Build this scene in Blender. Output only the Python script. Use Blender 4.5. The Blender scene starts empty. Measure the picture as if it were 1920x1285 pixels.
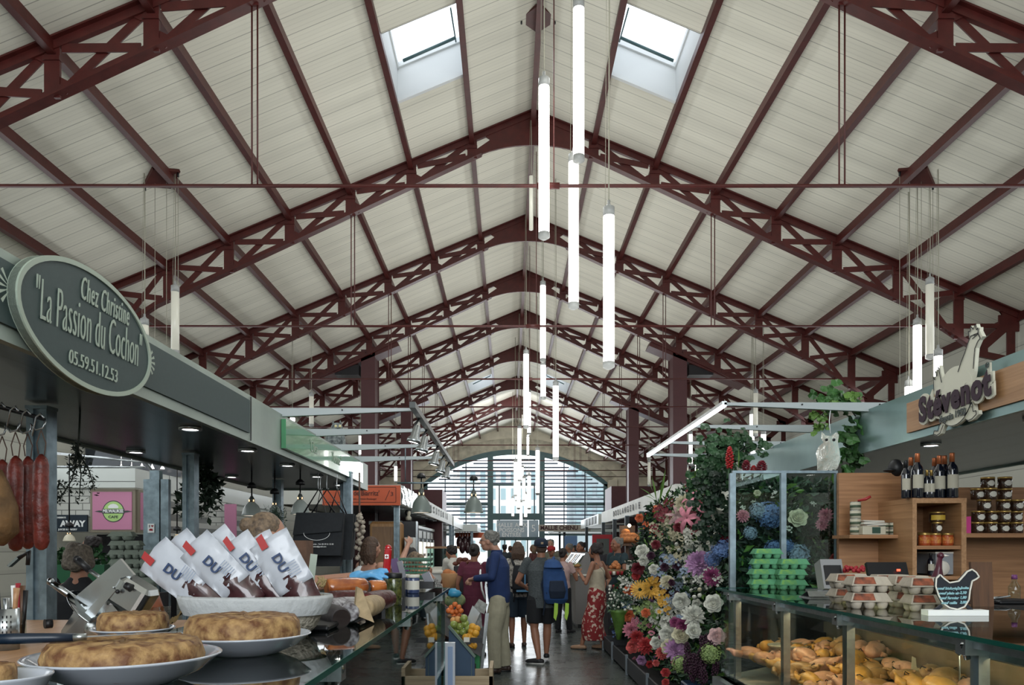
import bpy, bmesh, math, random
from mathutils import Vector, Matrix, Euler
sc = bpy.context.scene
COL = sc.collection
PI = math.pi
FOC = 1440.0                    # focal length in pixels of the 1920 px wide frame
VX, VY = 953.4, 1029.0          # where lines running down the hall meet
CH = 1.55                       # camera height
# ---------------------------------------------------------------- camera
cam = bpy.data.cameras.new('camera')
cam.sensor_width = 36.0
cam.lens = 36.0 * FOC / 1920.0
cam.shift_x = (960.0 - VX) / 1920.0
cam.shift_y = (VY - 642.5) / 1920.0
cam.clip_start = 0.05
cam.clip_end = 400
camo = bpy.data.objects.new('camera', cam)
camo.location = (0, 0, CH)
camo.rotation_euler = (PI / 2, 0, 0)
COL.objects.link(camo)
sc.camera = camo
# ---------------------------------------------------------------- exposure, sky, daylight, added fill lamps
sc.view_settings.view_transform = 'Standard'
sc.view_settings.look = 'None'
sc.view_settings.gamma = 1
sc.view_settings.exposure = 0.0
sc.cycles.max_bounces = 7
sc.cycles.diffuse_bounces = 3
sc.cycles.glossy_bounces = 3
sc.cycles.transmission_bounces = 6
sc.cycles.transparent_max_bounces = 12
sc.cycles.use_denoising = True
sc.cycles.sample_clamp_indirect = 4.0
sc.cycles.caustics_reflective = False
sc.cycles.caustics_refractive = False
wd = bpy.data.worlds.new('sky'); sc.world = wd
wd.use_nodes = True
bg = wd.node_tree.nodes['Background']
bg.inputs[0].default_value = (0.86, 0.93, 1.0, 1)
bg.inputs[1].default_value = 2.4
def area(name, loc, rot, sx, sy, power, col=(1, 1, 1)):
    l = bpy.data.lights.new(name, 'AREA'); l.shape = 'RECTANGLE'
    l.size = sx; l.size_y = sy; l.energy = power; l.color = col
    o = bpy.data.objects.new(name, l); o.location = loc; o.rotation_euler = rot
    COL.objects.link(o); return o
# added front fill from behind the camera, then daylight through the far arched window
area('rear_fill', (0.36, -7.5, 4.6), (math.radians(80), 0, 0), 9.0, 5.0, 950, (0.93, 0.97, 1.0))
area('daylight_through_far_window', (0.36, 38.2, 4.4), (math.radians(-90), 0, 0), 8.5, 3.6, 420, (0.88, 0.94, 1.0))
area('daylight_from_skylights', (0.36, 9.2, 7.2), (0, 0, 0), 2.6, 1.0, 90, (0.95, 0.98, 1.0))
# added fill lamps along both closed side walls, low and wide
area('side_fill_west', (-6.4, 14.0, 3.7), (0, math.radians(-75), 0), 2.0, 26.0, 330, (0.93, 0.97, 1.0))
area('side_fill_east', (7.0, 14.0, 3.7), (0, math.radians(75), 0), 2.0, 26.0, 330, (0.93, 0.97, 1.0))
area('roof_uplight', (0.4, 18.0, 3.0), (PI, 0, 0), 3.2, 36.0, 490, (0.97, 0.98, 0.95))  # unseen added lamp pointing up to brighten the roof boards
area('hall_lamps_fill', (0.4, 16.0, 4.3), (0, 0, 0), 4.0, 32.0, 110, (1.0, 0.97, 0.92))  # added downward fill standing in for light of the tube lamps
area('far_wall_fill', (0.36, 29.9, 6.6), (math.radians(62), 0, 0), 2.6, 1.4, 110, (0.97, 0.98, 1.0))  # added lamp below the roof, aimed to brighten the far gable wall

# ---------------------------------------------------------------- helpers
def W(px, py, Y):
    """world point that stands Y metres down the hall on the sight line of pixel (px, py)"""
    return Vector(((px - VX) * Y / FOC, Y, CH + (VY - py) * Y / FOC))
def WX(px, Y): return (px - VX) * Y / FOC
def WZ(py, Y): return CH + (VY - py) * Y / FOC
def srgb(r, g, b):
    f = lambda c: (c / 255 / 12.92) if c / 255 <= 0.04045 else ((c / 255 + 0.055) / 1.055) ** 2.4
    return (f(r), f(g), f(b), 1)
MATS = {}
def mat(name, col, rough=0.6, metal=0.0, var=0.0, scale=8.0, bump=0.0, spec=0.5, emit=None, es=0.0, coat=0.0, trans=0.0, ior=1.45, col2=None, stretch=None, alpha=1.0):
    if name in MATS: return MATS[name]
    m = bpy.data.materials.new(name); m.use_nodes = True
    nt = m.node_tree; N = nt.nodes; L = nt.links
    b = N['Principled BSDF']
    b.inputs['Base Color'].default_value = col
    b.inputs['Roughness'].default_value = rough
    b.inputs['Metallic'].default_value = metal
    b.inputs['Specular IOR Level'].default_value = spec
    b.inputs['Coat Weight'].default_value = coat
    b.inputs['Transmission Weight'].default_value = trans
    b.inputs['IOR'].default_value = ior
    b.inputs['Alpha'].default_value = alpha
    if emit:
        b.inputs['Emission Color'].default_value = emit; b.inputs['Emission Strength'].default_value = es
    if var > 0 or bump > 0 or col2:
        tc = N.new('ShaderNodeTexCoord'); nz = N.new('ShaderNodeTexNoise')
        nz.inputs['Scale'].default_value = scale; nz.inputs['Detail'].default_value = 6
        if stretch:
            mp = N.new('ShaderNodeMapping'); mp.inputs['Scale'].default_value = stretch
            L.new(tc.outputs['Object'], mp.inputs[0]); L.new(mp.outputs[0], nz.inputs['Vector'])
        else:
            L.new(tc.outputs['Object'], nz.inputs['Vector'])
        if var > 0 or col2:
            rp = N.new('ShaderNodeValToRGB')
            c2 = col2 if col2 else tuple(min(1, c * (1 + var)) for c in col[:3]) + (1,)
            c1 = col if col2 else tuple(c * (1 - var) for c in col[:3]) + (1,)
            rp.color_ramp.elements[0].position = 0.35; rp.color_ramp.elements[1].position = 0.65
            rp.color_ramp.elements[0].color = c1; rp.color_ramp.elements[1].color = c2
            L.new(nz.outputs[0], rp.inputs[0]); L.new(rp.outputs[0], b.inputs['Base Color'])
        if bump > 0:
            bp = N.new('ShaderNodeBump'); bp.inputs['Strength'].default_value = bump; bp.inputs['Distance'].default_value = 0.02
            L.new(nz.outputs[0], bp.inputs['Height']); L.new(bp.outputs[0], b.inputs['Normal'])
    MATS[name] = m
    return m
class MB:
    """collects shapes into one mesh"""
    def __init__(s): s.v = []; s.f = []; s.mi = []; s.sm = []; s.cur = 0; s.smooth = False
    def add(s, vs, fs, smooth=None):
        o = len(s.v); s.v += [tuple(p) for p in vs]
        for f in fs:
            s.f.append(tuple(i + o for i in f)); s.mi.append(s.cur); s.sm.append(s.smooth if smooth is None else smooth)
        return s
    def box(s, x0, x1, y0, y1, z0, z1, M=None):
        vs = [Vector((x, y, z)) for x in (x0, x1) for y in (y0, y1) for z in (z0, z1)]
        if M: vs = [M @ p for p in vs]
        return s.add(vs, [(0, 1, 3, 2), (4, 6, 7, 5), (0, 4, 5, 1), (2, 3, 7, 6), (0, 2, 6, 4), (1, 5, 7, 3)], False)
    def cbox(s, c, d, M=None):
        c = Vector(c); T = Matrix.Translation(c) @ (M if M else Matrix())
        return s.box(-d[0] / 2, d[0] / 2, -d[1] / 2, d[1] / 2, -d[2] / 2, d[2] / 2, T)
    def rbox(s, c, d, r=0.01, M=None, n=3):
        """box with rounded vertical edges and softened top and bottom"""
        hx, hy, hz = d[0] / 2, d[1] / 2, d[2] / 2; r = min(r, hx * .99, hy * .99, hz * .99)
        T = Matrix.Translation(Vector(c)) @ (M if M else Matrix())
        rings = []
        for (z, q) in ((-hz, r * .6), (-hz + r * .6, 0), (hz - r * .6, 0), (hz, r * .6)):
            ring = []
            for (sx, sy, a0) in ((1, 1, 0), (-1, 1, 90), (-1, -1, 180), (1, -1, 270)):
                for k in range(n + 1):
                    a = math.radians(a0 + 90 * k / n)
                    ring.append(T @ Vector((sx * (hx - r) + (r - q) * math.cos(a), sy * (hy - r) + (r - q) * math.sin(a), z)))
            rings.append(ring)
        m = len(rings[0]); vs = [p for rg in rings for p in rg]; fs = []
        for i in range(3):
            for j in range(m): fs.append((i * m + j, i * m + (j + 1) % m, (i + 1) * m + (j + 1) % m, (i + 1) * m + j))
        fs.append(tuple(range(m))[::-1]); fs.append(tuple(range(3 * m, 4 * m)))
        return s.add(vs, fs)
    def bar(s, p0, p1, w, h, up=(0, 0, 1)):
        p0 = Vector(p0); p1 = Vector(p1); d = (p1 - p0); u = Vector(up)
        a = d.cross(u)
        if a.length < 1e-6: a = d.cross(Vector((1, 0, 0)))
        a.normalize(); b = a.cross(d).normalized()
        vs = []
        for p in (p0, p1):
            for (i, j) in ((-1, -1), (1, -1), (1, 1), (-1, 1)): vs.append(p + a * (w / 2 * i) + b * (h / 2 * j))
        return s.add(vs, [(3, 2, 1, 0), (4, 5, 6, 7), (0, 1, 5, 4), (1, 2, 6, 5), (2, 3, 7, 6), (3, 0, 4, 7)], False)
    def tube(s, pts, r, n=8, caps=True, smooth=True):
        pts = [Vector(p) for p in pts]; m = len(pts)
        rs = r if isinstance(r, (list, tuple)) else [r] * m
        prev = None; vs = []
        for i, p in enumerate(pts):
            d = (pts[min(i + 1, m - 1)] - pts[max(i - 1, 0)])
            if d.length < 1e-9: d = Vector((0, 0, 1))
            d.normalize()
            if prev is None:
                a = d.cross(Vector((0, 0, 1)))
                if a.length < 1e-3: a = d.cross(Vector((1, 0, 0)))
            else: a = prev - d * prev.dot(d)
            a.normalize(); b = d.cross(a); prev = a
            for k in range(n):
                t = 2 * PI * k / n; vs.append(p + (a * math.cos(t) + b * math.sin(t)) * rs[i])
        fs = [(i * n + k, i * n + (k + 1) % n, (i + 1) * n + (k + 1) % n, (i + 1) * n + k) for i in range(m - 1) for k in range(n)]
        s.add(vs, fs, smooth)
        if caps:
            o = len(s.v) - len(vs)
            for f in (tuple(range(n))[::-1], tuple((m - 1) * n + k for k in range(n))):
                s.f.append(tuple(i + o for i in f)); s.mi.append(s.cur); s.sm.append(False)
        return s
    def lathe(s, prof, c=(0, 0, 0), n=20, M=None, sx=1, sy=1, smooth=True, caps=True):
        if prof[0] == prof[-1]: caps = False
        T = Matrix.Translation(Vector(c)) @ (M if M else Matrix())
        vs = []; m = len(prof)
        for (r, z) in prof:
            for k in range(n):
                t = 2 * PI * k / n; vs.append(T @ Vector((r * math.cos(t) * sx, r * math.sin(t) * sy, z)))
        fs = [(i * n + k, i * n + (k + 1) % n, (i + 1) * n + (k + 1) % n, (i + 1) * n + k) for i in range(m - 1) for k in range(n)]
        if caps and prof[0][0] > 1e-5: fs.append(tuple(range(n))[::-1])
        if caps and prof[-1][0] > 1e-5: fs.append(tuple((m - 1) * n + k for k in range(n)))
        return s.add(vs, fs, smooth)
    def ell(s, c, r, n=10, m=None, M=None, jit=0.0, rnd=None):
        m = m or max(5, n // 2 + 1)
        if not isinstance(r, (tuple, list)): r = (r, r, r)
        T = Matrix.Translation(Vector(c)) @ (M if M else Matrix())
        vs = [T @ Vector((0, 0, -r[2]))]
        for i in range(1, m):
            a = PI * i / m
            for k in range(n):
                t = 2 * PI * k / n; q = 1 + (rnd.uniform(-jit, jit) if rnd else 0)
                vs.append(T @ Vector((r[0] * math.sin(a) * math.cos(t) * q, r[1] * math.sin(a) * math.sin(t) * q, -r[2] * math.cos(a) * q)))
        vs.append(T @ Vector((0, 0, r[2]))); last = len(vs) - 1
        fs = [(0, 1 + (k + 1) % n, 1 + k) for k in range(n)]
        for i in range(m - 2):
            for k in range(n): fs.append((1 + i * n + k, 1 + i * n + (k + 1) % n, 1 + (i + 1) * n + (k + 1) % n, 1 + (i + 1) * n + k))
        fs += [(last, 1 + (m - 2) * n + k, 1 + (m - 2) * n + (k + 1) % n) for k in range(n)]
        return s.add(vs, fs, True)
    def prism(s, pts, M, t):
        """closed 2-D outline in M's xy plane, thickened by t along M's z"""
        a = [M @ Vector((p[0], p[1], 0)) for p in pts]; b = [M @ Vector((p[0], p[1], t)) for p in pts]; n = len(pts)
        fs = [tuple(range(n))[::-1], tuple(range(n, 2 * n))] + [(i, (i + 1) % n, n + (i + 1) % n, n + i) for i in range(n)]
        return s.add(a + b, fs, False)
    def build(s, name, m, parent=None, loc=None):
        me = bpy.data.meshes.new(name)
        me.from_pydata(s.v, [], s.f)
        ms = m if isinstance(m, (list, tuple)) else [m]
        for q in ms: me.materials.append(q)
        me.polygons.foreach_set('material_index', s.mi); me.polygons.foreach_set('use_smooth', s.sm)
        me.update()
        o = bpy.data.objects.new(name, me); COL.objects.link(o)
        put(o, parent)
        if loc is not None: o.location = loc
        return o
def put(o, parent):
    if parent is not None:
        o.parent = parent
        if '_body' in parent: return
        q = parent; off = Vector()
        while q is not None: off += Vector(q.location); q = q.parent
        o.location = -off
def tag(o, label=None, cat=None, group=None, kind=None):
    if label: o['label'] = label
    if cat: o['category'] = cat
    if group: o['group'] = group
    if kind: o['kind'] = kind
    return o
def thing(name, label, cat, loc=(0, 0, 0), group=None):
    o = bpy.data.objects.new(name, None); o.location = loc; o.empty_display_size = .1; COL.objects.link(o)
    return tag(o, label, cat, group)
def struct(name, mb, m): return tag(mb.build(name, m), kind='structure')
def dup(o, loc=None, rot=None, scale=None, label=None, group=None, parent=None):
    c = o.copy(); COL.objects.link(c)
    if parent is not None: c.parent = parent
    for ch in o.children: dup(ch, parent=c)
    if loc is not None: c.location = loc
    if rot is not None: c.rotation_euler = rot
    if scale is not None: c.scale = scale if isinstance(scale, (tuple, list)) else (scale,) * 3
    if label: c['label'] = label
    if group: c['group'] = group
    return c
FRAME = {'-Y': Matrix(((1, 0, 0, 0), (0, 0, -1, 0), (0, 1, 0, 0), (0, 0, 0, 1))),     # lettering that faces the camera
         '+X': Matrix(((0, 0, 1, 0), (1, 0, 0, 0), (0, 1, 0, 0), (0, 0, 0, 1))),      # faces the aisle from the left-hand stalls
         '-X': Matrix(((0, 0, -1, 0), (-1, 0, 0, 0), (0, 1, 0, 0), (0, 0, 0, 1)))}    # faces the aisle from the right-hand stalls
def text(body, name, m, parent, loc, size, face='-Y', sx=1.0, shear=0.0, align='CENTER', ext=0.002, bold=0.0, spacing=1.0, rot=0.0, kind=None):
    cu = bpy.data.curves.new(name, 'FONT'); cu.body = body; cu.size = size; cu.shear = shear; cu.align_x = align; cu.align_y = 'CENTER'
    cu.extrude = ext; cu.offset = bold; cu.space_character = spacing; cu.resolution_u = 3
    cu.materials.append(m)
    tmp = bpy.data.objects.new('tmp', cu)
    me = bpy.data.meshes.new_from_object(tmp); bpy.data.objects.remove(tmp); bpy.data.curves.remove(cu)
    o = bpy.data.objects.new(name, me); COL.objects.link(o)
    Mx = Matrix.Translation(Vector(loc)) @ FRAME[face] @ Matrix.Rotation(rot, 4, 'Z') @ Matrix.Diagonal((sx, 1, 1, 1))
    o.parent = parent
    q = parent; off = Vector()
    while q is not None: off += Vector(q.location); q = q.parent
    o.matrix_local = Matrix.Translation(-off) @ Mx
    return o
ORD = ['first', 'second', 'third', 'fourth', 'fifth', 'sixth', 'seventh', 'eighth', 'ninth', 'tenth', 'eleventh', 'twelfth', 'thirteenth', 'fourteenth', 'fifteenth', 'sixteenth', 'seventeenth', 'eighteenth', 'nineteenth', 'twentieth']
# ================================================================ the hall
RX = 0.357; ZR = 7.95; SL = 0.4156; HALF = 7.1; PS = 0.888
def rz(x): return ZR - SL * abs(x - RX)
TY = [6.88, 11.22, 14.72, 17.62, 20.5, 24.12, 28.4, 31.9, 34.7]
WALLY = 38.7
M_red = mat('oxblood_paint', srgb(70, 24, 20), rough=.42, var=.16, scale=9, bump=.08, spec=.5)
M_redm = mat('maroon_cladding', srgb(74, 40, 42), rough=.6, var=.08, scale=3)
M_galv = mat('galvanised_steel', srgb(122, 138, 146), rough=.42, metal=.75, var=.22, scale=14)
M_steel = mat('brushed_steel', srgb(170, 176, 178), rough=.28, metal=.9, var=.1, scale=30)
M_stone = mat('pale_stone', srgb(204, 197, 177), rough=.9, var=.14, scale=2.2, bump=.15)
M_cream = mat('cream_cladding', srgb(188, 188, 172), rough=.8, var=.05, scale=4)
M_black = mat('black_plastic', srgb(20, 21, 24), rough=.45)
M_frame = mat('green_grey_window_frame', srgb(70, 96, 98), rough=.5, var=.06, scale=4)
def plank_mat(name, col, pitch, axis, wide=6, dark=.62, rough=.7):
    m = bpy.data.materials.new(name); m.use_nodes = True; nt = m.node_tree; N = nt.nodes; L = nt.links; b = N['Principled BSDF']
    b.inputs['Roughness'].default_value = rough
    tc = N.new('ShaderNodeTexCoord'); sp = N.new('ShaderNodeSeparateXYZ'); L.new(tc.outputs['Object'], sp.inputs[0])
    def groove(p, w):
        d = N.new('ShaderNodeMath'); d.operation = 'DIVIDE'; d.inputs[1].default_value = p; L.new(sp.outputs[axis], d.inputs[0])
        f = N.new('ShaderNodeMath'); f.operation = 'FRACT'; L.new(d.outputs[0], f.inputs[0])
        c = N.new('ShaderNodeMath'); c.operation = 'LESS_THAN'; c.inputs[1].default_value = w; L.new(f.outputs[0], c.inputs[0]); return c
    g1 = groove(pitch, .2); g2 = groove(pitch * wide, .035)
    nz = N.new('ShaderNodeTexNoise'); nz.inputs['Scale'].default_value = 1.3; nz.inputs['Detail'].default_value = 5
    mp = N.new('ShaderNodeMapping'); mp.inputs['Scale'].default_value = (.35, 3, .35) if axis == 1 else (3, .35, .35)
    L.new(tc.outputs['Object'], mp.inputs[0]); L.new(mp.outputs[0], nz.inputs['Vector'])
    r = N.new('ShaderNodeValToRGB'); r.color_ramp.elements[0].position = .3; r.color_ramp.elements[1].position = .62
    r.color_ramp.elements[0].color = tuple(c * .86 for c in col[:3]) + (1,); r.color_ramp.elements[1].color = col
    L.new(nz.outputs[0], r.inputs[0])
    def mixin(prev, g, k):
        mx = N.new('ShaderNodeMix'); mx.data_type = 'RGBA'; mx.blend_type = 'MULTIPLY'
        fa = N.new('ShaderNodeMath'); fa.operation = 'MULTIPLY'; fa.inputs[1].default_value = 1.0; L.new(g.outputs[0], fa.inputs[0])
        L.new(fa.outputs[0], mx.inputs[0]); L.new(prev, mx.inputs[6]); mx.inputs[7].default_value = (k, k, k, 1); return mx.outputs[2]
    c = mixin(r.outputs[0], g1, dark + .3); c = mixin(c, g2, dark - .08)
    L.new(c, b.inputs['Base Color'])
    return m
M_roof = plank_mat('white_tongue_and_groove', srgb(226, 223, 208), .062, 1, wide=4)
M_siding = plank_mat('pale_weatherboard', srgb(190, 190, 178), .3, 2, wide=1)
# --- roof: boards between the purlins, with two pairs of skylights
sky_y = [(8.45, 9.75), (26.4, 28.0)]
def roof_side(s, name):
    mb = MB()
    edges = [0] + [k * PS for k in range(1, 8)] + [HALF + .25]
    for i in range(len(edges) - 1):
        a, b = edges[i], edges[i + 1]
        spans = [(-9, WALLY)]
        if i == 1: spans = [(-9, sky_y[0][0]), (sky_y[0][1], sky_y[1][0]), (sky_y[1][1], WALLY)]
        for (y0, y1) in spans:
            xa, xb = RX + s * a, RX + s * b
            za, zb = rz(xa), rz(xb); t = .22
            vs = [(xa, y0, za), (xb, y0, zb), (xb, y1, zb), (xa, y1, za), (xa, y0, za + t), (xb, y0, zb + t), (xb, y1, zb + t), (xa, y1, za + t)]
            mb.add(vs, [(0, 1, 2, 3), (7, 6, 5, 4), (0, 4, 5, 1), (1, 5, 6, 2), (2, 6, 7, 3), (3, 7, 4, 0)])
    return struct(name, mb, M_roof)
roof_side(-1, 'ceiling'); roof_side(1, 'ceiling')
# skylight casements: kerb and opening sash propped on a stay
M_kerb = mat('white_kerb', srgb(205, 208, 208), rough=.5)
for s in (-1, 1):
    for q, (y0, y1) in enumerate(sky_y):
        t = thing('skylight', ['first', 'second'][q] + ' rooflight opening with a propped sash, ' + ('on the slope above the oval sign side' if s < 0 else 'on the slope above the flower stall side'), 'skylight', (RX + s * 1.33, (y0 + y1) / 2, rz(RX + 1.33)))
        mb = MB(); xa, xb = RX + s * PS, RX + s * 2 * PS
        xa += s * .012; xb -= s * .012; y0 += .012; y1 -= .012
        for (p, r) in (((xa, y0), (xb, y0)), ((xb, y0), (xb, y1)), ((xb, y1), (xa, y1)), ((xa, y1), (xa, y0))):
            mb.add([(p[0], p[1], rz(p[0]) + .0), (r[0], r[1], rz(r[0]) + .0), (r[0], r[1], rz(r[0]) + .42), (p[0], p[1], rz(p[0]) + .42)], [(0, 1, 2, 3), (3, 2, 1, 0)][:1])
        mb.bar((xa, y1 - .02, rz(xa) + .0), (xb, y1 - .02, rz(xb) + .0), .05, .05)
        mb.build('kerb', M_kerb, t)
        mb = MB(); h = .42
        P = lambda a, y, dz=0: Vector((RX + s * a, y, rz(RX + s * a) + h + dz))
        for (a0, yy0, a1, yy1) in ((PS, y0, 2 * PS, y0), (2 * PS, y0, 2 * PS, y1), (2 * PS, y1, PS, y1), (PS, y1, PS, y0)):
            mb.bar(P(a0, yy0, .03), P(a1, yy1, .03), .06, .06)
        mb.build('sash', M_kerb, t)
        mb = MB(); mb.tube([P(1.0, (y0 + y1) / 2 + .15, -.25), P(1.62, (y0 + y1) / 2 + .1, -.3)], .018, 6)
        mb.tube([P(1.0, (y0 + y1) / 2 + .3, -.2), P(1.02, (y0 + y1) / 2 - .3, -.2)], .01, 5)
        mb.build('stay', M_frame, t)
# --- purlins
names = {0: 'ridge'}
for s in (-1, 1):
    for k in range(0 if s > 0 else 1, 9):
        a = k * PS if k < 8 else HALF
        x = RX + s * a
        mb = MB(); d = .12 if k else .2
        z1 = rz(x) - .002 if k else rz(RX) - .03
        mb.box(x - .02, x + .02, -2, WALLY - .02, z1 - d, z1)
        mb.box(x - .036, x + .036, -2, WALLY - .02, z1 - d - .012, z1 - d + .004)
        o = mb.build('purlin', M_red)
        lab = 'dark red ridge beam running down the hall' if k == 0 else ('dark red %s purlin down from the ridge, over the %s stalls' % (['', 'first', 'second', 'third', 'fourth', 'fifth', 'sixth', 'seventh', 'lowest'][k], 'ham and sausage' if s < 0 else 'flower and poultry'))
        tag(o, lab, 'roof beam', 'purlins of the roof')
# --- lattice trusses: built once, copied down the hall
DP = .34
def bz(d):        # underside line of the bottom chord at distance d from the ridge line
    dp = lambda q: .29 + .052 * q
    z = ZR - SL * d - dp(d)
    if d > 5.5: z = (ZR - SL * 5.5 - dp(5.5)) + (d - 5.5) * (4.42 - (ZR - SL * 5.5 - dp(5.5)))
    return z
def truss(y):
    t = thing('roof_truss', 'x', 'roof truss', (RX, 0, 4.4), 'lattice trusses of the roof')
    T = lambda x, z: Vector((x, 0, z))
    for s in (-1, 1):
        mb = MB(); mb.bar((RX, 0, ZR - .05), (RX + s * HALF, 0, rz(RX + HALF) - .05), .05, .09)
        mb.bar((RX, 0, ZR - .012), (RX + s * HALF, 0, rz(RX + HALF) - .012), .14, .016)
        mb.build('top_chord', M_red, t)
        mb = MB()
        for (a, b) in ((.75, 5.5), (5.5, 6.5)):
            mb.bar((RX + s * a, 0, bz(a) + .035), (RX + s * b, 0, bz(b) + .035), .045, .075)
            mb.bar((RX + s * a, 0, bz(a) - .0), (RX + s * b, 0, bz(b) - .0), .12, .014)
        mb.build('bottom_chord', M_red, t)
        for k in range(1, 8):
            a = k * PS; x = RX + s * a
            mb = MB(); mb.box(x - .07, x + .07, -.014, .014, max(bz(a), 4.55), rz(x) - .03)
            mb.box(x - .075, x + .075, -.03, .03, rz(x) - .19, rz(x) - .15)
            mb.build('post', M_red, t)
            if k < 7:
                mb = MB(); b = (k + 1) * PS; xb = RX + s * b
                q = .09
                mb.bar((x + s * q, 0.012, rz(x) - .1 - SL * q), (xb - s * q, 0.012, bz(b) + .07), .012, .08)
                mb.bar((x + s * q, -.012, bz(a) + .07 - SL * q), (xb - s * q, -.012, rz(xb) - .08), .012, .08)
                for (xx, zz) in ((x + s * .07, rz(x) - .08), (xb - s * .07, bz(b) + .06)):
                    dx = s * .14 if xx == x + s * .07 else -s * .14
                    dz = -.13 if dx * s > 0 else .13
                    mb.add([(xx, -.006, zz), (xx + dx, -.006, zz - SL * abs(dx) * (1 if dx * s > 0 else -1)), (xx, -.006, zz + dz)], [(0, 1, 2)])
                mb.build('cross_brace', M_red, t)
        # eave bracket with curved plates, stub tie and wall post
        mb = MB()
        def arcplate(cx, cz, x0, z0, x1, z1, n=7):
            """plate filling the corner (cx,cz) with a concave edge from (x0,z0) to (x1,z1)"""
            pts = [(cx, cz)]
            for i in range(n + 1):
                u = i / n * PI / 2
                pts.append((x0 + (x1 - x0) * math.sin(u), z0 + (z1 - z0) * (1 - math.cos(u))))
            M2 = Matrix(((s, 0, 0, RX), (0, 0, 1, -.012), (0, 1, 0, 0), (0, 0, 0, 1)))
            mb.prism(pts, M2, .024)
        zt = lambda d: ZR - SL * d - .05
        arcplate(HALF, zt(HALF), 6.35, zt(6.35), 6.92, 4.86)
        mb.bar((RX + s * 5.95, 0, 4.80), (RX + s * HALF, 0, 4.80), .03, .07)
        mb.bar((RX + s * 6.5, 0, 4.44), (RX + s * 6.98, 0, 4.86), .03, .13)
        mb.cbox((RX + s * 6.95, 0, 4.84), (.3, .024, .24))
        mb.cbox((RX + s * 6.98, 0, 4.7), (.12, .024, .9))
        mb.cbox((RX + s * 6.5, 0, 4.44), (.28, .03, .16))
        mb.bar((RX + s * 6.5, 0, 4.40), (RX + s * 6.98, 0, 4.30), .05, .09)
        mb.build('eave_bracket', M_red, t)
        mb = MB(); mb.tube([(RX + s * 2.63 - .025, 0, bz(2.63)), (RX + s * 2.63 - .025, 0, 4.80)], .008, 6)
        mb.tube([(RX + s * 2.63 + .025, 0, bz(2.63)), (RX + s * 2.63 + .025, 0, 4.80)], .008, 6)
        mb.build('hanger_rod', M_red, t)
    # solid ridge plate with an arched underside
    pts = [(-.98, bz(.98)), (-.8, bz(.8) + .03)]
    for i in range(13):
        u = -1 + 2 * i / 12; pts.append((u * .78, 7.44 - .14 * abs(u) ** 2.2))
    pts += [(.8, bz(.8) + .03), (.98, bz(.98)), (.98, bz(.98) + .07), (.62, 7.52), (.74, rz(RX + .7) - .06), (0, ZR - .03), (-.74, rz(RX + .7) - .06), (-.62, 7.52), (-.98, bz(.98) + .07)]
    mb = MB(); mb.prism(pts, Matrix(((1, 0, 0, RX), (0, 0, 1, -.015), (0, 1, 0, 0), (0, 0, 0, 1))), .03)
    mb.build('ridge_plate', M_red, t)
    mb = MB(); mb.tube([(RX - 5.9, 0, 4.80), (RX + 5.9, 0, 4.80)], .017, 8)
    mb.tube([(RX - .1, 0, 4.80), (RX + .1, 0, 4.80)], .03, 8); mb.tube([(RX + .05, 0, 4.8), (RX + .05, 0, 7.35)], .006, 5)
    mb.build('tie_rod', M_red, t)
    return t
t0 = truss(0)
whereabouts = ['overhead, cut by the top of the photo', 'its apex just past the rooflights', 'third from the camera', 'carried by the nearer pair of columns', 'between the two pairs of columns', 'carried by the farther pair of columns', 'just past the farther rooflights', 'two before the arched window', 'last before the arched window']
for i, y in enumerate(TY):
    o = t0 if i == 0 else dup(t0)
    o.location.y = y; o['label'] = 'dark red lattice roof truss with tie rod, ' + whereabouts[i]
# --- columns
for q, y in enumerate((17.62, 24.12)):
    for s in (-1, 1):
        t = thing('column', 'dark red box column %s, behind the %s stalls' % (['nearer of its row', 'farther of its row'][q], 'green sign' if s < 0 else 'flower'), 'column', (RX + s * 3.57, y + .28, 0), 'columns carrying the roof')
        x0, x1 = RX + s * 3.42, RX + s * 3.74; xa, xb = min(x0, x1), max(x0, x1)
        mb = MB(); mb.box(xa, xb, y, y + .012, 0, 6.12); mb.box(xa, xb, y + .548, y + .56, 0, 6.12); mb.box(xa + .02, xb - .02, y + .012, y + .548, 0, 6.12)
        mb.build('shaft', mat('dark_column_paint', srgb(70, 34, 36), rough=.5, var=.06, scale=5), t)
        mb = MB(); mb.bar((RX + s * 2.9, y + .25, 6.28), (RX + s * 5.1, y + .25, 5.36), .5, .16); mb.build('cap_beam', M_red, t)
        if q == 0:
            mb = MB(); mb.box(RX + s * 3.8, RX + s * 4.35, y + .05, y + .5, 5.55, 5.78); mb.build('floodlight_box', mat('dark_metal', srgb(34, 32, 34), rough=.4, metal=.4), t)
# --- far gable wall with the arched window
AH = 4.64; ARCZ = 4.88; RISE = 1.67
RR = (AH * AH + RISE * RISE) / (2 * RISE); ACZ = ARCZ + RISE - RR
def arc(r_add, n=24, x_lim=AH):
    R = RR + r_add; a = math.asin(min(1, x_lim / R)); return [(R * math.sin(-a + 2 * a * i / n), ACZ + R * math.cos(-a + 2 * a * i / n)) for i in range(n + 1)]
GM = Matrix(((1, 0, 0, RX), (0, 0, 1, WALLY), (0, 1, 0, 0), (0, 0, 0, 1)))
a = arc(0)
mb = MB()
for i in range(24):
    (x0, z0), (x1, z1) = a[i], a[i + 1]
    mb.prism([(x0, z0), (x1, z1), (x1, ZR + .2 - SL * abs(x1)), (x0, ZR + .2 - SL * abs(x0))], GM, .5)
for s in (-1, 1): mb.prism([(s * AH, 0), (s * (HALF + .4), 0), (s * (HALF + .4), 5.2), (s * AH, ZR + .2 - SL * AH)][::s], GM, .5)
struct('wall_far', mb, M_stone)
mb = MB(); b = arc(.55, x_lim=AH + .45); c = arc(.02, x_lim=AH + .02)
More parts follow.
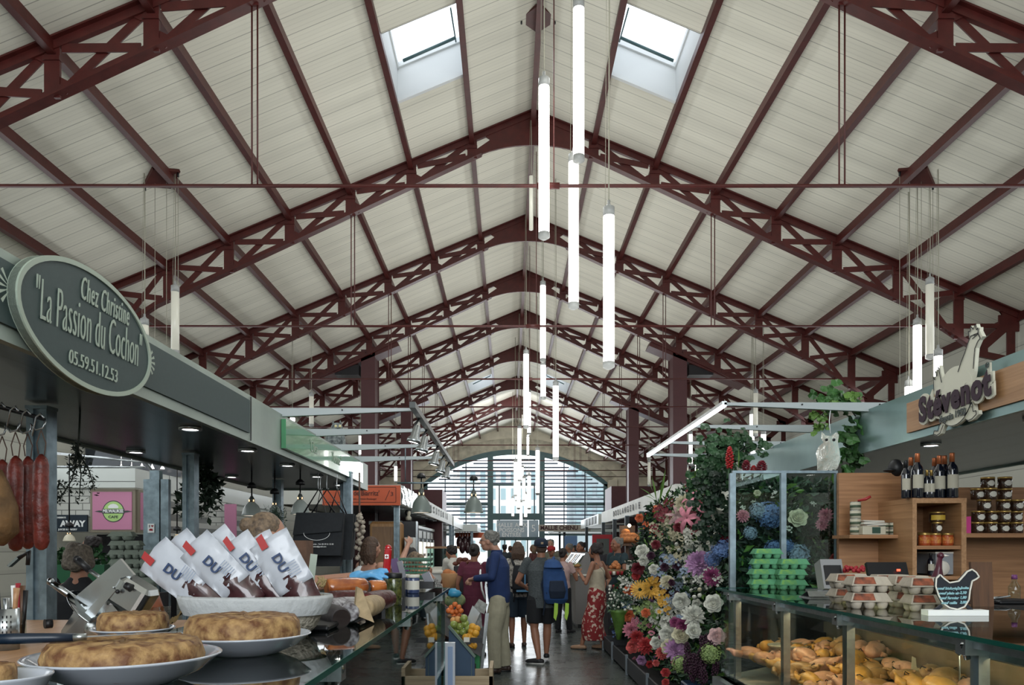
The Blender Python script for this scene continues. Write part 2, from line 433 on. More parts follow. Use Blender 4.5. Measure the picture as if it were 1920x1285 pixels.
for i in range(24):
    mb.prism([c[i], c[i + 1], b[i + 1], b[i]], Matrix.Translation((0, -.04, 0)) @ GM, .05)
struct('trim_1', mb, mat('voussoir_stone', srgb(176, 170, 152), rough=.9, var=.22, scale=3.5, bump=.2))
mb = MB()
for s in (-1, 1): mb.box(RX + s * (AH + .25) - .22, RX + s * (AH + .25) + .22, WALLY - .12, WALLY, 0, 5.0)
struct('trim_2', mb, M_stone)
win = thing('window_1', None, None, (RX, WALLY, 0)); win['kind'] = 'structure'
mb = MB()
for i in range(24):
    (x0, z0), (x1, z1) = a[i], a[i + 1]
    mb.prism([(x0, z0 - .26), (x1, z1 - .26), (x1, z1), (x0, z0)], GM, .14)
for s in (-1, 1): mb.box(RX + s * (AH - .1) - .1, RX + s * (AH - .1) + .1, WALLY, WALLY + .14, 0, 4.8)
for x in (-1.27, 1.33): mb.box(RX + x - .14, RX + x + .14, WALLY - .06, WALLY + .16, 0, 6.3)
mb.box(RX - 1.27, RX + 1.33, WALLY - .05, WALLY + .14, 3.0, 3.32); mb.box(RX - 1.2, RX + 1.3, WALLY, WALLY + .12, 4.72, 4.8)
for (x0, x1) in ((-AH, -1.27), (1.33, AH)): mb.box(RX + x0, RX + x1, WALLY, WALLY + .12, 3.72, 3.86); mb.box(RX + x0, RX + x1, WALLY, WALLY + .12, 2.2, 2.32)
mb.box(RX - 1.27, RX + 1.33, WALLY, WALLY + .12, 2.02, 2.14)
mb.build('window_frame', M_frame, win)
mb = MB()
def top_at(x): return ACZ + math.sqrt(RR * RR - x * x) - .26
for x in (-3.55, -2.5, 2.45, 3.5): mb.box(RX + x - .025, RX + x + .025, WALLY + .02, WALLY + .07, 2.3, top_at(x))
for x in (-.82, .95): mb.box(RX + x - .03, RX + x + .03, WALLY + .02, WALLY + .07, 2.1, 4.75)
mb.build('glazing_bar', mat('dark_blue_grey_bar', srgb(44, 58, 74), rough=.5), win)
M_louv = mat('frosted_louvre', srgb(60, 74, 96), rough=.5, var=.25, scale=5)
mb = MB(); z = 2.45
while z < 6.3:
    for (x0, x1) in ((-AH + .1, -1.4), (-1.13, 1.2), (1.47, AH - .1)):
        if x0 == -1.13 and z < 4.8: continue
        hw = math.sqrt(max(0, RR * RR - (z + .12 - ACZ + .26) ** 2)) if z > ARCZ - .3 else 9
        xa, xb = max(x0, -hw), min(x1, hw)
        if xb > xa + .05: mb.bar((RX + xa, WALLY + .12, z), (RX + xb, WALLY + .12, z), .10, .042, up=(0, -.5, 1))
    z += .2
mb.build('louvre', M_louv, win)
# entrance doors and lettered transom
dr = thing('door_1', None, None, (RX, WALLY, 0)); dr['kind'] = 'structure'
mb = MB()
for x in (-1.1, -.55, 0, .6, 1.15): mb.box(RX + x - .03, RX + x + .03, WALLY - .02, WALLY + .04, 0, 2.02)
mb.box(RX - 1.13, RX + 1.2, WALLY - .02, WALLY + .04, 1.96, 2.04); mb.build('door_frame', M_frame, dr)
mb = MB(); mb.box(RX - .95, RX + .6, WALLY - .04, WALLY - .02, 2.12, 2.98); mb.box(RX + .66, RX + 1.15, WALLY - .04, WALLY - .02, 2.12, 2.98)
sg = thing('transom_sign', 'glass transom panel over the entrance lettered for the fish halls', 'sign', (RX, WALLY - .04, 2.5))
mb.build('panel', mat('blue_grey_glass_panel', srgb(112, 136, 148), rough=.2), sg)
M_white = mat('white_lettering', srgb(236, 240, 240), rough=.5)
for (bdy, zz, sz) in (('HALLE AUX', 2.72, .3), ('POISSONS', 2.47, .28), ('ENTR\u00c9E', 2.23, .28)): text(bdy, 'lettering', M_white, sg, (RX - .2, WALLY - .05, zz), sz, bold=.006)
text('5', 'numeral', M_white, sg, (RX + .9, WALLY - .05, 2.55), .5)
# --- side walls, clerestory
for s, nm in ((-1, 'wall_left'), (1, 'wall_right')):
    mb = MB(); x0, x1 = RX + s * HALF, RX + s * (HALF + .3); xa, xb = min(x0, x1), max(x0, x1)
    mb.box(xa, xb, -9, WALLY, 0, 5.3); struct(nm, mb, M_siding)
# maroon clad blocks flanking the window
mb = MB(); mb.box(4.45, 7.4, 33.2, 35.4, 0, 4.25); struct('trim_3', mb, M_redm)
mb = MB(); mb.box(-6.7, -2.86, 33.2, 35.4, 0, 4.1); struct('trim_4', mb, M_redm)
# --- floor
m = bpy.data.materials.new('polished_concrete'); m.use_nodes = True; nt = m.node_tree; b = nt.nodes['Principled BSDF']
tc = nt.nodes.new('ShaderNodeTexCoord'); nz = nt.nodes.new('ShaderNodeTexNoise'); nz.inputs['Scale'].default_value = 2.6; nz.inputs['Detail'].default_value = 14; nz.inputs['Roughness'].default_value = .7
rp = nt.nodes.new('ShaderNodeValToRGB'); rp.color_ramp.elements[0].position = .3; rp.color_ramp.elements[1].position = .72
rp.color_ramp.elements[0].color = srgb(50, 56, 55); rp.color_ramp.elements[1].color = srgb(76, 82, 80)
nt.links.new(tc.outputs['Object'], nz.inputs['Vector']); nt.links.new(nz.outputs[0], rp.inputs[0]); nt.links.new(rp.outputs[0], b.inputs['Base Color'])
rr = nt.nodes.new('ShaderNodeMapRange'); rr.inputs['To Min'].default_value = .14; rr.inputs['To Max'].default_value = .42
nt.links.new(nz.outputs[0], rr.inputs[0]); nt.links.new(rr.outputs[0], b.inputs['Roughness'])
mb = MB(); mb.box(-7.3, 8, -9, WALLY + .4, -.1, 0); struct('floor', mb, m)
mb = MB(); mb.box(-60, 60, WALLY + .4, 120, -.12, -.02); struct('ground', mb, mat('paving', srgb(190, 188, 180), rough=.9))
# building across the street
t = thing('building', 'pale building with rows of windows across the street beyond the arched window', 'building', (0, 62, 0))
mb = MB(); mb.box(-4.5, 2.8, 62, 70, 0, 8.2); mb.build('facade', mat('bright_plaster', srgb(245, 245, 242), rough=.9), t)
for i in range(8):
    for j in range(5): mb = MB(); mb.box(-3.9 + i * .82, -3.5 + i * .82, 61.9, 62.05, 1.3 + j * 1.4, 2.2 + j * 1.4); mb.build('window_pane', mat('street_window', srgb(150, 172, 176), rough=.3), t)
t = thing('apartment_block', 'grey block behind the louvres on the flower stall side', 'building', (10, 66, 0))
mb = MB(); mb.box(5.6, 8.6, 66, 74, 0, 9.0); mb.build('facade', mat('grey_plaster', srgb(160, 172, 176), rough=.9), t)  # even grey facade colour
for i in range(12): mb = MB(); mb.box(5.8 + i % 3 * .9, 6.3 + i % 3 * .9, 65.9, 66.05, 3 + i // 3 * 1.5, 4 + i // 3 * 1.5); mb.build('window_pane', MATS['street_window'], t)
mb = MB(); mb.box(-7.0, 7.8, -9.3, -9, 0, 3.4); struct('wall_rear', mb, M_stone)
# ================================================================ hanging tube lamps
M_tube = mat('lit_opal_tube', (1, 1, 1, 1), rough=.4, emit=(1.0, .985, .93, 1), es=5.5)
M_tubeoff = mat('faintly_glowing_tube', srgb(176, 176, 160), rough=.25, emit=(1.0, .97, .88, 1), es=.22)  # tubes drawn as unlit still get a faint added glow
M_cap = mat('tube_end_cap', srgb(150, 152, 150), rough=.35)
M_cable = mat('pale_cable', srgb(150, 148, 132), rough=.6)
def tube_lamp(px, ytop, ybot, Y, r=.047, lit=True, where='', group='tube lamps hung from the ridge', hang=None):
    x = WX(px, Y); z1 = WZ(ytop, Y); z0 = WZ(ybot, Y); zc = rz(x) - .01
    t = thing('tube_lamp', where, 'lamp', (x, Y, z0), group)
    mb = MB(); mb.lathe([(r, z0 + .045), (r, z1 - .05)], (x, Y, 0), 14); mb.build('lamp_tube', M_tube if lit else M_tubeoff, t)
    if r > .03:
        mb = MB(); mb.lathe([(r * .5, z0 - .012), (r * .9, z0), (r * 1.08, z0 + .005), (r * 1.08, z0 + .048), (r * .95, z0 + .05)], (x, Y, 0), 14); mb.build('end_cap', M_cap, t); mb = MB()
        mb.lathe([(r * 1.04, z1 - .085), (r * 1.04, z1 - .01), (r * .6, z1), (.012, z1 + .02), (.012, z1 + .05)], (x, Y, 0), 14); mb.build('end_cap', M_cap, t)
    zc = rz(x) - .01 if abs(x - RX) > .1 else rz(x) - .25
    mb = MB(); mb.tube([(x, Y, z1 - .02), (x + .004, Y, (z1 + zc) / 2), (x, Y, zc)], .0055, 5); mb.tube([(x - .03, Y, z1 - .02), (x - .012, Y, zc)], .002, 4)
    mb.build('cable', M_cable, t)
    return t
tube_lamp(1085, -2, 303, 6.5, where='lit tube lamp with its top out of the photo, highest of all')
tube_lamp(1020, 145, 447, 6.8, where='lit tube lamp hanging beside the ridge, straight below the diamond bracket')
tube_lamp(1075.5, 288, 578, 7.2, where='lit tube lamp whose top touches the foot of the highest tube')
tube_lamp(1141.5, 387, 690, 6.5, where='lit tube lamp farthest out on the flower stall side of the ridge')
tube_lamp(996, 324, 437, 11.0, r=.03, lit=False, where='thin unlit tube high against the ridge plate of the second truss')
tube_lamp(1018, 527, 678, 13.4, where='tube lamp below the one under the diamond bracket')
tube_lamp(986.3, 656, 803, 13.9, lit=True, where='long tube lamp hanging on a split cable next to the hall axis')
tube_lamp(1018.5, 677, 749, 14.6, where='short-looking tube directly beneath another tube, in line with the diamond bracket')
tube_lamp(1042, 715, 863, 12.9, lit=True, where='tube lamp apart from the row, ending just above the arched window')
far = [(992, 731, 815, 22), (990, 816, 855, 30), (974, 798, 903, 20), (966.5, 862, 931, 23), (972.5, 887, 955, 24), (979.5, 873, 903, 30), (992, 889, 955, 24.5), (1008, 839, 928, 19), (961.5, 931, 970, 31), (977, 939, 988, 29), (985.5, 923, 972, 28), (968, 905, 940, 33), (982, 893, 940, 26)]
for i, (px, a, b, Y) in enumerate(far):
    tube_lamp(px, a, b, Y, r=.05, where=('%s in the far row of tube lamps before the arched window' % (ORD[i] + ' lamp')), group='far tube lamps along the hall axis')
# clusters over the side aisles
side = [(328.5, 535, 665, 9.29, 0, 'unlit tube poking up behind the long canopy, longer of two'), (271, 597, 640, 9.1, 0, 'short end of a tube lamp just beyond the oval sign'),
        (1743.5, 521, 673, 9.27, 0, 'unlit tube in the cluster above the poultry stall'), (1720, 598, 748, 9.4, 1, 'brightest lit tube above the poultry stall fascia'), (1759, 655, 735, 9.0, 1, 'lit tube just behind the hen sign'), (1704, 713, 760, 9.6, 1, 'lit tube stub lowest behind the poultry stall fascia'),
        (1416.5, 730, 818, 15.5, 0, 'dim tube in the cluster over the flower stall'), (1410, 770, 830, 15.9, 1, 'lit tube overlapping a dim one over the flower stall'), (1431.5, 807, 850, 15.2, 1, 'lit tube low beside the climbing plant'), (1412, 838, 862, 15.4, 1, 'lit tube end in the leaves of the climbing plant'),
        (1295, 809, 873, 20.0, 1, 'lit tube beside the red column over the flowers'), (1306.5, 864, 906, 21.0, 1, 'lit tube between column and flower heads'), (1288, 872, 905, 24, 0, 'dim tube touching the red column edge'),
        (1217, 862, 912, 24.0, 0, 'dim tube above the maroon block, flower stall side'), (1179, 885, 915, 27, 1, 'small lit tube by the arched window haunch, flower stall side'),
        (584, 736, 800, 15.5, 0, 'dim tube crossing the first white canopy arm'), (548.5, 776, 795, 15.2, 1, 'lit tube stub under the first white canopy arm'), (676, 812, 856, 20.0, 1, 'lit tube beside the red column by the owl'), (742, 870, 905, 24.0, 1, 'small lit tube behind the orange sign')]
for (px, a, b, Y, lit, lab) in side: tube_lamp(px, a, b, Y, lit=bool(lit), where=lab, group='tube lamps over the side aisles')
# red brackets the cables run over
for (px, py, Y, lab) in ((1009, 31, 9.2, 'small red diamond bracket on the ridge beam'), (303, 331, 9.29, 'red cable bracket on a purlin over the oval sign stall'), (1718, 329, 9.27, 'red cable bracket on a purlin over the poultry stall')):
    c = W(px, py, Y); t = thing('lamp_bracket', lab, 'bracket', c)
    sl = 0 if px == 1009 else (SL if px < 900 else -SL)
    mb = MB(); mb.cbox((c.x, c.y, c.z - .02), (.34, .34, .035), Matrix.Rotation(-math.atan(sl), 4, 'Y') @ Matrix.Rotation(PI / 4, 4, 'Z')); mb.build('plate', M_red, t)
    mb = MB()
    for q in (-.2, .2): mb.tube([(c.x + q, c.y, c.z - .04 + q * sl), (c.x + q, c.y, c.z - .09 + q * sl)], .012, 6)
    mb.build('cable_hook', M_black, t)
    mb = MB()
    for q in (-.2, -.08, .06, .2): mb.tube([(c.x + q, c.y, c.z - .05 + q * sl), (c.x + q, c.y, 3.4)], .0035, 4)
    if px != 1009: mb.build('steel_cable', M_cable, t)
# ================================================================ left-hand stalls
M_fascia = mat('grey_green_fascia', srgb(146, 158, 150), rough=.45, metal=.25, var=.1, scale=3)
M_fpanel = mat('slate_green_panel', srgb(54, 70, 70), rough=.6, var=.04, scale=40)
def soffit_mat(name, col):
    m = plank_mat(name, col, .36, 0, wide=1, dark=.4, rough=.24)
    b = m.node_tree.nodes['Principled BSDF']; b.inputs['Metallic'].default_value = .7; return m
M_soffit = soffit_mat('glossy_soffit', srgb(96, 104, 112))
M_led = mat('downlight_lens', (1, 1, 1, 1), emit=(1, .96, .9, 1), es=14)
M_line = mat('pale_green_line', srgb(160, 174, 160), rough=.5)
def canopy(lab, xf, xb, y0, y1, z0=2.35, z1=2.70, m=None, ends=True):
    s = 1 if xf > xb else -1        # direction the fascia faces
    t = thing('stall_canopy', lab, 'canopy', ((xf + xb) / 2, (y0 + y1) / 2, z0))
    mb = MB(); mb.box(min(xf, xf - s * .04), max(xf, xf - s * .04), y0, y1, z0, z1)
    if ends: mb.box(min(xf, xb), max(xf, xb), y1, y1 + .04, z0, z1); mb.box(min(xf, xb), max(xf, xb), y0 - .04, y0, z0, z1)
    mb.box(xb - .02, xb + .02, y0, y1, z0, z1)
    mb.build('fascia', m or M_fascia, t)
    mb = MB(); mb.box(min(xf - s * .05, xb), max(xf - s * .05, xb), y0, y1, z0 + .02, z0 + .06); mb.build('soffit', M_soffit, t)
    mb = MB(); mb.box(min(xf, xb) + .05, max(xf, xb) - .05, y0, y1, z1 - .06, z1 - .02); mb.build('top_sheet', M_galv, t)
    return t
def downlights(pts, z, grp, where):
    for i, (x, y) in enumerate(pts):
        t = thing('downlight', where % ORD[min(i, 19)], 'light', (x, y, z), grp)
        mb = MB(); mb.lathe([(.055, z - .012), (.075, z - .012), (.075, z + .015), (.05, z + .015)], (x, y, 0), 16, caps=False); mb.build('trim_ring', M_steel, t)
        mb = MB(); mb.lathe([(.001, z - .006), (.055, z - .006), (.055, z + .01)], (x, y, 0), 16); mb.build('lens', M_led, t)
can1 = canopy('long grey-green canopy with slate panel and green sign, over the charcuterie stall', -1.94, -3.35, 1.0, 10.55)
mb = MB(); mb.box(-1.938, -1.925, 1.0, 5.72, 2.41, 2.655); mb.build('slate_panel', M_fpanel, can1)
mb = MB(); mb.box(-1.936, -1.93, 5.76, 5.77, 2.36, 2.69); mb.build('seam', M_black, can1)
downlights([(-2.15, 5.19 + 1.14 * i) for i in range(5)], 2.362, 'downlights along the front of the charcuterie canopy', '%s downlight along the front edge of the charcuterie canopy')
downlights([(-3.12, 4.2 + 2.23 * i) for i in range(3)], 2.362, 'downlights along the back of the charcuterie canopy', '%s downlight along the back edge of the charcuterie canopy')
# oval sign
def oval(name, lab, c, ry, rzz, face=1):
    t = thing(name, lab, 'sign', c); s = face
    Mx = Matrix(((0, 0, s, c[0]), (1, 0, 0, c[1]), (0, 1, 0, c[2]), (0, 0, 0, 1)))
    n = 64; o = [(math.cos(2 * PI * i / n), math.sin(2 * PI * i / n)) for i in range(n)]
    mb = MB(); mb.prism([(a * ry, b * rzz) for a, b in o], Mx, .03); mb.build('board', M_fpanel, t)
    mb = MB(); r1 = [(a * ry, b * rzz) for a, b in o]; r0 = [(a * (ry - .022), b * (rzz - .022)) for a, b in o]
    for i in range(n):
        j = (i + 1) % n; mb.prism([r0[i], r1[i], r1[j], r0[j]], Mx @ Matrix.Translation((0, 0, -.004)), .042)
    mb.build('rim', M_line, t); return t
ov = oval('oval_sign', 'slate oval charcuterie sign with pale handwriting and rim, fixed to the long canopy', (-1.922, 3.50, 2.54), .555, .275)
XS = -1.886
text('Chez Christine', 'shop_name', M_line, ov, (XS, 3.60, 2.70), .15, '+X', sx=.4, shear=.3, bold=0, spacing=1.16)
text('"La Passion du Cochon"', 'headline', M_line, ov, (XS, 3.50, 2.55), .25, '+X', sx=.345, shear=.22, bold=-.0034, spacing=1.06)
text('05.59.51.12.53', 'phone_number', M_line, ov, (XS, 3.50, 2.375), .088, '+X', sx=.8, shear=.1, bold=-.0004)
mb = MB()
for i in range(5):
    a = math.radians(-50 + 25 * i); L = .08
    for sgn, y0 in ((1, 4.06), (-1, 2.94)):
        p = Vector((XS - .02, y0, 2.545)); d = Vector((0, sgn * math.cos(a), math.sin(a)))
        q = Vector((0, -d.z, d.y)) * .008
        mb.add([p + d * .015, p + d * L + q, p + d * L - q], [(0, 1, 2)])
mb.build('tassel', M_line, ov)
# green sign
gs = thing('green_sign', 'shiny green strip sign with faint white script on the long canopy', 'sign', (-1.93, 8.2, 2.5))
M_green = mat('glossy_green_acrylic', srgb(48, 138, 84), rough=.12, var=.12, scale=1.6, coat=.6)
mb = MB(); mb.box(-1.935, -1.895, 6.54, 10.0, 2.405, 2.655); mb.build('board', M_green, gs)
text('"Chez', 'lettering', M_line, gs, (-1.893, 7.45, 2.53), .16, '+X', sx=.75, shear=.3); text('Yvonne"', 'lettering', M_line, gs, (-1.893, 8.45, 2.53), .16, '+X', sx=.85, shear=.3)
# tapered white arms with a spotlight track / LED strip
M_arm = mat('pale_blue_grey_paint', srgb(166, 176, 178), rough=.4)
def arm(x0, x1, y, where, grp):
    t = thing('canopy_arm', where, 'bracket', (x0, y, 2.72), grp)
    mb = MB(); z = 2.755
    mb.add([(x0, y - .02, z), (x1, y - .02, z), (x1, y - .02, z - .022), (x0, y - .02, z - .085), (x0, y + .02, z), (x1, y + .02, z), (x1, y + .02, z - .022), (x0, y + .02, z - .085)],
           [(0, 1, 2, 3), (7, 6, 5, 4), (0, 4, 5, 1), (3, 2, 6, 7), (1, 5, 6, 2), (0, 3, 7, 4)])
    mb.build('blade', M_arm, t)
    mb = MB(); [mb.tube([(x0 + (x1 - x0) * q, y - .03, z - .018), (x0 + (x1 - x0) * q, y + .03, z - .018)], .007, 6) for q in (.03, .1, .55)]; mb.build('bolt', M_black, t)
for i, y in enumerate((6.6, 7.75, 8.9, 10.05)): arm(-2.2, -.79, y, '%s white tapered arm carrying the spotlight track' % ORD[i], 'tapered arms of the spotlight track')
for i, y in enumerate((6.35, 7.5, 8.65, 9.76)): arm(3.2, 1.78, y, '%s white tapered arm carrying the bright strip light' % ORD[i], 'tapered arms of the strip light')
tr = thing('spotlight_track', 'black track holding spotlights across the ends of the white arms', 'light track', (-.79, 8.6, 2.74))
mb = MB(); mb.box(-.82, -.77, 6.35, 10.9, 2.715, 2.765); mb.build('track_bar', mat('dark_green_metal', srgb(38, 46, 44), rough=.4), tr)
for i, y in enumerate((6.9, 7.55, 8.75, 9.6, 10.4)):
    t = thing('spotlight', '%s silver spotlight hanging from the black track' % ORD[i], 'light', (-.8, y, 2.7), 'spotlights on the black track')
    mb = MB(); mb.tube([(-.8, y, 2.72), (-.84, y, 2.66), (-.82, y, 2.60)], .012, 6); mb.build('swivel', M_black, t)
    mb = MB(); mb.lathe([(.02, .1), (.035, .08), (.04, .0), (.062, -.03), (.062, -.06), (.05, -.06)], (-.84, y, 2.56), 14, Matrix.Rotation(.25, 4, 'Y'), caps=False); mb.build('housing', M_steel, t)
    mb = MB(); mb.lathe([(.001, -.055), (.05, -.055)], (-.84, y, 2.56), 14, Matrix.Rotation(.25, 4, 'Y')); mb.build('lens', M_led, t)
st = thing('strip_light', 'bright white strip light slanting across the ends of the arms over the flowers', 'light', (1.78, 8, 2.74))
mb = MB(); mb.box(1.765, 1.795, 6.33, 9.8, 2.72, 2.735); mb.build('diffuser', mat('strip_diffuser', (1, 1, 1, 1), emit=(.92, .92, 1, 1), es=9), st)
mb = MB(); mb.box(1.76, 1.80, 6.33, 9.8, 2.737, 2.765); mb.build('channel', M_steel, st)
# posts
def post(x, y, z1, lab, w=.1, z0=0, m=None):
    t = thing('steel_post', lab, 'post', (x, y, z0))
    mb = MB()
    mb.box(x - w / 2, x - w * .16, y - .05, y + .05, z0, z1); mb.box(x + w * .16, x + w / 2, y - .05, y + .05, z0, z1)
    mb.box(x - w * .16, x + w * .16, y - .03, y + .05, z0, z1 - .005)
    mb.build('channel', m or M_galv, t)
    mb = MB(); mb.box(x - w / 2 - .004, x + w / 2 + .004, y - .055, y + .055, z1 - .014, z1 + .004); mb.build('cap_plate', M_galv, t)
    return t
p = post(-2.65, 4.36, 2.35, 'weathered steel post beside the hanging sausages', .115)
post(-2.69, 6.5, 2.35, 'slim steel post under the long canopy behind the slicer', .1)
post(-1.93, 9.24, 2.47, 'steel post standing in front of the canopy end by the black bags', .095)
post(-2.05, 9.6, 2.35, 'bluish steel post just behind the canopy end post', .09)
post(-2.7, 9.0, 2.35, 'dark steel post behind the pendant lamps under the canopy', .1)
# clustered posts further back with sticker
t = thing('post_cluster', 'three steel channel posts bolted together, with a small white sticker', 'post', (-3.66, 8.0, 0))
mb = MB(); mb.box(-3.72, -3.62, 7.96, 8.04, 0, 2.36); mb.build('tall_post', M_galv, t)
mb = MB(); mb.box(-3.79, -3.72, 7.97, 8.03, 0, 2.27); mb.box(-3.61, -3.53, 7.97, 8.03, 0, 2.27); mb.build('side_post', M_galv, t)
mb = MB(); mb.rbox((-3.70, 7.95, 1.76), (.07, .004, .095), .02); mb.build('sticker', M_white, t)
M_sred = mat('sticker_red', srgb(150, 30, 40)); M_sblk = mat('ink_black', srgb(24, 26, 30))
text('I', 'sticker_print', M_sblk, t, (-3.715, 7.945, 1.78), .035, bold=.001); mb = MB(); mb.prism([(0, -.012), (.013, .004), (.008, .012), (0, .006), (-.008, .012), (-.013, .004)], Matrix.Translation((-3.685, 7.946, 1.782)) @ FRAME['-Y'], .001); mb.prism([(-.02, -.01), (.02, -.012), (.018, .008), (0, .012), (-.016, .006)], Matrix.Translation((-3.70, 7.946, 1.745)) @ FRAME['-Y'], .001); mb.build('sticker_print', M_sred, t)
# --- stall across the left aisle (cafe)
cf = thing('cafe_kiosk', 'corner cafe kiosk with white fascia, white tiles and pink wall panels', 'kiosk', (-6.0, 12, 0))
M_wfas = mat('white_fascia', srgb(196, 202, 198), rough=.4, var=.03, scale=2)
mb = MB(); mb.box(-6.7, -5.3, 10.9, 10.95, 2.415, 2.69); mb.box(-5.35, -5.3, 10.95, 18, 2.415, 2.69); mb.build('fascia', M_wfas, cf)
mb = MB(); [mb.box(-6.7, -5.295, 10.895, 10.9, z, z + .006) for z in (2.50,)]; mb.box(-5.3, -5.296, 12.0, 12.006, 2.42, 2.69); mb.box(-5.3, -5.296, 14.2, 14.206, 2.42, 2.69); mb.build('fascia_seam', M_black, cf)
def tile_mat(name, col):
    m = bpy.data.materials.new(name); m.use_nodes = True; nt = m.node_tree; b = nt.nodes['Principled BSDF']; b.inputs['Roughness'].default_value = .2
    tc = nt.nodes.new('ShaderNodeTexCoord'); mp = nt.nodes.new('ShaderNodeMapping'); mp.inputs['Rotation'].default_value = (PI / 2, 0, 0)
    br = nt.nodes.new('ShaderNodeTexBrick'); br.inputs['Color1'].default_value = col; br.inputs['Color2'].default_value = col; br.inputs['Mortar'].default_value = srgb(120, 124, 120)
    br.inputs['Scale'].default_value = 1; br.inputs['Brick Width'].default_value = .2; br.inputs['Row Height'].default_value = .1; br.inputs['Mortar Size'].default_value = .006
    nt.links.new(tc.outputs['Object'], mp.inputs[0]); nt.links.new(mp.outputs[0], br.inputs[0]); nt.links.new(br.outputs[0], b.inputs['Base Color']); return m
M_tile = tile_mat('white_metro_tile', srgb(200, 202, 196))
mb = MB(); mb.box(-6.7, -5.95, 11.0, 11.06, 2.0, 2.42); mb.box(-5.42, -5.40, 11.9, 18, 1.75, 2.42); mb.build('tiled_panel', M_tile, cf)
M_pink = mat('pink_poster', srgb(198, 132, 164), rough=.5); M_pkframe = mat('taupe_frame', srgb(136, 128, 112), rough=.5)
mb = MB(); mb.box(-5.98, -5.34, 10.98, 11.02, 1.78, 2.40); mb.box(-5.36, -5.32, 11.05, 11.9, 1.78, 2.40); mb.build('panel_frame', M_pkframe, cf)
pk = mb = MB(); mb.box(-5.94, -5.38, 10.965, 10.982, 1.82, 2.36); mb.build('poster', M_pink, cf)
mb = MB(); mb.box(-5.322, -5.31, 11.1, 11.85, 1.82, 2.36); mb.build('side_poster', M_pink, cf)
M_lime = mat('lime_badge', srgb(176, 214, 134), rough=.5); M_chr = mat('charcoal_print', srgb(66, 74, 72), rough=.5)
def badge(Mx, w):
    n = 40; mb = MB(); mb.prism([(.155 * w * math.cos(2 * PI * i / n), .155 * math.sin(2 * PI * i / n)) for i in range(n)], Mx, .002)
    mb.prism([(-.27 * w, 0), (-.2 * w, .014), (-.14 * w, .006), (-.14 * w, -.02), (-.2 * w, -.014)], Mx, .002); mb.prism([(.27 * w, 0), (.2 * w, -.014), (.14 * w, -.02), (.14 * w, .006), (.2 * w, .014)], Mx, .002)
    mb.build('badge_rim', M_chr, cf)
    mb = MB(); mb.prism([(.142 * w * math.cos(2 * PI * i / n), .142 * math.sin(2 * PI * i / n)) for i in range(n)], Mx @ Matrix.Translation((0, 0, .002)), .002); mb.build('badge', M_lime, cf)
    mb = MB(); mb.prism([(-.16 * w, -.03), (.16 * w, -.03), (.16 * w, .035), (-.16 * w, .035)], Mx @ Matrix.Translation((0, 0, .004)), .002); mb.build('badge_band', M_chr, cf)
    mb = MB(); mb.prism([(-.07 * w, .045), (.07 * w, .045), (.075 * w, .07), (.04 * w, .1), (0, .11), (-.04 * w, .1), (-.075 * w, .07)], Mx @ Matrix.Translation((0, 0, .004)), .002); mb.build('cupcake', M_white, cf)
badge(Matrix.Translation((-5.64, 10.964, 2.08)) @ FRAME['-Y'], 1.0); badge(Matrix.Translation((-5.309, 11.47, 2.08)) @ FRAME['+X'], .95)
text('MILWAUKEE', 'lettering', M_white, cf, (-5.64, 10.955, 2.083), .064, sx=.82, bold=.002); text('CAFE', 'lettering', M_chr, cf, (-5.64, 10.957, 2.0), .05, sx=1.2, bold=.001)
text('MILWAUKEE', 'lettering', M_white, cf, (-5.30, 11.47, 2.083), .064, '+X', sx=.75, bold=.002); text('CAFE', 'lettering', M_chr, cf, (-5.302, 11.47, 2.0), .05, '+X', sx=1.1, bold=.001)
ta = thing('takeaway_sign', 'dark navy sign with rounded white letters AWAY under the tiles', 'sign', (-6.3, 10.95, 1.9))
mb = MB(); mb.box(-6.75, -6.0, 10.93, 10.97, 1.79, 2.03); mb.build('board', mat('navy_board', srgb(28, 42, 54), rough=.5), ta)
text('AWAY', 'lettering', M_white, ta, (-6.2, 10.925, 1.90), .115, bold=.006, sx=1.0); text('DESSERTS', 'lettering', M_white, ta, (-6.36, 10.925, 1.99), .03, bold=.001); text('JUICES & BAKERY', 'lettering', M_white, ta, (-6.27, 10.925, 1.82), .035, bold=.001)
mb = MB(); mb.box(-6.7, -5.4, 11.3, 12.5, 0, 1.05); mb.build('counter_base', M_black, cf)
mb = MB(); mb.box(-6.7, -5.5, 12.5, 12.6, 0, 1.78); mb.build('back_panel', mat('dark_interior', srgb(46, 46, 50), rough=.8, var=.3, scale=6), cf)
# steel canopy grid over the cafe; added bulbs stand in for bright dots
t = thing('bright_dot_panel', 'dark panel above the cafe kiosk with small added bulbs as bright dots', 'light rig', (-6, 11.6, 2.8))
mb = MB(); mb.box(-6.72, -5.2, 12.2, 12.25, 2.69, 3.25); mb.build('back_panel', mat('smoked_panel', srgb(44, 50, 56), rough=.15), t)
rnd = random.Random(4)
for i in range(11):
    mb = MB(); c = (-6.0 + (i % 6) * .16, 11.9, 2.82 + (i // 6) * .17 + rnd.uniform(-.03, .03)); mb.lathe([(.005, .05), (.03, .0), (.035, -.01)], c, 8); mb.tube([(c[0], c[1], c[2] + .04), (c[0], c[1], 3.2)], .003, 4); mb.build('bulb', mat('bright_dot', (1, 1, 1, 1), emit=(1, .95, .9, 1), es=3), t)
for (a, b) in (((-6.7, 11.2, 2.95), (-5.2, 11.2, 2.80)), ((-6.7, 11.2, 2.74), (-5.3, 11.2, 2.74)), ((-5.5, 11.3, 3.1), (-5.25, 11.3, 2.7)), ((-4.9, 12.5, 3.1), (-4.6, 12.5, 2.7))):
    mb = MB(); mb.tube([a, b], .02, 6); mb.build('rail', M_steel, t)
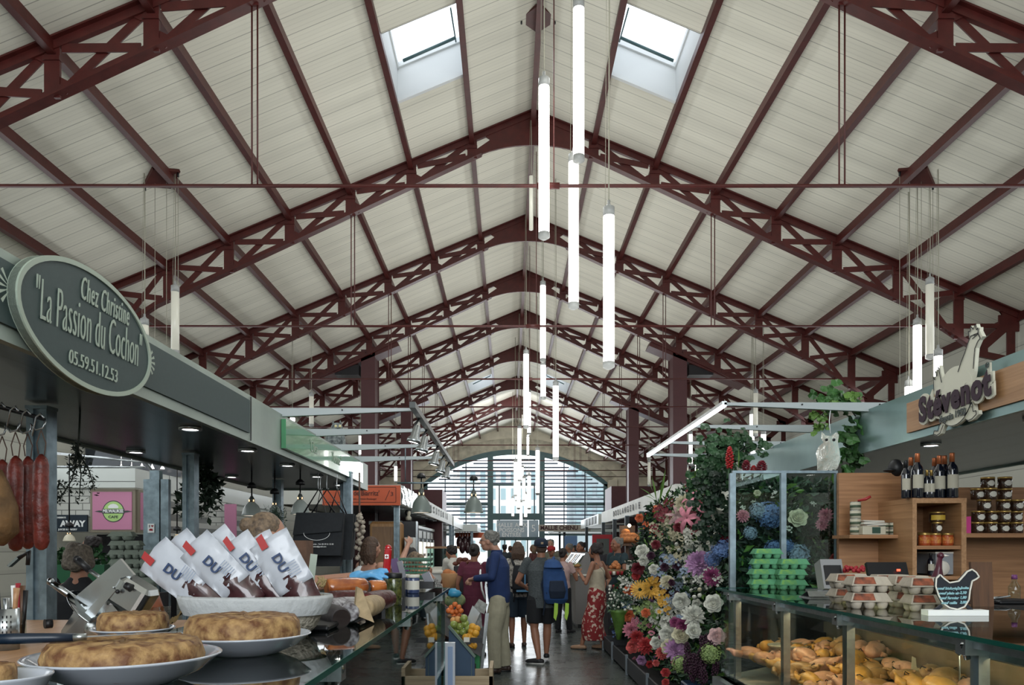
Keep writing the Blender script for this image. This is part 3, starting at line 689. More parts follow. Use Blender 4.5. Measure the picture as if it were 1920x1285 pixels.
# tiled bar wall and pink panel further down that aisle
t = thing('tiled_bar', 'small square-tiled bar front with a pink card further down the side aisle', 'bar', (-4.9, 12.2, 1.9))
mb = MB(); mb.box(-5.25, -4.95, 13.4, 13.45, 1.95, 2.35); mb.build('tiled_panel', M_tile, t)
mb = MB(); mb.box(-4.92, -4.72, 13.3, 13.34, 1.75, 2.32); mb.build('pink_card', M_pink, t)
mb = MB(); mb.box(-5.3, -4.6, 13.6, 14.2, 0, 1.7); mb.build('bar_body', MATS['dark_interior'], t)
# --- next canopies further along the hall, same line
can2 = canopy('second canopy along the hall, wavy steel corner and an orange bakery sign', -1.94, -4.2, 13.92, 26.5, m=mat('white_band', srgb(190, 192, 184), rough=.5, var=.05, scale=2))
og = thing('orange_sign', 'orange bakery sign with dark lettering facing down the cross aisle', 'sign', (-2.4, 13.86, 2.5))
mb = MB(); mb.box(-3.35, -1.95, 13.84, 13.88, 2.33, 2.69); mb.build('board', mat('orange_board', srgb(186, 82, 44), rough=.5, var=.06, scale=5), og)
mb = MB(); zf = 13.835
for (a, b) in (((-3.3, zf, 2.655), (-2.03, zf, 2.655)), ((-3.3, zf, 2.385), (-2.03, zf, 2.385)), ((-2.03, zf, 2.385), (-2.03, zf, 2.655)), ((-2.22, zf, 2.42), (-2.14, zf, 2.6))): mb.bar(a, b, .006, .008)
M_brown = mat('dark_brown_print', srgb(60, 26, 18)); mb.build('border_line', M_brown, og)
text("Pain de Biarritz'", 'lettering', M_brown, og, (-2.66, 13.832, 2.545), .125, bold=.001, sx=.85); text('Maison - Artisan Boulanger', 'lettering', M_brown, og, (-2.62, 13.832, 2.445), .045); text('3', 'lettering', M_brown, og, (-2.10, 13.832, 2.53), .1, sx=1.3)
w = thing('steel_corner_panel', 'rippled polished steel corner panel beside the orange sign', 'panel', (-1.93, 14.6, 2.5))
mb = MB(); mb.smooth = True; n = 26
vs = []; fs = []
for i in range(n + 1):
    for j in range(9): vs.append((-1.925 + .012 * math.sin(i * .9 + j * .7) + .008 * math.sin(i * .35 - j * 1.3), 13.9 + i * .09, 2.36 + j * .042))
for i in range(n):
    for j in range(8): fs.append((i * 9 + j, (i + 1) * 9 + j, (i + 1) * 9 + j + 1, i * 9 + j + 1))
mb.add(vs, fs, True); mb.build('sheet', mat('polished_steel', srgb(205, 208, 205), rough=.12, metal=.9), w)
M_dark_letter = M_sblk
l1 = thing('fascia_lettering', 'black cut-out lettering along the second canopy fascia', 'sign', (-1.92, 20, 2.55))
for i, ch in enumerate('CHARCUTERIE'): text(ch, 'letter', M_dark_letter, l1, (-1.925, 17.0 + i * .72, 2.54), .22, '+X', bold=.01, sx=1.7)
downlights([(-2.15, 14.6 + .95 * i) for i in range(9)], 2.362, 'downlights along the second canopy', '%s downlight along the second canopy down the hall')
can3 = canopy('third, far canopy on the bakery side, pale metal', -1.94, -4.2, 27.2, 33.0, m=M_wfas)
can4 = canopy('short lower canopy jutting out before the arched window, bakery side', -1.35, -4.2, 33.4, 37.5, z0=2.3, z1=2.6, m=M_wfas)
# orange awning far away
mb = MB(); mb.box(-2.5, -1.0, 36.0, 36.1, 2.05, 2.3); tag(mb.build('awning', MATS['orange_board']), 'small faded orange awning near the entrance doors', 'awning')
# owl decoy standing on the canopy top
def owl_decoy():
    c = W(629, 830, 9.3); x, y, z = c.x, c.y, 2.684
    t = thing('owl_decoy', 'grey owl bird-scarer standing on top of the long canopy', 'owl decoy', (x, y, z))
    m = mat('mottled_grey_feathers', srgb(62, 70, 72), rough=.7, col2=srgb(130, 138, 136), scale=42, bump=.3)
    mb = MB(); mb.lathe([(.04, 0), (.062, .02), (.075, .1), (.068, .17), (.04, .2), (.02, .21)], (x, y, z), 18); mb.ell((x + .012, y, z + .225), (.05, .05, .045), 14); mb.build('body', m, t)
    for q in (-1, 1):
        mb = MB(); mb.ell((x + .03 + q * .018, y - .045, z + .232), .012, 8); mb.build('eye', mat('owl_eye', srgb(210, 200, 150), rough=.2), t)
        mb = MB(); mb.lathe([(.012, 0), (.001, .03)], (x + .01 + q * .03, y, z + .26), 6); mb.build('ear_tuft', m, t)
        mb = MB(); mb.ell((x + q * .066, y, z + .1), (.016, .05, .085), 10); mb.build('wing', m, t)
    mb = MB(); mb.lathe([(.008, 0), (.001, -.02)], (x + .03, y - .052, z + .215), 6); mb.build('beak', M_black, t)
    mb = MB(); mb.lathe([(.05, 0), (.05, .012)], (x, y, z - .0), 12); mb.build('stand', M_black, t); t.scale = (1.45,) * 3
owl_decoy()
# industrial pendant lamps
M_shade = mat('grey_enamel_shade', srgb(112, 122, 118), rough=.38, metal=.2, var=.05, scale=5)
def pendant(px, ytop, ybot, Y, wpx, lab, m=None, grp='bell-shaped pendant lamps', up=None):
    x = WX(px, Y); z0 = WZ(ybot, Y); h = (ybot - ytop) * Y / FOC; r = wpx * Y / FOC / 2
    t = thing('pendant_lamp', lab, 'lamp', (x, Y, z0), grp)
    mb = MB(); mb.lathe([(r * .98, 0), (r, .006), (r * .93, h * .12), (r * .82, h * .34), (r * .66, h * .5), (r * .42, h * .62), (r * .3, h * .68), (r * .28, h * .7), (r * .40, h * .6), (r * .64, h * .46), (r * .8, h * .3), (r * .9, h * .1), (r * .98, 0)], (x, Y, z0), 24); mb.build('lamp_shade', m or M_shade, t)
    mb = MB(); mb.lathe([(r * .28, h * .68), (r * .3, h * .82), (r * .26, h * .86), (r * .16, h * .95), (r * .05, h * 1.02)], (x, Y, z0), 14); mb.build('fitting', mat('fitting_grey', srgb(92, 98, 96), rough=.4, metal=.5), t)
    mb = MB()
    for a in (-.6, .9): mb.cbox((x + r * .25 * math.sin(a), Y - r * .28 * math.cos(a), z0 + h * .76), (r * .16, .006, h * .09))
    mb.build('vent_glow', mat('warm_vent_glow', (1, .8, .5, 1), emit=(1, .62, .3, 1), es=2.2), t)
    mb = MB(); mb.lathe([(r * .9, h * .02), (r * .5, h * .06), (.001, h * .08)], (x, Y, z0), 18); mb.build('bulb_glass', mat('warm_inner_glow', (1, .9, .8, 1), emit=(1, .86, .68, 1), es=1.6), t)
    mb = MB(); mb.tube([(x, Y, z0 + h), (x, Y, up or z0 + h * 1.4)], .008, 6); mb.lathe([(.05, 0), (.05, .03), (.02, .06)], (x, Y, z0 + h * 1.38), 10); mb.build('hanger', M_black, t)
    return t
pendant(790, 915, 962, 8.7, 39, 'grey bell pendant lamp at the near end of its bar, by the orange sign')
pendant(888, 918, 962, 9.2, 37, 'grey bell pendant lamp hanging alone against the arched window')
t = thing('lamp_bar', 'thin rail from which the two bell pendant lamps hang over the aisle', 'rail', (-.7, 8.9, 2.2))
mb = MB(); mb.tube([W(745, 906, 8.7), W(800, 906, 8.7), W(900, 907, 9.2)], .012, 6); q_ = W(760, 906, 8.88); mb.tube([q_, (q_.x, 8.88, 2.71)], .006, 6); mb.build('rod', M_galv, t)
for (px, a, b, w_, lab) in ((472, 930, 968, 38, 'translucent bell pendant first under the long canopy'), (515, 938, 968, 26, 'translucent bell pendant second under the long canopy'), (563, 925, 965, 36, 'translucent bell pendant third under the long canopy')):
    pendant(px, a, b, 8.2, w_, lab, mat('pale_glass_shade', srgb(150, 160, 156), rough=.25), 'pale pendants under the long canopy', 2.37)
for (px, a, b, w_, Y, lab) in ((130, 996, 1015, 22, 9.5, 'small white cone pendant above the curly-haired customer'), (332, 1000, 1012, 13, 10.5, 'tiny white cone pendant beyond the steel posts')):
    pendant(px, a, b, Y, w_, lab, mat('cream_shade', srgb(205, 200, 180), rough=.5), 'small cone pendants of the cafe', 2.72)
# ================================================================ shared shop materials
def wood_mat(name, c1, c2, axis='x', sc_=1.0, rough=.45):
    m = bpy.data.materials.new(name); m.use_nodes = True; nt = m.node_tree; b = nt.nodes['Principled BSDF']; b.inputs['Roughness'].default_value = rough
    tc = nt.nodes.new('ShaderNodeTexCoord'); mp = nt.nodes.new('ShaderNodeMapping'); nz = nt.nodes.new('ShaderNodeTexNoise')
    mp.inputs['Scale'].default_value = {'x': (1.2, 30, 30), 'y': (30, 1.2, 30), 'z': (30, 30, 1.2)}[axis]
    nz.inputs['Scale'].default_value = 1.6 * sc_; nz.inputs['Detail'].default_value = 5; nz.inputs['Distortion'].default_value = .5
    rp = nt.nodes.new('ShaderNodeValToRGB'); rp.color_ramp.elements[0].position = .3; rp.color_ramp.elements[1].position = .7
    rp.color_ramp.elements[0].color = c1; rp.color_ramp.elements[1].color = c2
    nt.links.new(tc.outputs['Object'], mp.inputs[0]); nt.links.new(mp.outputs[0], nz.inputs['Vector']); nt.links.new(nz.outputs[0], rp.inputs[0]); nt.links.new(rp.outputs[0], b.inputs['Base Color'])
    return m
M_oak = wood_mat('oak_veneer', srgb(138, 98, 66), srgb(172, 128, 90), 'x'); M_oaky = wood_mat('oak_veneer_side', srgb(150, 112, 78), srgb(178, 138, 100), 'y')
M_darkwood = wood_mat('dark_wood', srgb(70, 46, 30), srgb(98, 66, 42), 'z')
def pane_mat(name, tint=(.9, .96, .94, 1), gl=.04):
    m = bpy.data.materials.new(name); m.use_nodes = True; nt = m.node_tree; N = nt.nodes; N.remove(N['Principled BSDF'])
    tr = N.new('ShaderNodeBsdfTransparent'); tr.inputs[0].default_value = tint; g = N.new('ShaderNodeBsdfGlossy'); g.inputs['Roughness'].default_value = .02
    ge = N.new('ShaderNodeNewGeometry'); dt = N.new('ShaderNodeVectorMath'); dt.operation = 'DOT_PRODUCT'; nt.links.new(ge.outputs['Incoming'], dt.inputs[0]); nt.links.new(ge.outputs['Normal'], dt.inputs[1])
    def op(o_, a, bb=None, cl=False):
        q = N.new('ShaderNodeMath'); q.operation = o_; q.use_clamp = cl
        for i, v in enumerate((a, bb)):
            if v is None: continue
            if isinstance(v, (int, float)): q.inputs[i].default_value = v
            else: nt.links.new(v, q.inputs[i])
        return q.outputs[0]
    k = op('POWER', op('SUBTRACT', 1.0, op('ABSOLUTE', dt.outputs['Value'])), 5.0)
    fac = op('ADD', op('MULTIPLY', k, 1 - gl), gl, True)
    mx = N.new('ShaderNodeMixShader'); nt.links.new(fac, mx.inputs[0]); nt.links.new(tr.outputs[0], mx.inputs[1]); nt.links.new(g.outputs[0], mx.inputs[2])
    nt.links.new(mx.outputs[0], N['Material Output'].inputs[0]); return m
M_pane = pane_mat('clear_glass'); M_topglass = pane_mat('green_tinted_glass_top', (.55, .68, .66, 1), .14)
M_smoke = pane_mat('smoky_reflecting_glass', (.42, .55, .53, 1), .08)
M_gedge = mat('green_glass_edge', srgb(30, 86, 76), rough=.08, spec=.8)
M_jar = pane_mat('jar_glass', (.8, .85, .8, 1), .05)
M_paper = mat('white_paper', srgb(214, 212, 202), rough=.7)
M_gold = mat('gold_lid', srgb(176, 146, 84), rough=.3, metal=.7)
# ================================================================ right-hand stalls
M_mfas = mat('brushed_blue_green_fascia', srgb(122, 148, 146), rough=.3, metal=.55, var=.14, scale=1.6)
canr = canopy('brushed metal canopy with a wood strip above the poultry stall', 2.97, 4.9, 1.0, 9.75, m=M_mfas)
mb = MB(); mb.box(2.95, 2.968, 1.2, 5.69, 2.405, 2.625); mb.build('wood_strip', M_oaky, canr)
downlights([(3.3, 3.6 + 1.2 * i) for i in range(4)], 2.362, 'downlights in the poultry canopy', '%s downlight in the poultry canopy soffit')
canr2 = canopy('second canopy past the flower stall, cream band with black lettering', 2.97, 4.9, 13.7, 24.5, m=MATS['white_band'])
l2 = thing('fascia_lettering', 'black lettering along the cream canopy past the flower stall', 'sign', (2.95, 19, 2.52))
for i, ch in enumerate('BOULANGERIE'): text(ch, 'letter', M_sblk, l2, (2.955, 21.6 - i * .42, 2.52), .2, '-X', bold=.008, sx=1.5)
downlights([(3.06, 14.3 + .8 * i) for i in range(12)], 2.362, 'downlights along the cream canopy', '%s downlight along the cream canopy past the flowers')
canr3 = canopy('third canopy near the maroon block, narrow pale band with dark pictures', 2.97, 4.9, 25.4, 31.5, m=M_wfas)
t = thing('picture_strip', 'row of dark framed pictures on the third pale canopy', 'sign', (2.95, 28, 2.5)); mb = MB()
for i in range(4):
    mb = MB(); mb.box(2.95, 2.972, 26 + i * 1.0, 26.7 + i * 1.0, 2.40, 2.65); mb.build('picture', MATS['charcoal_print'], t)
canr4 = canopy('lowest far canopy in front of the entrance, flower stall side', 1.9, 4.9, 32.2, 37.0, z0=2.25, z1=2.5, m=M_wfas)
ms = thing('hanging_name_board', 'beige board with dark capitals hung across the hall near the entrance', 'sign', (2.3, 31.9, 2.4))
mb = MB(); mb.box(1.25, 3.4, 31.88, 31.92, 2.27, 2.54); mb.build('board', mat('beige_board', srgb(150, 142, 130), rough=.6), ms)
for x in (1.4, 3.25): mb = MB(); mb.tube([(x, 31.9, 2.54), (x, 31.9, 4.8)], .008, 5); mb.build('hanging_rod', M_steel, ms)
text('MALLIE CHENU', 'lettering', mat('wine_print', srgb(58, 26, 30)), ms, (2.1, 31.87, 2.405), .24, bold=.008, sx=.95)
# hen sign ---------------------------------------------------------------
hs = thing('hen_sign', 'white cut-out hen sign lettered in purple on the wood strip', 'sign', (2.9, 5.02, 2.55))
def HM(d): return Matrix.Translation((2.935 - d, 5.02, 0)) @ FRAME['-X']
M_hen = mat('cream_hen_board', srgb(206, 206, 190), rough=.5)
def blob(cx, cz, r, n=28, sx=1): return [(cx + sx * r * math.cos(2 * PI * i / n), cz + r * math.sin(2 * PI * i / n)) for i in range(n)]
hen = [blob(.0, 2.545, .195, sx=1.05),
       [(.02, 2.68), (.06, 2.74), (.11, 2.80), (.15, 2.86), (.18, 2.90), (.27, 2.9), (.30, 2.855), (.27, 2.84), (.235, 2.80), (.225, 2.74), (.215, 2.66), (.18, 2.55), (.0, 2.6)],
       [(.16, 2.885), (.15, 2.925), (.175, 2.92), (.18, 2.955), (.21, 2.925), (.235, 2.95), (.25, 2.91), (.27, 2.92), (.27, 2.88), (.2, 2.86)],
       [(-.13, 2.66), (-.16, 2.74), (-.175, 2.79), (-.2, 2.72), (-.215, 2.77), (-.23, 2.70), (-.25, 2.73), (-.24, 2.62), (-.2, 2.5), (-.1, 2.55)],
       [(-.13, 2.42), (-.17, 2.38), (-.19, 2.345), (-.24, 2.355), (-.25, 2.33), (-.2, 2.315), (-.155, 2.325), (-.11, 2.38)],
       [(.1, 2.40), (.14, 2.42), (.2, 2.48), (.215, 2.41), (.25, 2.41), (.255, 2.385), (.2, 2.36), (.15, 2.355), (.12, 2.37)]]
mb = MB(); [mb.prism(p, HM(-.0012 * i), .022) for i, p in enumerate(hen)]; mb.build('hen_board', M_hen, hs)
mb = MB()
def stroke(pts, w=.006, d=.024):
    for a, b in zip(pts[:-1], pts[1:]):
        v = Vector((b[0] - a[0], b[1] - a[1])); 
        if v.length < 1e-6: continue
        v.normalize(); n_ = Vector((-v.y, v.x)) * w / 2; mb.prism([(a[0] + n_.x, a[1] + n_.y), (b[0] + n_.x, b[1] + n_.y), (b[0] - n_.x, b[1] - n_.y), (a[0] - n_.x, a[1] - n_.y)], HM(d), .002)
for p in (hen[1][:-2], hen[2], hen[3][:-2], hen[4], hen[5]):
    c = Vector((sum(q[0] for q in p) / len(p), sum(q[1] for q in p) / len(p))); stroke([(c.x + (q[0] - c.x) * .84, c.y + (q[1] - c.y) * .88) for q in p], .005)
stroke([(.0 + .2 * math.cos(a / 10), 2.545 + .19 * math.sin(a / 10)) for a in range(-26, -2)], .004); mb.prism(blob(.222, 2.885, .006, 8), HM(.024), .002)
mb.build('drawn_outline', M_sblk, hs)
tx = 2.935 - .03
text('St\u00e9venot', 'lettering_border', M_hen, hs, (tx + .012, 5.03, 2.535), .232, '-X', bold=.028, sx=.85, rot=.05, ext=.006, spacing=1.14)
text('St\u00e9venot', 'lettering', mat('aubergine_print', srgb(42, 14, 36), rough=.6), hs, (tx - .003, 5.03, 2.535), .232, '-X', bold=.011, spacing=1.14, sx=.85, rot=.05)
text('depuis 1950', 'small_lettering', M_chr, hs, (tx, 5.03, 2.42), .062, '-X', bold=.0015, rot=.03); text('\u00ae', 'registered_mark', M_chr, hs, (tx, 4.66, 2.66), .05, '-X')
# owl reflector
oc = W(1553, 850, 6.35); ow = thing('owl_reflector', 'flat shiny owl-shaped reflector hanging on a string under the first white arm', 'hanging ornament', oc)
def OP(px, py): c = W(px, py, 6.35); return (c.x, c.z)
pts = [OP(*q) for q in ((1541, 810), (1548, 817), (1558, 818), (1568, 811), (1573, 815), (1571, 830), (1574, 848), (1576, 862), (1571, 878), (1566, 883), (1562, 880), (1558, 885), (1553, 881), (1548, 886), (1533, 886), (1532, 862), (1530, 850), (1535, 838), (1544, 830), (1540, 822))]
mb = MB(); mb.prism(pts[::-1], Matrix(((1, 0, 0, 0), (0, 0, 1, 6.35), (0, 1, 0, 0), (0, 0, 0, 1))), .004); mb.build('reflector', mat('mirror_foil', srgb(214, 214, 205), rough=.22, metal=.85, bump=.5, scale=9), ow)
mb = MB()
for px in (1550, 1564): mb.ell(W(px, 825, 6.345), (.012, .003, .012), 10)
mb.build('eye', M_sblk, ow)
mb = MB(); mb.tube([W(1557, 813, 6.35), W(1555, 790, 6.35), (WX(1558, 6.35), 6.35, 2.735)], .004, 5); mb.build('string', M_white, ow)
# glass screen at the end of the poultry counter
gs = thing('glass_screen', 'steel-framed glass screen between the poultry counter and the flowers', 'screen', (2.15, 6.0, 1.25))
x1, x2, x3 = WX(1373, 6), WX(1468, 6), WX(1569, 6); zt = WZ(888, 6)
mb = MB()
for x, w_ in ((x1, .045), (x2, .04), (x3, .03)): mb.box(x - w_ / 2, x + w_ / 2, 5.98, 6.02, .3 if x == x1 else 1.15, zt)
mb.box(x1, x3, 5.98, 6.02, zt, zt + .02); mb.box(x1, x3, 5.985, 6.015, 1.15, 1.18); mb.build('frame', M_galv, gs)
mb = MB(); mb.box(x1 + .02, x2 - .02, 5.998, 6.002, 1.18, zt); mb.box(x2 + .02, x3 - .015, 5.998, 6.002, 1.18, zt); mb.build('glass', pane_mat('screen_glass', (.86, .94, .92, 1), .05), gs)
# wooden shelving unit
un = thing('shelving_unit', 'oak shelving unit with a projecting open tower behind the poultry counter', 'shelf', (3.2, 5.9, 0))
mb = MB(); xa, xb = WX(1573, 5.9), 5.0
mb.box(xa, WX(1705, 5.9), 5.9, 5.94, .0, WZ(887, 5.9)); mb.box(WX(1705, 5.9), xb, 5.9, 5.94, .0, 2.02); mb.build('back_panel', M_oak, un)
TX0, TX1, TY0 = WX(1711, 5.4), WX(1812, 5.4), 5.4
mb = MB(); mb.box(TX0, TX0 + .03, TY0, 5.9, .9, 1.90); mb.box(TX1 - .035, TX1, TY0, 5.9, .9, 1.90); mb.box(TX0 - .002, TX1 + .002, TY0 - .002, 5.898, 1.87, 1.905); mb.build('tower', M_oaky, un)
mb = MB(); mb.box(TX0 + .03, TX1 - .035, TY0 + .01, 5.9, 1.545, 1.57); mb.build('tower_shelf', M_oak, un)
mb = MB(); mb.box(TX0 + .03, TX1 - .035, TY0 + .01, 5.9, 1.33, 1.355); mb.build('tower_shelf', M_oak, un)
mb = MB(); mb.box(WX(1593, 5.6), TX0, 5.6, 5.9, 1.625, 1.65); mb.build('shelf_board', M_oak, un)
mb = MB(); mb.box(TX1, 5.0, 5.5, 5.9, 1.63, 1.66); mb.build('shelf_board', M_oak, un)
# bottles
M_bottle = mat('dark_bottle_glass', srgb(14, 18, 30), rough=.08, spec=.8, coat=.4); M_foil = mat('copper_foil', srgb(176, 104, 66), rough=.35, metal=.5); M_wlabel = mat('cream_wine_label', srgb(176, 172, 156), rough=.7)
def bottle(r=.037, h=.30, foil=None, lab='x'):
    t = thing('wine_bottle', lab, 'bottle', (0, 0, 0))
    mb = MB(); mb.lathe([(.001, 0), (r * .95, 0), (r, .01), (r, h * .62), (r * .85, h * .70), (r * .42, h * .78), (r * .38, h * .97), (.001, h * .97)], n=18); mb.build('glass', M_bottle, t)
    mb = MB(); mb.lathe([(r * .43, h * .80), (r * .42, h * .98), (r * .40, h), (.001, h)], n=14); mb.build('capsule', foil or M_foil, t)
    mb = MB(); n = 14; vs = []
    for z in (h * .22, h * .52):
        for i in range(n + 1):
            a = -PI * .5 - 1.25 + 2.5 * i / n; vs.append(((r + .0012) * math.cos(a), (r + .0012) * math.sin(a), z))
    mb.add(vs, [(i, i + 1, n + 2 + i, n + 1 + i) for i in range(n)], True); mb.build('label', M_wlabel, t); return t
b0 = bottle()
specs = [(1708, 5.52, 1.0, 'wine bottle with copper capsule, first of the group beside the dark bottle'), (1720, 5.43, 1.06, 'largest wine bottle at the front corner of the oak tower'), (1752, 5.55, 1.0, 'wine bottle just past the two small golden-topped bottles'), (1761, 5.48, 1.03, 'wine bottle in the middle of the second cluster on the tower'), (1771, 5.56, 1.06, 'wine bottle next to last on the oak tower'), (1785, 5.45, 1.08, 'wine bottle at the end of the row, beside the jars')]
for i, (px, Y, s_, lab) in enumerate(specs):
    o = b0 if i == 0 else dup(b0); o.location = (WX(px, Y), Y, 1.905); o.scale = (s_,) * 3; o['label'] = lab; o['group'] = 'wine bottles on the oak tower'
b1 = bottle(.03, .27, M_black, 'slim black-capped bottle at the corner of the oak tower'); b1.location = (WX(1698, 5.45), 5.45, 1.905)
b2 = bottle(.022, .2, M_gold, 'small gold-capped bottle, first of a pair on the oak tower'); b2.location = (WX(1738, 5.43), 5.43, 1.905)
dup(b2, loc=(WX(1746, 5.43), 5.43, 1.905), label='small gold-capped bottle, second of a pair on the oak tower')
# jars
def jar(name, lab, body, lid, r=.043, h=.085, label=M_paper, cat='jar', oval_=True):
    t = thing(name, lab, cat, (0, 0, 0))
    mb = MB(); mb.lathe([(.001, 0), (r * .92, 0), (r, .006), (r, h * .8), (r * .9, h * .86)], n=16); mb.build('contents', body, t)
    mb = MB(); mb.lathe([(r * 1.0, h * .84), (r * 1.03, h * .86), (r * 1.03, h * .98), (r * .98, h), (.001, h)], n=16); mb.build('lid', lid, t)
    mb = MB(); n = 10; vs = []
    w_ = .62 if oval_ else 1.3
    for j in range(5):
        q = math.cos((j - 2) / 2 * 1.25) if oval_ else 1
        for i in range(n + 1):
            a = -PI / 2 + w_ * q * (-1 + 2 * i / n); vs.append(((r + .001) * math.cos(a), (r + .001) * math.sin(a), h * (.2 + .12 * j)))
    mb.add(vs, [(j * (n + 1) + i, j * (n + 1) + i + 1, (j + 1) * (n + 1) + i + 1, (j + 1) * (n + 1) + i) for j in range(4) for i in range(n)], True); mb.build('label', label, t); return t
M_pate = mat('dark_terrine', srgb(58, 40, 30), rough=.15, var=.3, scale=60, coat=.5); M_red_lab = mat('red_orange_label', srgb(170, 70, 42), rough=.5, col2=srgb(196, 140, 60), scale=80)
j0 = jar('terrine_jar', 'x', M_pate, M_gold, .046, .082)
rows = [(1.66, [(1832, 5.58), (1857, 5.55), (1880, 5.6), (1905, 5.57)]), (1.742, [(1834, 5.58), (1858, 5.6), (1882, 5.56), (1904, 5.6)]), (1.824, [(1845, 5.57), (1881, 5.58), (1906, 5.58)]), (1.906, [(1833, 5.6), (1856, 5.56), (1884, 5.6)]), (1.988, [(1852, 5.6), (1884, 5.58)])]
rowname = ['bottom', 'second', 'middle', 'fourth', 'top']
k = 0
for ri, (z, lst) in enumerate(rows):
    for ci, (px, Y) in enumerate(lst):
        o = j0 if k == 0 else dup(j0); k += 1
        o.location = (WX(px, Y), Y, z); o['label'] = 'gold-lidded terrine jar, %s row of the stack, %s along from the oak tower' % (rowname[ri], ['first', 'second', 'third', 'fourth'][ci]); o['group'] = 'terrine jars stacked on the long shelf'
t1 = jar('jam_jar', 'x', mat('orange_preserve', srgb(160, 72, 36), rough=.2, coat=.5), M_gold, .04, .09, M_red_lab, oval_=False)
for i, (px, lab) in enumerate(((1733, 'first'), (1753, 'second'), (1776, 'third'))):
    o = t1 if i == 0 else dup(t1); o.location = (WX(px, 5.5), 5.5, 1.57); o['label'] = 'orange-labelled jar, %s of three on the middle shelf of the oak tower' % lab; o['group'] = 'orange jars in the oak tower'
o = jar('honey_jar', 'dark jar with yellow band standing on top of the orange jars', M_pate, M_gold, .052, .075, mat('yellow_label', srgb(190, 160, 60)), oval_=False); o.location = (WX(1757, 5.55), 5.55, 1.74)
o = jar('sauce_jar', 'small brown jar wedged between yellow-banded jar and orange jars', M_pate, M_gold, .034, .08, M_paper); o.location = (WX(1757, 5.5), 5.5, 1.66)
o = jar('pickle_jar', 'dark jar at the back corner of the tower top shelf', M_pate, M_gold, .045, .1, M_paper); o.location = (WX(1733, 5.7), 5.7, 1.57)
t = thing('paper_bag_stack', 'stack of folded white bags filed upright in the tower', 'paper bags', (3.15, 5.6, 1.57))
for i in range(4):
    mb = MB(); mb.cbox((WX(1790 + i * 4, 5.5), 5.62, 1.66 + .01 * i), (.008, .2, .17), Matrix.Rotation(.06 * i, 4, 'Y')); mb.build('paper_bag', M_paper, t)
t = thing('document_box', 'white document box at the bottom of the oak tower', 'box', (3.15, 5.6, 1.355)); mb = MB(); mb.cbox((3.13, 5.65, 1.44), (.14, .3, .15)); mb.build('box', mat('grey_card', srgb(140, 146, 152)), t)
mb = MB(); mb.cbox((3.13, 5.65, 1.52), (.15, .31, .012)); mb.build('lid', M_paper, t)
o = bottle(.022, .16, M_black, 'tiny dark bottle on the bottom shelf of the tower'); o.location = (WX(1745, 5.5), 5.5, 1.357)
mb = MB(); mb.lathe([(.001, 0), (.05, 0), (.055, .01), (.05, .02)], (WX(1765, 5.5), 5.5, 1.41), 18, Matrix.Rotation(PI / 2, 4, 'X')); tag(mb.build('dial_scale', M_paper), 'small round white dial in the bottom of the tower', 'dial')
# tins on the short shelf
M_tin = mat('off_white_tin', srgb(186, 182, 164), rough=.35); M_tinband = mat('olive_print', srgb(70, 84, 66), rough=.5)
def tin(lab, r=.038, h=.06):
    t = thing('tin', lab, 'tin', (0, 0, 0)); mb = MB(); mb.lathe([(.001, 0), (r, 0), (r, h), (.001, h)], n=18); mb.build('can', M_tin, t)
    mb = MB(); mb.lathe([(r + .001, h * .3), (r + .001, h * .62)], n=18); mb.build('band', M_tinband, t)
    mb = MB(); mb.lathe([(r * 1.02, h * .97), (r * 1.02, h * 1.02), (r * .9, h * 1.0)], n=18); mb.build('rim', M_steel, t); return t
tn = tin('x'); k = 0
for (px, z, lab) in ((1600, 0, 'bottom'), (1600, 1, 'second'), (1600, 2, 'third'), (1600, 3, 'top')):
    o = tn if k == 0 else dup(tn); k += 1; o.location = (WX(1604, 5.72), 5.72, 1.65 + z * .062); o['label'] = 'white tin, %s of the tall stack at the shelf end' % lab; o['group'] = 'tins on the short oak shelf'
for (px, z, lab) in ((1657, 0, 'grey-white tin, lower of the middle stack'), (1657, 1, 'grey-white tin, upper of the middle stack'), (1676, 0, 'grey-white tin, lower of the next stack'), (1676, 1, 'grey-white tin, upper of the next stack'), (1692, 0, 'grey-white tin, lower of the stack by the tower'), (1692, 1, 'grey-white tin, upper of the stack by the tower')):
    o = dup(tn); o.location = (WX(px, 5.7), 5.7, 1.65 + z * .046); o.scale = (.9, .9, .74); o['label'] = lab; o['group'] = 'tins on the short oak shelf'
t = thing('biscuit_box', 'flat cream box with green print lying on the short shelf', 'box', (2.68, 5.7, 1.65)); mb = MB(); mb.rbox((WX(1630, 5.7), 5.7, 1.682), (.17, .16, .062), .006); mb.build('box', M_tin, t); mb = MB(); mb.cbox((WX(1643, 5.62), 5.618, 1.684), (.06, .003, .045)); mb.build('print', mat('green_print', srgb(40, 70, 58)), t)
t = thing('folded_paper_stack', 'crumpled white papers lying on the cream box', 'papers', (2.7, 5.7, 1.72)); mb = MB(); rnd = random.Random(2)
for i in range(5): mb.cbox((WX(1632, 5.7) + rnd.uniform(-.01, .01), 5.7, 1.722 + i * .008), (.15, .12, .006), Matrix.Rotation(rnd.uniform(-.15, .15), 4, 'Z') @ Matrix.Rotation(rnd.uniform(-.05, .05), 4, 'Y'))
mb.build('papers', M_paper, t)
mb = MB(); mb.tube([(WX(1608, 5.7), 5.7, 1.905), (WX(1620, 5.7), 5.68, 1.915), (WX(1628, 5.7), 5.66, 1.935)], [.008, .012, .01], 8); tag(mb.build('red_stapler', mat('dull_red', srgb(150, 40, 40), rough=.4)), 'small red clip lying on the tall tin stack', 'clip')
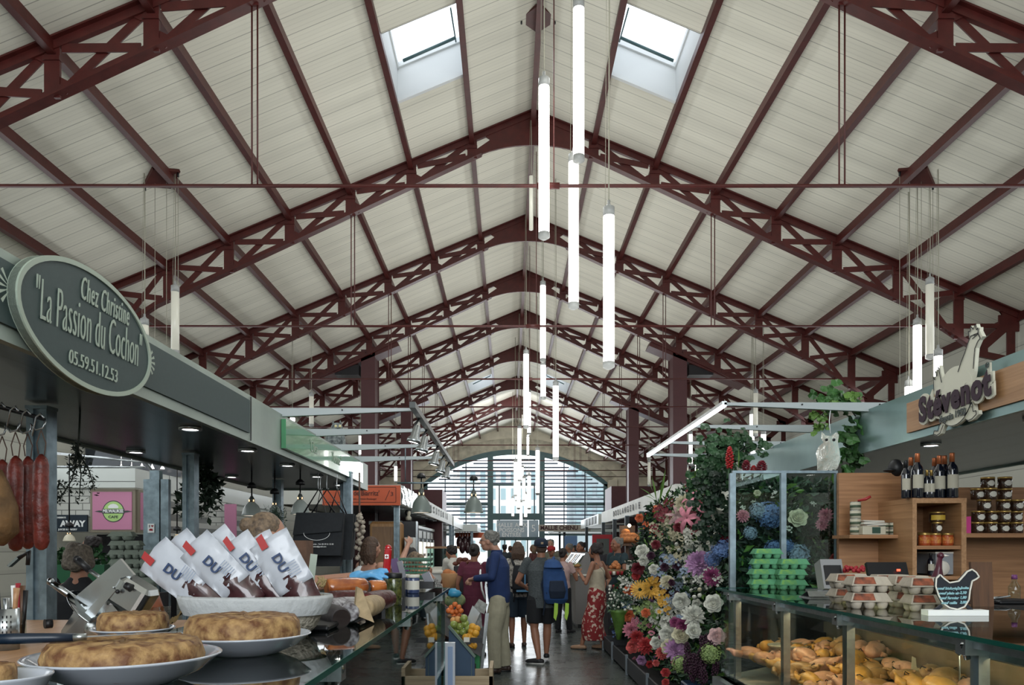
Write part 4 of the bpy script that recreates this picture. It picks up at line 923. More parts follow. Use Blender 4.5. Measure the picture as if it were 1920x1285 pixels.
t = thing('flat_hat', 'dark cap resting on top of the unit beside the bottles', 'cap', (2.9, 5.8, 2.13)); mb = MB(); mb.ell((WX(1682, 5.9), 5.92, 2.17), (.06, .06, .07), 12); mb.build('crown', M_black, t); mb = MB(); mb.ell((WX(1668, 5.9), 5.9, 2.15), (.05, .05, .012), 12); mb.build('peak', M_black, t)
# ================================================================ glass counters
def counter(name, lab, xf, xb, y0, y1, posts, base_m, s, zb=.62, gm=None):
    gm = gm or M_pane
    """s: direction the customers' side faces (+1 faces +X)"""
    t = thing(name, lab, 'display counter', ((xf + xb) / 2, (y0 + y1) / 2, 0))
    lo, hi = min(xf, xb), max(xf, xb)
    mb = MB(); mb.box(lo, hi, y0, y1, 1.238, 1.25); mb.build('glass_top', M_topglass, t)
    mb = MB(); mb.box(min(xf, xf + s * .004), max(xf, xf + s * .004), y0, y1, 1.236, 1.252); mb.box(lo, hi, y1, y1 + .004, 1.236, 1.252); mb.build('glass_edge', M_gedge, t)
    xi = xf - s * .06
    mb = MB(); mb.box(min(xi, xi - s * .006), max(xi, xi - s * .006), y0, y1 - .02, zb, 1.225); mb.build('front_glass', gm, t)
    mb = MB(); mb.box(lo + .03, hi - .03, y1 - .03, y1 - .024, zb, 1.225); mb.build('end_glass', gm, t)
    for y in posts:
        mb = MB(); mb.box(min(xi - s * .01, xi - s * .05), max(xi - s * .01, xi - s * .05), y - .025, y + .025, zb, 1.2)
        mb.cbox((xi - s * .01, y, 1.205), (.1, .06, .06)); mb.build('post', M_steel, t)
        mb = MB(); mb.tube([(xi + s * .025, y - .02, 1.23), (xi + s * .035, y - .01, 1.21), (xi + s * .015, y, 1.16)], .012, 8); mb.build('clamp', mat('chrome', srgb(220, 222, 224), rough=.08, metal=1), t)
    mb = MB(); mb.box(min(xi, xi + s * .012), max(xi, xi + s * .012), y0, y1 - .02, 1.2, 1.222); mb.build('top_rail', M_steel, t)
    mb = MB(); mb.box(lo + .02, hi, y0, y1 - .01, 0.08, zb); mb.build('base', base_m, t)
    mb = MB(); mb.box(min(xf + s * .03, xf - s * .08), max(xf + s * .03, xf - s * .08), y0, y1, zb - .09, zb); mb.build('bumper', M_steel, t)
    mb = MB(); mb.box(lo + .08, hi - .05, y0, y1 - .05, 0, .08); mb.build('plinth', M_black, t)
    return t
pc = counter('poultry_counter', 'long glass display counter filled with raw chickens', 1.58, 2.5, 1.2, 5.84, (5.6, 4.63, 3.77, 2.72), M_steel, -1, .58)
mb = MB(); mb.box(2.38, 2.5, 1.2, 5.8, .92, 1.0); mb.box(2.40, 2.44, 1.2, 5.8, .62, .95); mb.build('back_ledge', mat('warm_steel', srgb(150, 142, 124), rough=.35, metal=.8, var=.1), pc)
mb = MB(); mb.add([(1.66, 1.2, .60), (2.42, 1.2, .76), (2.42, 5.78, .76), (1.66, 5.78, .60)], [(0, 1, 2, 3)]); mb.build('tray', mat('white_tray', srgb(190, 180, 160), rough=.5), pc)
for i in range(7):
    mb = MB(); mb.box(2.396, 2.40, 1.7 + i * .58, 2.1 + i * .58, .80, .87); mb.build('vent_grille', mat('dark_grille', srgb(50, 48, 44), rough=.5), pc)
mb = MB(); mb.tube([(1.72, 1.4, 1.19), (1.72, 5.6, 1.19)], .013, 8); mb.build('case_lamp', mat('warm_case_tube', (1, .85, .6, 1), emit=(1, .74, .42, 1), es=34), pc)
mb = MB(); mb.box(1.69, 1.75, 1.4, 5.6, 1.205, 1.225); mb.box(1.686, 1.69, 1.4, 5.6, 1.165, 1.225); mb.build('lamp_reflector', M_steel, pc)
# chickens
rnd = random.Random(11)
def chicken_mesh(seed):
    r = random.Random(seed); mb = MB()
    mb.ell((0, 0, .065), (.075, .12, .062), 16, 10); mb.ell((0, -.07, .06), (.06, .07, .055), 12); mb.ell((0, .1, .055), (.05, .06, .045), 12)
    for s in (-1, 1):
        mb.tube([(s * .05, .06, .05), (s * .075, .11, .06), (s * .055, .16, .085)], [.04, .035, .016], 8); mb.tube([(s * .055, .16, .085), (s * .04, .2, .09)], [.014, .009], 6)
        mb.tube([(s * .07, -.05, .06), (s * .095, -.01, .05), (s * .08, .03, .045)], [.022, .018, .01], 8)
    return mb
M_ch = [mat('chicken_skin_pale', srgb(214, 160, 128), rough=.38, var=.14, scale=22, bump=.25, coat=.2), mat('chicken_skin_yellow', srgb(214, 158, 78), rough=.38, var=.14, scale=18, bump=.25, coat=.2), mat('chicken_skin_tan', srgb(176, 134, 84), rough=.4, var=.18, scale=14, bump=.25, coat=.2)]
prot = []
for i in range(3):
    mb = chicken_mesh(i); o = mb.build('chicken', M_ch[i]); 
    mb = MB(); mb.tube([(-.02, .13, .1), (.0, .15, .115), (.02, .13, .1)], .004, 5); mb.build('string_tie', M_black, o); prot.append(o)
k = 0
for row in range(16):
    Y = 5.6 - row * .19
    for c in range(5):
        x = 1.75 + c * .135 + rnd.uniform(-.02, .02) + (.05 if row % 2 else 0)
        if row < 2 and c == 4: continue
        z = .605 + .21 * (x - 1.66) + .04 + rnd.uniform(0, .05) + (.05 if row < 5 else 0)
        pi = [1, 0, 0, 2, 1, 0, 2][rnd.randrange(7)]
        o = prot[k] if k < 3 else dup(prot[pi])
        o.location = (x, Y + rnd.uniform(-.04, .04), z); o.rotation_euler = (rnd.uniform(-.3, .3), rnd.uniform(-.3, .3), rnd.uniform(0, 6.28)); o.scale = (rnd.uniform(.66, .86),) * 3
        tag(o, 'raw plucked chicken lying among others in the poultry counter', 'chicken', 'raw chickens in the display'); k += 1
for i, (y, x) in enumerate(((5.3, 2.3), (3.3, 2.15), (4.35, 2.34))):
    t = thing('price_card', 'cream hen-shaped price card %s in the poultry counter' % ['near the far end', 'closest to the camera', 'halfway along the back'][i], 'price card', (x, y, .8))
    mb = MB(); mb.prism([(-.05, 0), (.05, 0), (.055, .1), (.03, .11), (.015, .08), (-.03, .085), (-.035, .14), (-.055, .15), (-.06, .08)], Matrix.Translation((x, y, .79)) @ FRAME['-Y'], .004); mb.build('card', mat('cream_card', srgb(206, 194, 164), rough=.6), t)
    mb = MB(); mb.tube([(x, y + .01, .70), (x, y + .01, .82)], .004, 5); mb.build('spike', M_steel, t)
t = thing('wire_card_holder', 'tall wire loop holder standing at the back of the poultry counter', 'holder', (2.3, 4.0, .8)); mb = MB(); mb.tube([(2.32, 3.95, .72), (2.32, 3.95, 1.0)] + [(2.32 + .03 * math.sin(a), 3.95, 1.04 - .04 * math.cos(a)) for a in (0, 1, 2, 3.14, 4.2, 5.2, 6.28)], .004, 6); mb.build('wire', M_steel, t)
for i, (x, y) in enumerate(((2.0, 5.45), (2.3, 4.9))):
    mb = MB(); mb.lathe([(.001, 0), (.1, 0), (.13, .02), (.13, .03), (.1, .012)], (x, y, .84), 20, sx=1.2); tag(mb.build('serving_dish', M_tin), 'shallow off-white dish %s inside the poultry counter' % ['at the far end', 'against the back ledge'][i], 'dish')
# backstage behind the counter: white worktop, tub, paper
t = thing('worktop', 'cream worktop behind the poultry counter', 'worktop', (2.9, 4, 0)); mb = MB(); mb.box(2.55, 3.3, 1.2, 5.35, .86, .9); mb.build('slab', mat('cream_slab', srgb(178, 172, 150), rough=.5), t); mb = MB(); mb.box(2.6, 3.25, 1.25, 5.3, 0, .86); mb.build('cupboard', mat('dark_warm_grey', srgb(70, 70, 66), rough=.7), t)  # cupboard in one plain dark grey
for i, (x, y) in enumerate(((2.75, 5.05), (2.75, 3.85))):
    t = thing('plastic_tub', 'white tub with a turquoise band, %s on the worktop' % ['far one', 'near one'][i], 'tub', (x, y, .9)); mb = MB(); mb.lathe([(.001, 0), (.09, 0), (.1, .16), (.105, .165)], (x, y, .9), 22); mb.build('tub', M_paper, t); mb = MB(); mb.lathe([(.0925, .02), (.094, .035)], (x, y, .9), 22); mb.build('band', mat('turquoise_band', srgb(40, 140, 130)), t)
t = thing('wrapping_paper', 'printed wrapping paper sheet standing behind the counter', 'paper', (2.65, 3.2, .9)); mb = MB(); mb.smooth = True; vs = []
for i in range(9):
    for j in range(7): vs.append((2.62 + .04 * math.sin(i * .7) + .02 * j / 6, 2.5 + i * .06, .9 + j * .035 - .01 * math.cos(i)))
mb.add(vs, [(i * 7 + j, (i + 1) * 7 + j, (i + 1) * 7 + j + 1, i * 7 + j + 1) for i in range(8) for j in range(6)], True); mb.build('sheet', mat('dotted_paper', srgb(206, 196, 176), rough=.7, var=.06, scale=60), t)
t = thing('cable_tangle', 'coil of pale cable hanging behind the near end of the poultry counter', 'cable', (2.6, 2.7, .9)); mb = MB()
rnd = random.Random(8)
for q in range(4):
    cx, cy, cz, rr_ = 2.62, 2.62 + q * .03, 1.0 + .02 * q, .07 + .012 * q
    mb.tube([(cx + .015 * q, cy + rr_ * math.cos(a / 16 * 2 * PI), cz + rr_ * math.sin(a / 16 * 2 * PI)) for a in range(17)], .005, 6)
mb.build('cable', mat('grey_cable', srgb(170, 170, 164), rough=.5), t)
# ---- on the right counter top
M_carton_g = mat('green_pulp', srgb(88, 150, 112), rough=.85, var=.06, scale=40, bump=.15); M_carton = mat('grey_pulp', srgb(172, 164, 150), rough=.9, var=.07, scale=40, bump=.15)
def egg_carton(m, mprint, lab, L=.19, D=.11, H=.07, print_side=True, n=3):
    t = thing('egg_carton', lab, 'egg carton', (0, 0, 0))
    mb = MB()
    for i in range(n):
        for j in range(2):
            cx = -L / 2 + L / n * (i + .5); cy = (-.25 + .5 * j) * D; mb.lathe([(L / n * .26, 0), (L / n * .36, .008), (L / n * .5, H * .5)], (cx, cy, 0), 10)
    mb.build('cups', m, t)
    mb = MB(); a, b, c, d = L / 2 + .004, D / 2 + .004, L / 2 - .014, D / 2 - .016; z0, z1 = H * .5, H
    mb.box(-a - .003, a + .003, -b - .003, b + .003, z0 - .004, z0 + .002)
    mb.add([(-a, -b, z0), (a, -b, z0), (a, b, z0), (-a, b, z0), (-c, -d, z1), (c, -d, z1), (c, d, z1), (-c, d, z1)], [(0, 1, 5, 4), (1, 2, 6, 5), (2, 3, 7, 6), (3, 0, 4, 7), (4, 5, 6, 7)])
    mb.build('lid', m, t)
    if mprint:
        mb = MB(); e = .0015; u0, u1 = (-.92, .2) if print_side else (-.5, .5)
        mb.add([(a * u0, -b - e, z0 + .004), (a * u1, -b - e, z0 + .004), (c * u1, -d - e, z1 - .003), (c * u0, -d - e, z1 - .003)], [(0, 1, 2, 3)]); mb.build('printed_label', mprint, t)
    return t
M_eprint = mat('brown_egg_print', srgb(60, 44, 38), rough=.5, col2=srgb(150, 84, 60), scale=28); M_gprint = mat('lime_print', srgb(128, 172, 84), rough=.5, col2=srgb(88, 148, 100), scale=30)
eg = egg_carton(M_carton_g, M_gprint, 'x', .2, .11, .075)
k = 0
for (px, Y, z, lab) in ((1431, 5.7, 0, 'first column, bottom'), (1431, 5.7, 1, 'first column, second'), (1434, 5.7, 2, 'first column, third'), (1437, 5.7, 3, 'top centre of the green pile'), (1483, 5.6, 0, 'second column, bottom'), (1482, 5.6, 1, 'second column, second'), (1486, 5.6, 2, 'second column, top')):
    o = eg if k == 0 else dup(eg); k += 1; o.location = (WX(px, Y), Y, 1.25 + z * .075); o.rotation_euler = (0, 0, .06 * ((k % 3) - 1)); o['label'] = 'green egg carton, ' + lab + ' on the counter end'; o['group'] = 'green egg cartons'
eg = egg_carton(M_carton, M_eprint, 'x', .19, .11, .08)
k = 0
for (px, Y, z, lab) in ((1590, 4.25, 0, 'first column, bottom'), (1590, 4.25, 1, 'first column, top'), (1625, 3.85, 0, 'front column, bottom'), (1625, 3.85, 1, 'front column, top'), (1668, 4.1, 0, 'middle column, bottom'), (1668, 4.1, 1, 'middle column, top'), (1735, 3.7, 0, 'column by the board, bottom'), (1732, 3.7, 1, 'column by the board, top'), (1705, 3.95, 0, 'column behind, bottom'), (1703, 3.95, 1, 'column behind, top')):
    o = eg if k == 0 else dup(eg); k += 1; o.location = (WX(px, Y), Y, 1.25 + z * .081); o.rotation_euler = (0, 0, .05 * ((k % 3) - 1)); o['label'] = 'grey pulp egg carton with egg print, ' + lab; o['group'] = 'grey egg cartons on the poultry counter'
t = thing('steel_tongs_tray', 'small shiny steel tray lying on the counter before the egg cartons', 'tray', (WX(1535, 4.7), 4.7, 1.25)); mb = MB(); x = WX(1535, 4.7); mb.add([(x - .09, 4.62, 1.26), (x + .09, 4.62, 1.26), (x + .07, 4.7, 1.29), (x - .07, 4.7, 1.29), (x + .08, 4.78, 1.255), (x - .08, 4.78, 1.255)], [(0, 1, 2, 3), (3, 2, 4, 5)]); mb.box(x - .09, x + .09, 4.6, 4.78, 1.25, 1.256); mb.build('tray', M_steel, t)
t = thing('weighing_scale', 'dark-fronted scale head behind the printed egg cartons', 'scale', (WX(1560, 5.0), 5.0, 1.25)); x = WX(1556, 5.0); mb = MB(); mb.cbox((x, 5.0, 1.37), (.14, .1, .2), Matrix.Rotation(-.35, 4, 'X')); mb.build('head', mat('silver_plastic', srgb(140, 142, 144), rough=.35), t); mb = MB(); mb.cbox((x, 4.945, 1.38), (.11, .01, .13), Matrix.Rotation(-.35, 4, 'X')); mb.build('screen', M_black, t); mb = MB(); mb.box(x - .1, x + .1, 4.95, 5.15, 1.25, 1.28); mb.build('platform', M_steel, t)
t = thing('side_shelf', 'dark work shelf level with the glass top behind the poultry counter', 'shelf', (2.9, 4.2, 1.2)); mb = MB(); mb.box(2.51, 3.25, 3.9, 4.6, 1.215, 1.25); mb.build('slab', M_black, t); mb = MB(); mb.box(2.6, 3.2, 3.95, 4.55, .9, 1.215); mb.build('riser', MATS['dark_warm_grey'], t)
t = thing('cash_register', 'black cash register with raised screen behind the egg cartons', 'cash register', (WX(1640, 5.0), 5.0, 1.25)); x = WX(1640, 5.0); mb = MB(); mb.rbox((x, 5.05, 1.3), (.36, .25, .1), .02); mb.build('drawer', M_black, t); mb = MB(); mb.cbox((x + .08, 5.0, 1.40), (.26, .03, .12), Matrix.Rotation(-.4, 4, 'X')); mb.build('screen', M_black, t); mb = MB(); mb.cbox((x + .14, 4.97, 1.41), (.02, .01, .015)); mb.build('indicator', mat('red_led', (1, .1, .05, 1), emit=(1, .1, .05, 1), es=2), t)
mb = MB(); rnd = random.Random(5)
for i in range(22): mb.ell((WX(1603, 4.9) + rnd.uniform(-.06, .06), 4.9 + rnd.uniform(-.03, .03), 1.405 + rnd.uniform(0, .03)), (.014, .01, .012), 6)
tag(mb.build('red_petal_garland', mat('crimson_petal', srgb(150, 34, 44), rough=.6)), 'dull red fabric garland lying behind the egg cartons', 'garland')
# hen blackboard on a white plank
pl = W(1790, 1150, 3.5); t = thing('white_plank', 'short white board lying on the glass under the hen blackboard', 'board', (WX(1790, 3.45), 3.45, 1.25)); mb = MB(); mb.cbox((WX(1790, 3.45), 3.45, 1.263), (.27, .06, .025)); mb.build('plank', M_white, t)
hb = thing('hen_blackboard', 'hen-shaped blackboard with chalk writing and pale edge on a white plank', 'menu board', (WX(1800, 3.45), 3.45, 1.275))
def HP(px, py): c = W(px, py, 3.45); return (c.x, c.z)
outl = [HP(*q) for q in ((1755, 1085), (1762, 1078), (1770, 1086), (1780, 1093), (1797, 1090), (1808, 1078), (1813, 1072), (1822, 1068), (1830, 1074), (1835, 1082), (1830, 1086), (1822, 1090), (1818, 1108), (1816, 1125), (1808, 1138), (1795, 1143), (1780, 1140), (1768, 1132), (1760, 1118), (1754, 1100))]
M2 = Matrix(((1, 0, 0, 0), (0, 0, 1, 3.45), (0, 1, 0, 0), (0, 0, 0, 1)))
mb = MB(); mb.prism(outl[::-1], M2, .015)
for q in (((1765, 1136), (1752, 1146)), ((1812, 1136), (1824, 1148))): a_, b_ = W(q[0][0], q[0][1], 3.457), W(q[1][0], q[1][1], 3.457); mb.bar(a_, b_, .012, .014)
mb.build('board', mat('blackboard', srgb(20, 26, 36), rough=.5), hb)
cx_ = sum(p[0] for p in outl) / len(outl); cz_ = sum(p[1] for p in outl) / len(outl); mb = MB()
for i in range(len(outl)):
    a_, b_ = outl[i], outl[(i + 1) % len(outl)]; mb.bar((a_[0], 3.448, a_[1]), (b_[0], 3.448, b_[1]), .005, .006)
mb.build('edge', M_paper, hb)
M_chalk = mat('pale_blue_chalk', srgb(150, 196, 206), rough=.8)
for i, s_ in enumerate(('oeuf biologique', 'oeuf plein air', 'oeuf fermier', 'oeuf caille')): text(s_, 'chalk_writing', M_chalk, hb, (WX(1780, 3.44), 3.443, WZ(1104 + i * 9, 3.44)), .017, shear=.3, bold=.0004); text(('la boite', '2,50', '1,80', '3,00')[i], 'chalk_price', M_chalk, hb, (WX(1806, 3.44), 3.443, WZ(1103 + i * 9, 3.44)), .017, shear=.3, bold=.0004)
t = thing('hen_figurine', 'slim wine-red hen figure standing behind the blackboard', 'figurine', (WX(1762, 4.3), 4.3, 1.25)); x = WX(1760, 4.3); mb = MB(); mb.tube([(x - .03, 4.3, 1.28), (x - .01, 4.3, 1.36), (x + .0, 4.3, 1.44), (x + .005, 4.3, 1.5)], [.05, .04, .018, .014], 10); mb.ell((x + .01, 4.3, 1.51), .02, 8); mb.build('body', mat('wine_red', srgb(74, 28, 44), rough=.3), t); mb = MB(); mb.lathe([(.008, 0), (.001, .03)], (x + .03, 4.3, 1.51), 6, Matrix.Rotation(PI / 2, 4, 'Y')); mb.build('beak', M_paper, t)
mb = MB(); mb.cbox((WX(1840, 4.0), 4.0, 1.36), (.11, .02, .24), Matrix.Rotation(-.08, 4, 'X')); tag(mb.build('chopping_board', M_darkwood), 'dark wooden chopping board propped behind the hen blackboard', 'chopping board')
t = thing('spray_bottle', 'clear spray bottle with a purple cap at the frame edge of the counter', 'bottle', (WX(1902, 4.4), 4.4, 1.25)); mb = MB(); mb.lathe([(.001, 0), (.03, 0), (.032, .08), (.014, .11), (.014, .13)], (WX(1902, 4.4), 4.4, 1.25), 14); mb.build('bottle', M_jar, t); mb = MB(); mb.lathe([(.016, .125), (.014, .15), (.001, .15)], (WX(1902, 4.4), 4.4, 1.25), 12); mb.build('cap', mat('purple_cap', srgb(110, 60, 110), rough=.4), t)
t = thing('counter_tray', 'black tray with small utensils on the counter at the frame edge', 'tray', (WX(1885, 4.3), 4.3, 1.25)); mb = MB(); mb.rbox((WX(1890, 4.2), 4.2, 1.262), (.22, .2, .02), .01); mb.build('tray', M_black, t)
for i in range(3): mb = MB(); x = WX(1870 + i * 10, 4.2); mb.tube([(x - .06, 4.15 + i * .04, 1.28), (x + .05, 4.2 + i * .03, 1.285)], .005, 6); mb.build('utensil', M_steel, t)
mb = MB(); mb.cbox((WX(1817, 5.5), 5.52, 1.72), (.04, .02, .12)); tag(mb.build('pink_card', mat('magenta_card', srgb(196, 60, 130))), 'small magenta card standing at the tower edge on the long shelf', 'card')
# ================================================================ charcuterie counter and its goods
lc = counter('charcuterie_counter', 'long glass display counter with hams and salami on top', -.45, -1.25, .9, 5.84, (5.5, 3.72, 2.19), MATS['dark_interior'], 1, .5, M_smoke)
mb = MB(); mb.box(-1.2, -.55, 1.0, 5.75, .5, .62); mb.build('tray', mat('dim_steel', srgb(90, 96, 100), rough=.4, metal=.6), lc)
mb = MB(); mb.box(-1.22, -1.18, 1.0, 5.8, .5, 1.2); mb.build('back_glass_frame', mat('case_back', srgb(58, 66, 70), rough=.5), lc)
mb = MB(); mb.box(-1.1, -.6, 1.6, 5.6, .93, .94); mb.build('inner_shelf', M_topglass, lc)
M_pinkpack = mat('pink_vacuum_pack', srgb(150, 96, 104), rough=.3, var=.3, scale=30, coat=.6); M_redmeat = mat('cured_meat_red', srgb(104, 40, 38), rough=.35, var=.3, scale=30, coat=.4)
rnd = random.Random(21)
for i in range(16):
    y = 2.7 + i * .1; mb = MB(); mb.cbox((-.72, y, .72), (.22, .02, .2), Matrix.Rotation(-.5, 4, 'X') @ Matrix.Rotation(rnd.uniform(-.1, .1), 4, 'Y'))
    tag(mb.build('meat_pack', M_pinkpack), 'pink vacuum-packed slices standing in a row inside the charcuterie counter', 'meat pack', 'packs filed inside the charcuterie counter')
for i in range(5):
    y = 2.3 + i * .17; mb = MB(); mb.tube([(-.85 - .03 * i, y, .68), (-.72, y + .03, .7), (-.6, y, .68)], [.03, .042, .028], 10)
    tag(mb.build('dry_sausage', M_redmeat), 'short red sausage lying at the near end inside the charcuterie counter', 'sausage', 'sausages inside the charcuterie counter')
# plates with tortillas
M_china = mat('white_china', srgb(178, 184, 194), rough=.16, coat=.5)
M_tort = mat('browned_omelette', srgb(168, 136, 90), rough=.65, col2=srgb(96, 60, 34), scale=34, bump=.5)
def plate(px, Y, r, z, h, lab):
    c = (WX(px, Y), Y, z); t = thing('plate', lab, 'plate', c, 'white plates of omelette')
    mb = MB(); mb.lathe([(.001, 0), (r * .5, 0), (r * .54, .004), (r * .8, h * .45), (r * .97, h * .94), (r, h), (r * .985, h + .003), (r * .94, h * .97), (r * .74, h * .5), (r * .5, .014), (.001, .013)], c, 48); mb.build('dish', M_china, t); return c
def omelette(c, r, z, h, lab, seed):
    rn = random.Random(seed); mb = MB(); n = 56; prof = [(.0, 0), (.90, .0), (.98, .2), (1.0, .5), (.97, .8), (.9, .97), (.6, 1.02), (.3, 1.0), (0, 1.0)]
    vs = []
    nz = [[rn.uniform(-1, 1) for _ in range(n)] for _ in prof]
    for j, (q, u) in enumerate(prof):
        for i in range(n):
            w_ = 1 + .012 * nz[j][i] + .015 * math.sin(i * 2 * PI / n * 5 + seed); vs.append((c[0] + max(q, .002) * r * w_ * math.cos(2 * PI * i / n), c[1] + max(q, .002) * r * w_ * math.sin(2 * PI * i / n), z + h * u + .003 * nz[j][(i * 7) % n] * (1 if 0 < u else 0)))
    m = len(prof); mb.add(vs, [(j * n + i, j * n + (i + 1) % n, (j + 1) * n + (i + 1) % n, (j + 1) * n + i) for j in range(m - 1) for i in range(n)], True)
    o = mb.build('omelette', M_tort); tag(o, lab, 'omelette', 'thick potato omelettes')
    return o
c = plate(235, 1.72, .205, 1.25, .062, 'white plate with the widest omelette and a knife across it'); omelette(c, .165, 1.272, .075, 'thick browned omelette with a knife lying across its top', 1)
c2 = plate(457, 2.2, .188, 1.25, .055, 'white plate with an omelette under the basket rim'); omelette(c2, .158, 1.272, .088, 'thick browned omelette just in front of the basket', 2)
c3 = plate(5, 1.45, .085, 1.25, .06, 'small white dish cut by the bottom corner of the photo'); omelette((c3[0] - .03, c3[1], 0), .05, 1.29, .04, 'bit of omelette in the small dish at the photo corner', 3)
c4 = plate(250, 2.55, .13, 1.25, .035, 'plate almost hidden behind the knife-topped omelette'); omelette(c4, .11, 1.262, .075, 'browned omelette peeking over the knife-topped one', 4)
kn = thing('carving_knife', 'blue-black handled carving knife laid across the widest omelette', 'knife', (-1.0, 1.6, 1.36))
a_, b_, c_ = W(-20, 1206, 1.62), W(138, 1203, 1.66), W(335, 1190, 1.72); a_.z = 1.3585; b_.z = 1.358; c_.z = 1.364
mb = MB(); mb.tube([a_, a_.lerp(b_, .3), a_.lerp(b_, .7), b_], [.011, .012, .0105, .009], 10); mb.build('handle', mat('blue_black_handle', srgb(18, 32, 48), rough=.35), kn)
mb = MB(); mb.tube([b_, b_.lerp(c_, .12)], [.009, .007], 10); mb.build('bolster', M_steel, kn)
mb = MB(); d_ = (c_ - b_).normalized(); s_ = Vector((-d_.y, d_.x, 0)) * .016; p0 = b_.lerp(c_, .1); mb.add([p0 - s_, p0 + s_, c_ + s_ * .1, c_ - s_ * .6, p0 + Vector((0, 0, .002))], [(0, 3, 2, 1), (0, 1, 2, 3)][:1]); mb.build('blade', M_steel, kn)
# basket with wrapped hams
bc = (WX(480, 2.65), 2.65, 1.25); bk = thing('basket', 'oval cloth-lined basket filled with wrapped meat packets', 'basket', bc)
M_cloth = mat('off_white_cloth', srgb(176, 180, 182), rough=.9, bump=.4, scale=30)
mb = MB(); mb.lathe([(.001, 0), (.7, 0), (.82, .03), (.93, .085), (1, .125), (1.02, .135), (.98, .138), (.9, .1), (.75, .03), (.001, .02)], bc, 48, Matrix.Identity(4), sx=.25, sy=.165); mb.build('weave', mat('whitewashed_wicker', srgb(166, 160, 146), rough=.8, bump=.8, scale=60, var=.12), bk)
mb = MB(); mb.lathe([(.88, .07), (.98, .115), (1.045, .142), (1.06, .13), (1.02, .10), (.97, .075)], bc, 64, Matrix.Identity(4), sx=.25, sy=.165, caps=False); mb.build('cloth_lining', M_cloth, bk)
M_wrap = mat('white_wrapper', srgb(178, 183, 192), rough=.35, coat=.3, var=.04, scale=20); M_dry = mat('dark_cured_ham', srgb(58, 30, 34), rough=.3, coat=.8, var=.3, scale=40); M_redl = mat('red_seal', srgb(160, 44, 44), rough=.5); M_blue = mat('navy_print', srgb(40, 60, 96), rough=.5)
def packet(p0, p1, Y0, Y1, w, i, lab):
    A = W(p0[0], p0[1], Y0); B = W(p1[0], p1[1], Y1)
    t = thing('wrapped_ham', lab, 'meat packet', A, 'wrapped ham packets in the basket')
    d = (B - A); L = d.length; d.normalize(); side = Vector((d.z, 0, -d.x)).normalized(); nrm = side.cross(d).normalized()
    if nrm.y > 0: nrm = -nrm
    rn = random.Random(i)
    def slab(u0, u1, w0, w1, th, nseg=6, bow=.0):
        mb = MB(); vs = []; cr = 7
        for k in range(nseg + 1):
            u = u0 + (u1 - u0) * k / nseg; ww = w0 + (w1 - w0) * k / nseg
            for j in range(cr):
                v = -1 + 2 * j / (cr - 1); b = math.cos(v * PI / 2) * th + .004 * math.sin(u * 19 + v * 5 + i)
                vs.append(A + d * (L * u) + side * (ww / 2 * v) + nrm * (b + bow * math.sin(PI * u)))
            for j in range(cr):
                v = 1 - 2 * j / (cr - 1); vs.append(A + d * (L * u) + side * (ww / 2 * v) - nrm * (math.cos(v * PI / 2) * th * .5 - bow * math.sin(PI * u) + .001))
        R = 2 * cr; fs = [(k * R + j, k * R + (j + 1) % R, (k + 1) * R + (j + 1) % R, (k + 1) * R + j) for k in range(nseg) for j in range(R)]
        fs += [tuple(range(R))[::-1], tuple(nseg * R + j for j in range(R))]
        mb.add(vs, fs, True); return mb
    slab(0, .45, w * .8, w, .028).build('ham', M_dry, t)
    slab(.28, .97, w * 1.02, w * 1.12, .017, 10, .01).build('wrapper', M_wrap, t)
    mb = MB(); q = A + d * (L * .86) + nrm * .03 - side * w * .24; mb.add([q, q + side * w * .2, q + side * w * .22 + d * .05, q + side * w * .02 + d * .045], [(0, 1, 2, 3)]); mb.build('red_seal', M_redl, t)
    lx = A + d * (L * .62) + nrm * .036
    o = text('DU', 'lettering', M_blue, t, (0, 0, 0), .045, bold=.001)
    ax = side if side.x > 0 else -side; Mx = Matrix((( -d.x, ax.x, -nrm.x * -1, lx.x), (-d.y, ax.y, nrm.y, lx.y), (-d.z, ax.z, nrm.z, lx.z), (0, 0, 0, 1)))
    base = Vector(t.location); ex = (d * -1) if d.x < 0 else d; ey = nrm.cross(ex)
    Mx = Matrix(((ex.x, ey.x, nrm.x, lx.x), (ex.y, ey.y, nrm.y, lx.y), (ex.z, ey.z, nrm.z, lx.z), (0, 0, 0, 1))); o.matrix_local = Matrix.Translation(-base) @ Mx
    mb = MB(); q = A + d * (L * .40) + nrm * .037
    for j in range(6): e = q + d * (.009 * j); mb.add([e + side * w * .05, e + side * w * .38, e + side * w * .38 + d * .003, e + side * w * .05 + d * .003], [(0, 1, 2, 3)])
    mb.build('small_print', mat('faint_print', srgb(140, 152, 172)), t)
pk_ = [((415, 1140), (283, 1035), 2.62, 2.66, .13, 'leaning well out over the edge'), ((448, 1138), (322, 1012), 2.68, 2.72, .12, 'second from the edge'), ((480, 1135), (360, 1016), 2.60, 2.63, .12, 'third from the edge'), ((506, 1135), (392, 1002), 2.7, 2.72, .12, 'in the middle, red seal uppermost'), ((530, 1132), (436, 1010), 2.62, 2.64, .11, 'fifth, beside the blond hair'), ((556, 1135), (478, 1004), 2.68, 2.7, .1, 'next to last, narrow'), ((580, 1138), (500, 1006), 2.6, 2.6, .13, 'last one, beside the salami')]
for i, (a, b, y0, y1, w, lab) in enumerate(pk_): packet(a, b, y0, y1, w, i, 'white wrapped ham packet in the basket, ' + lab)
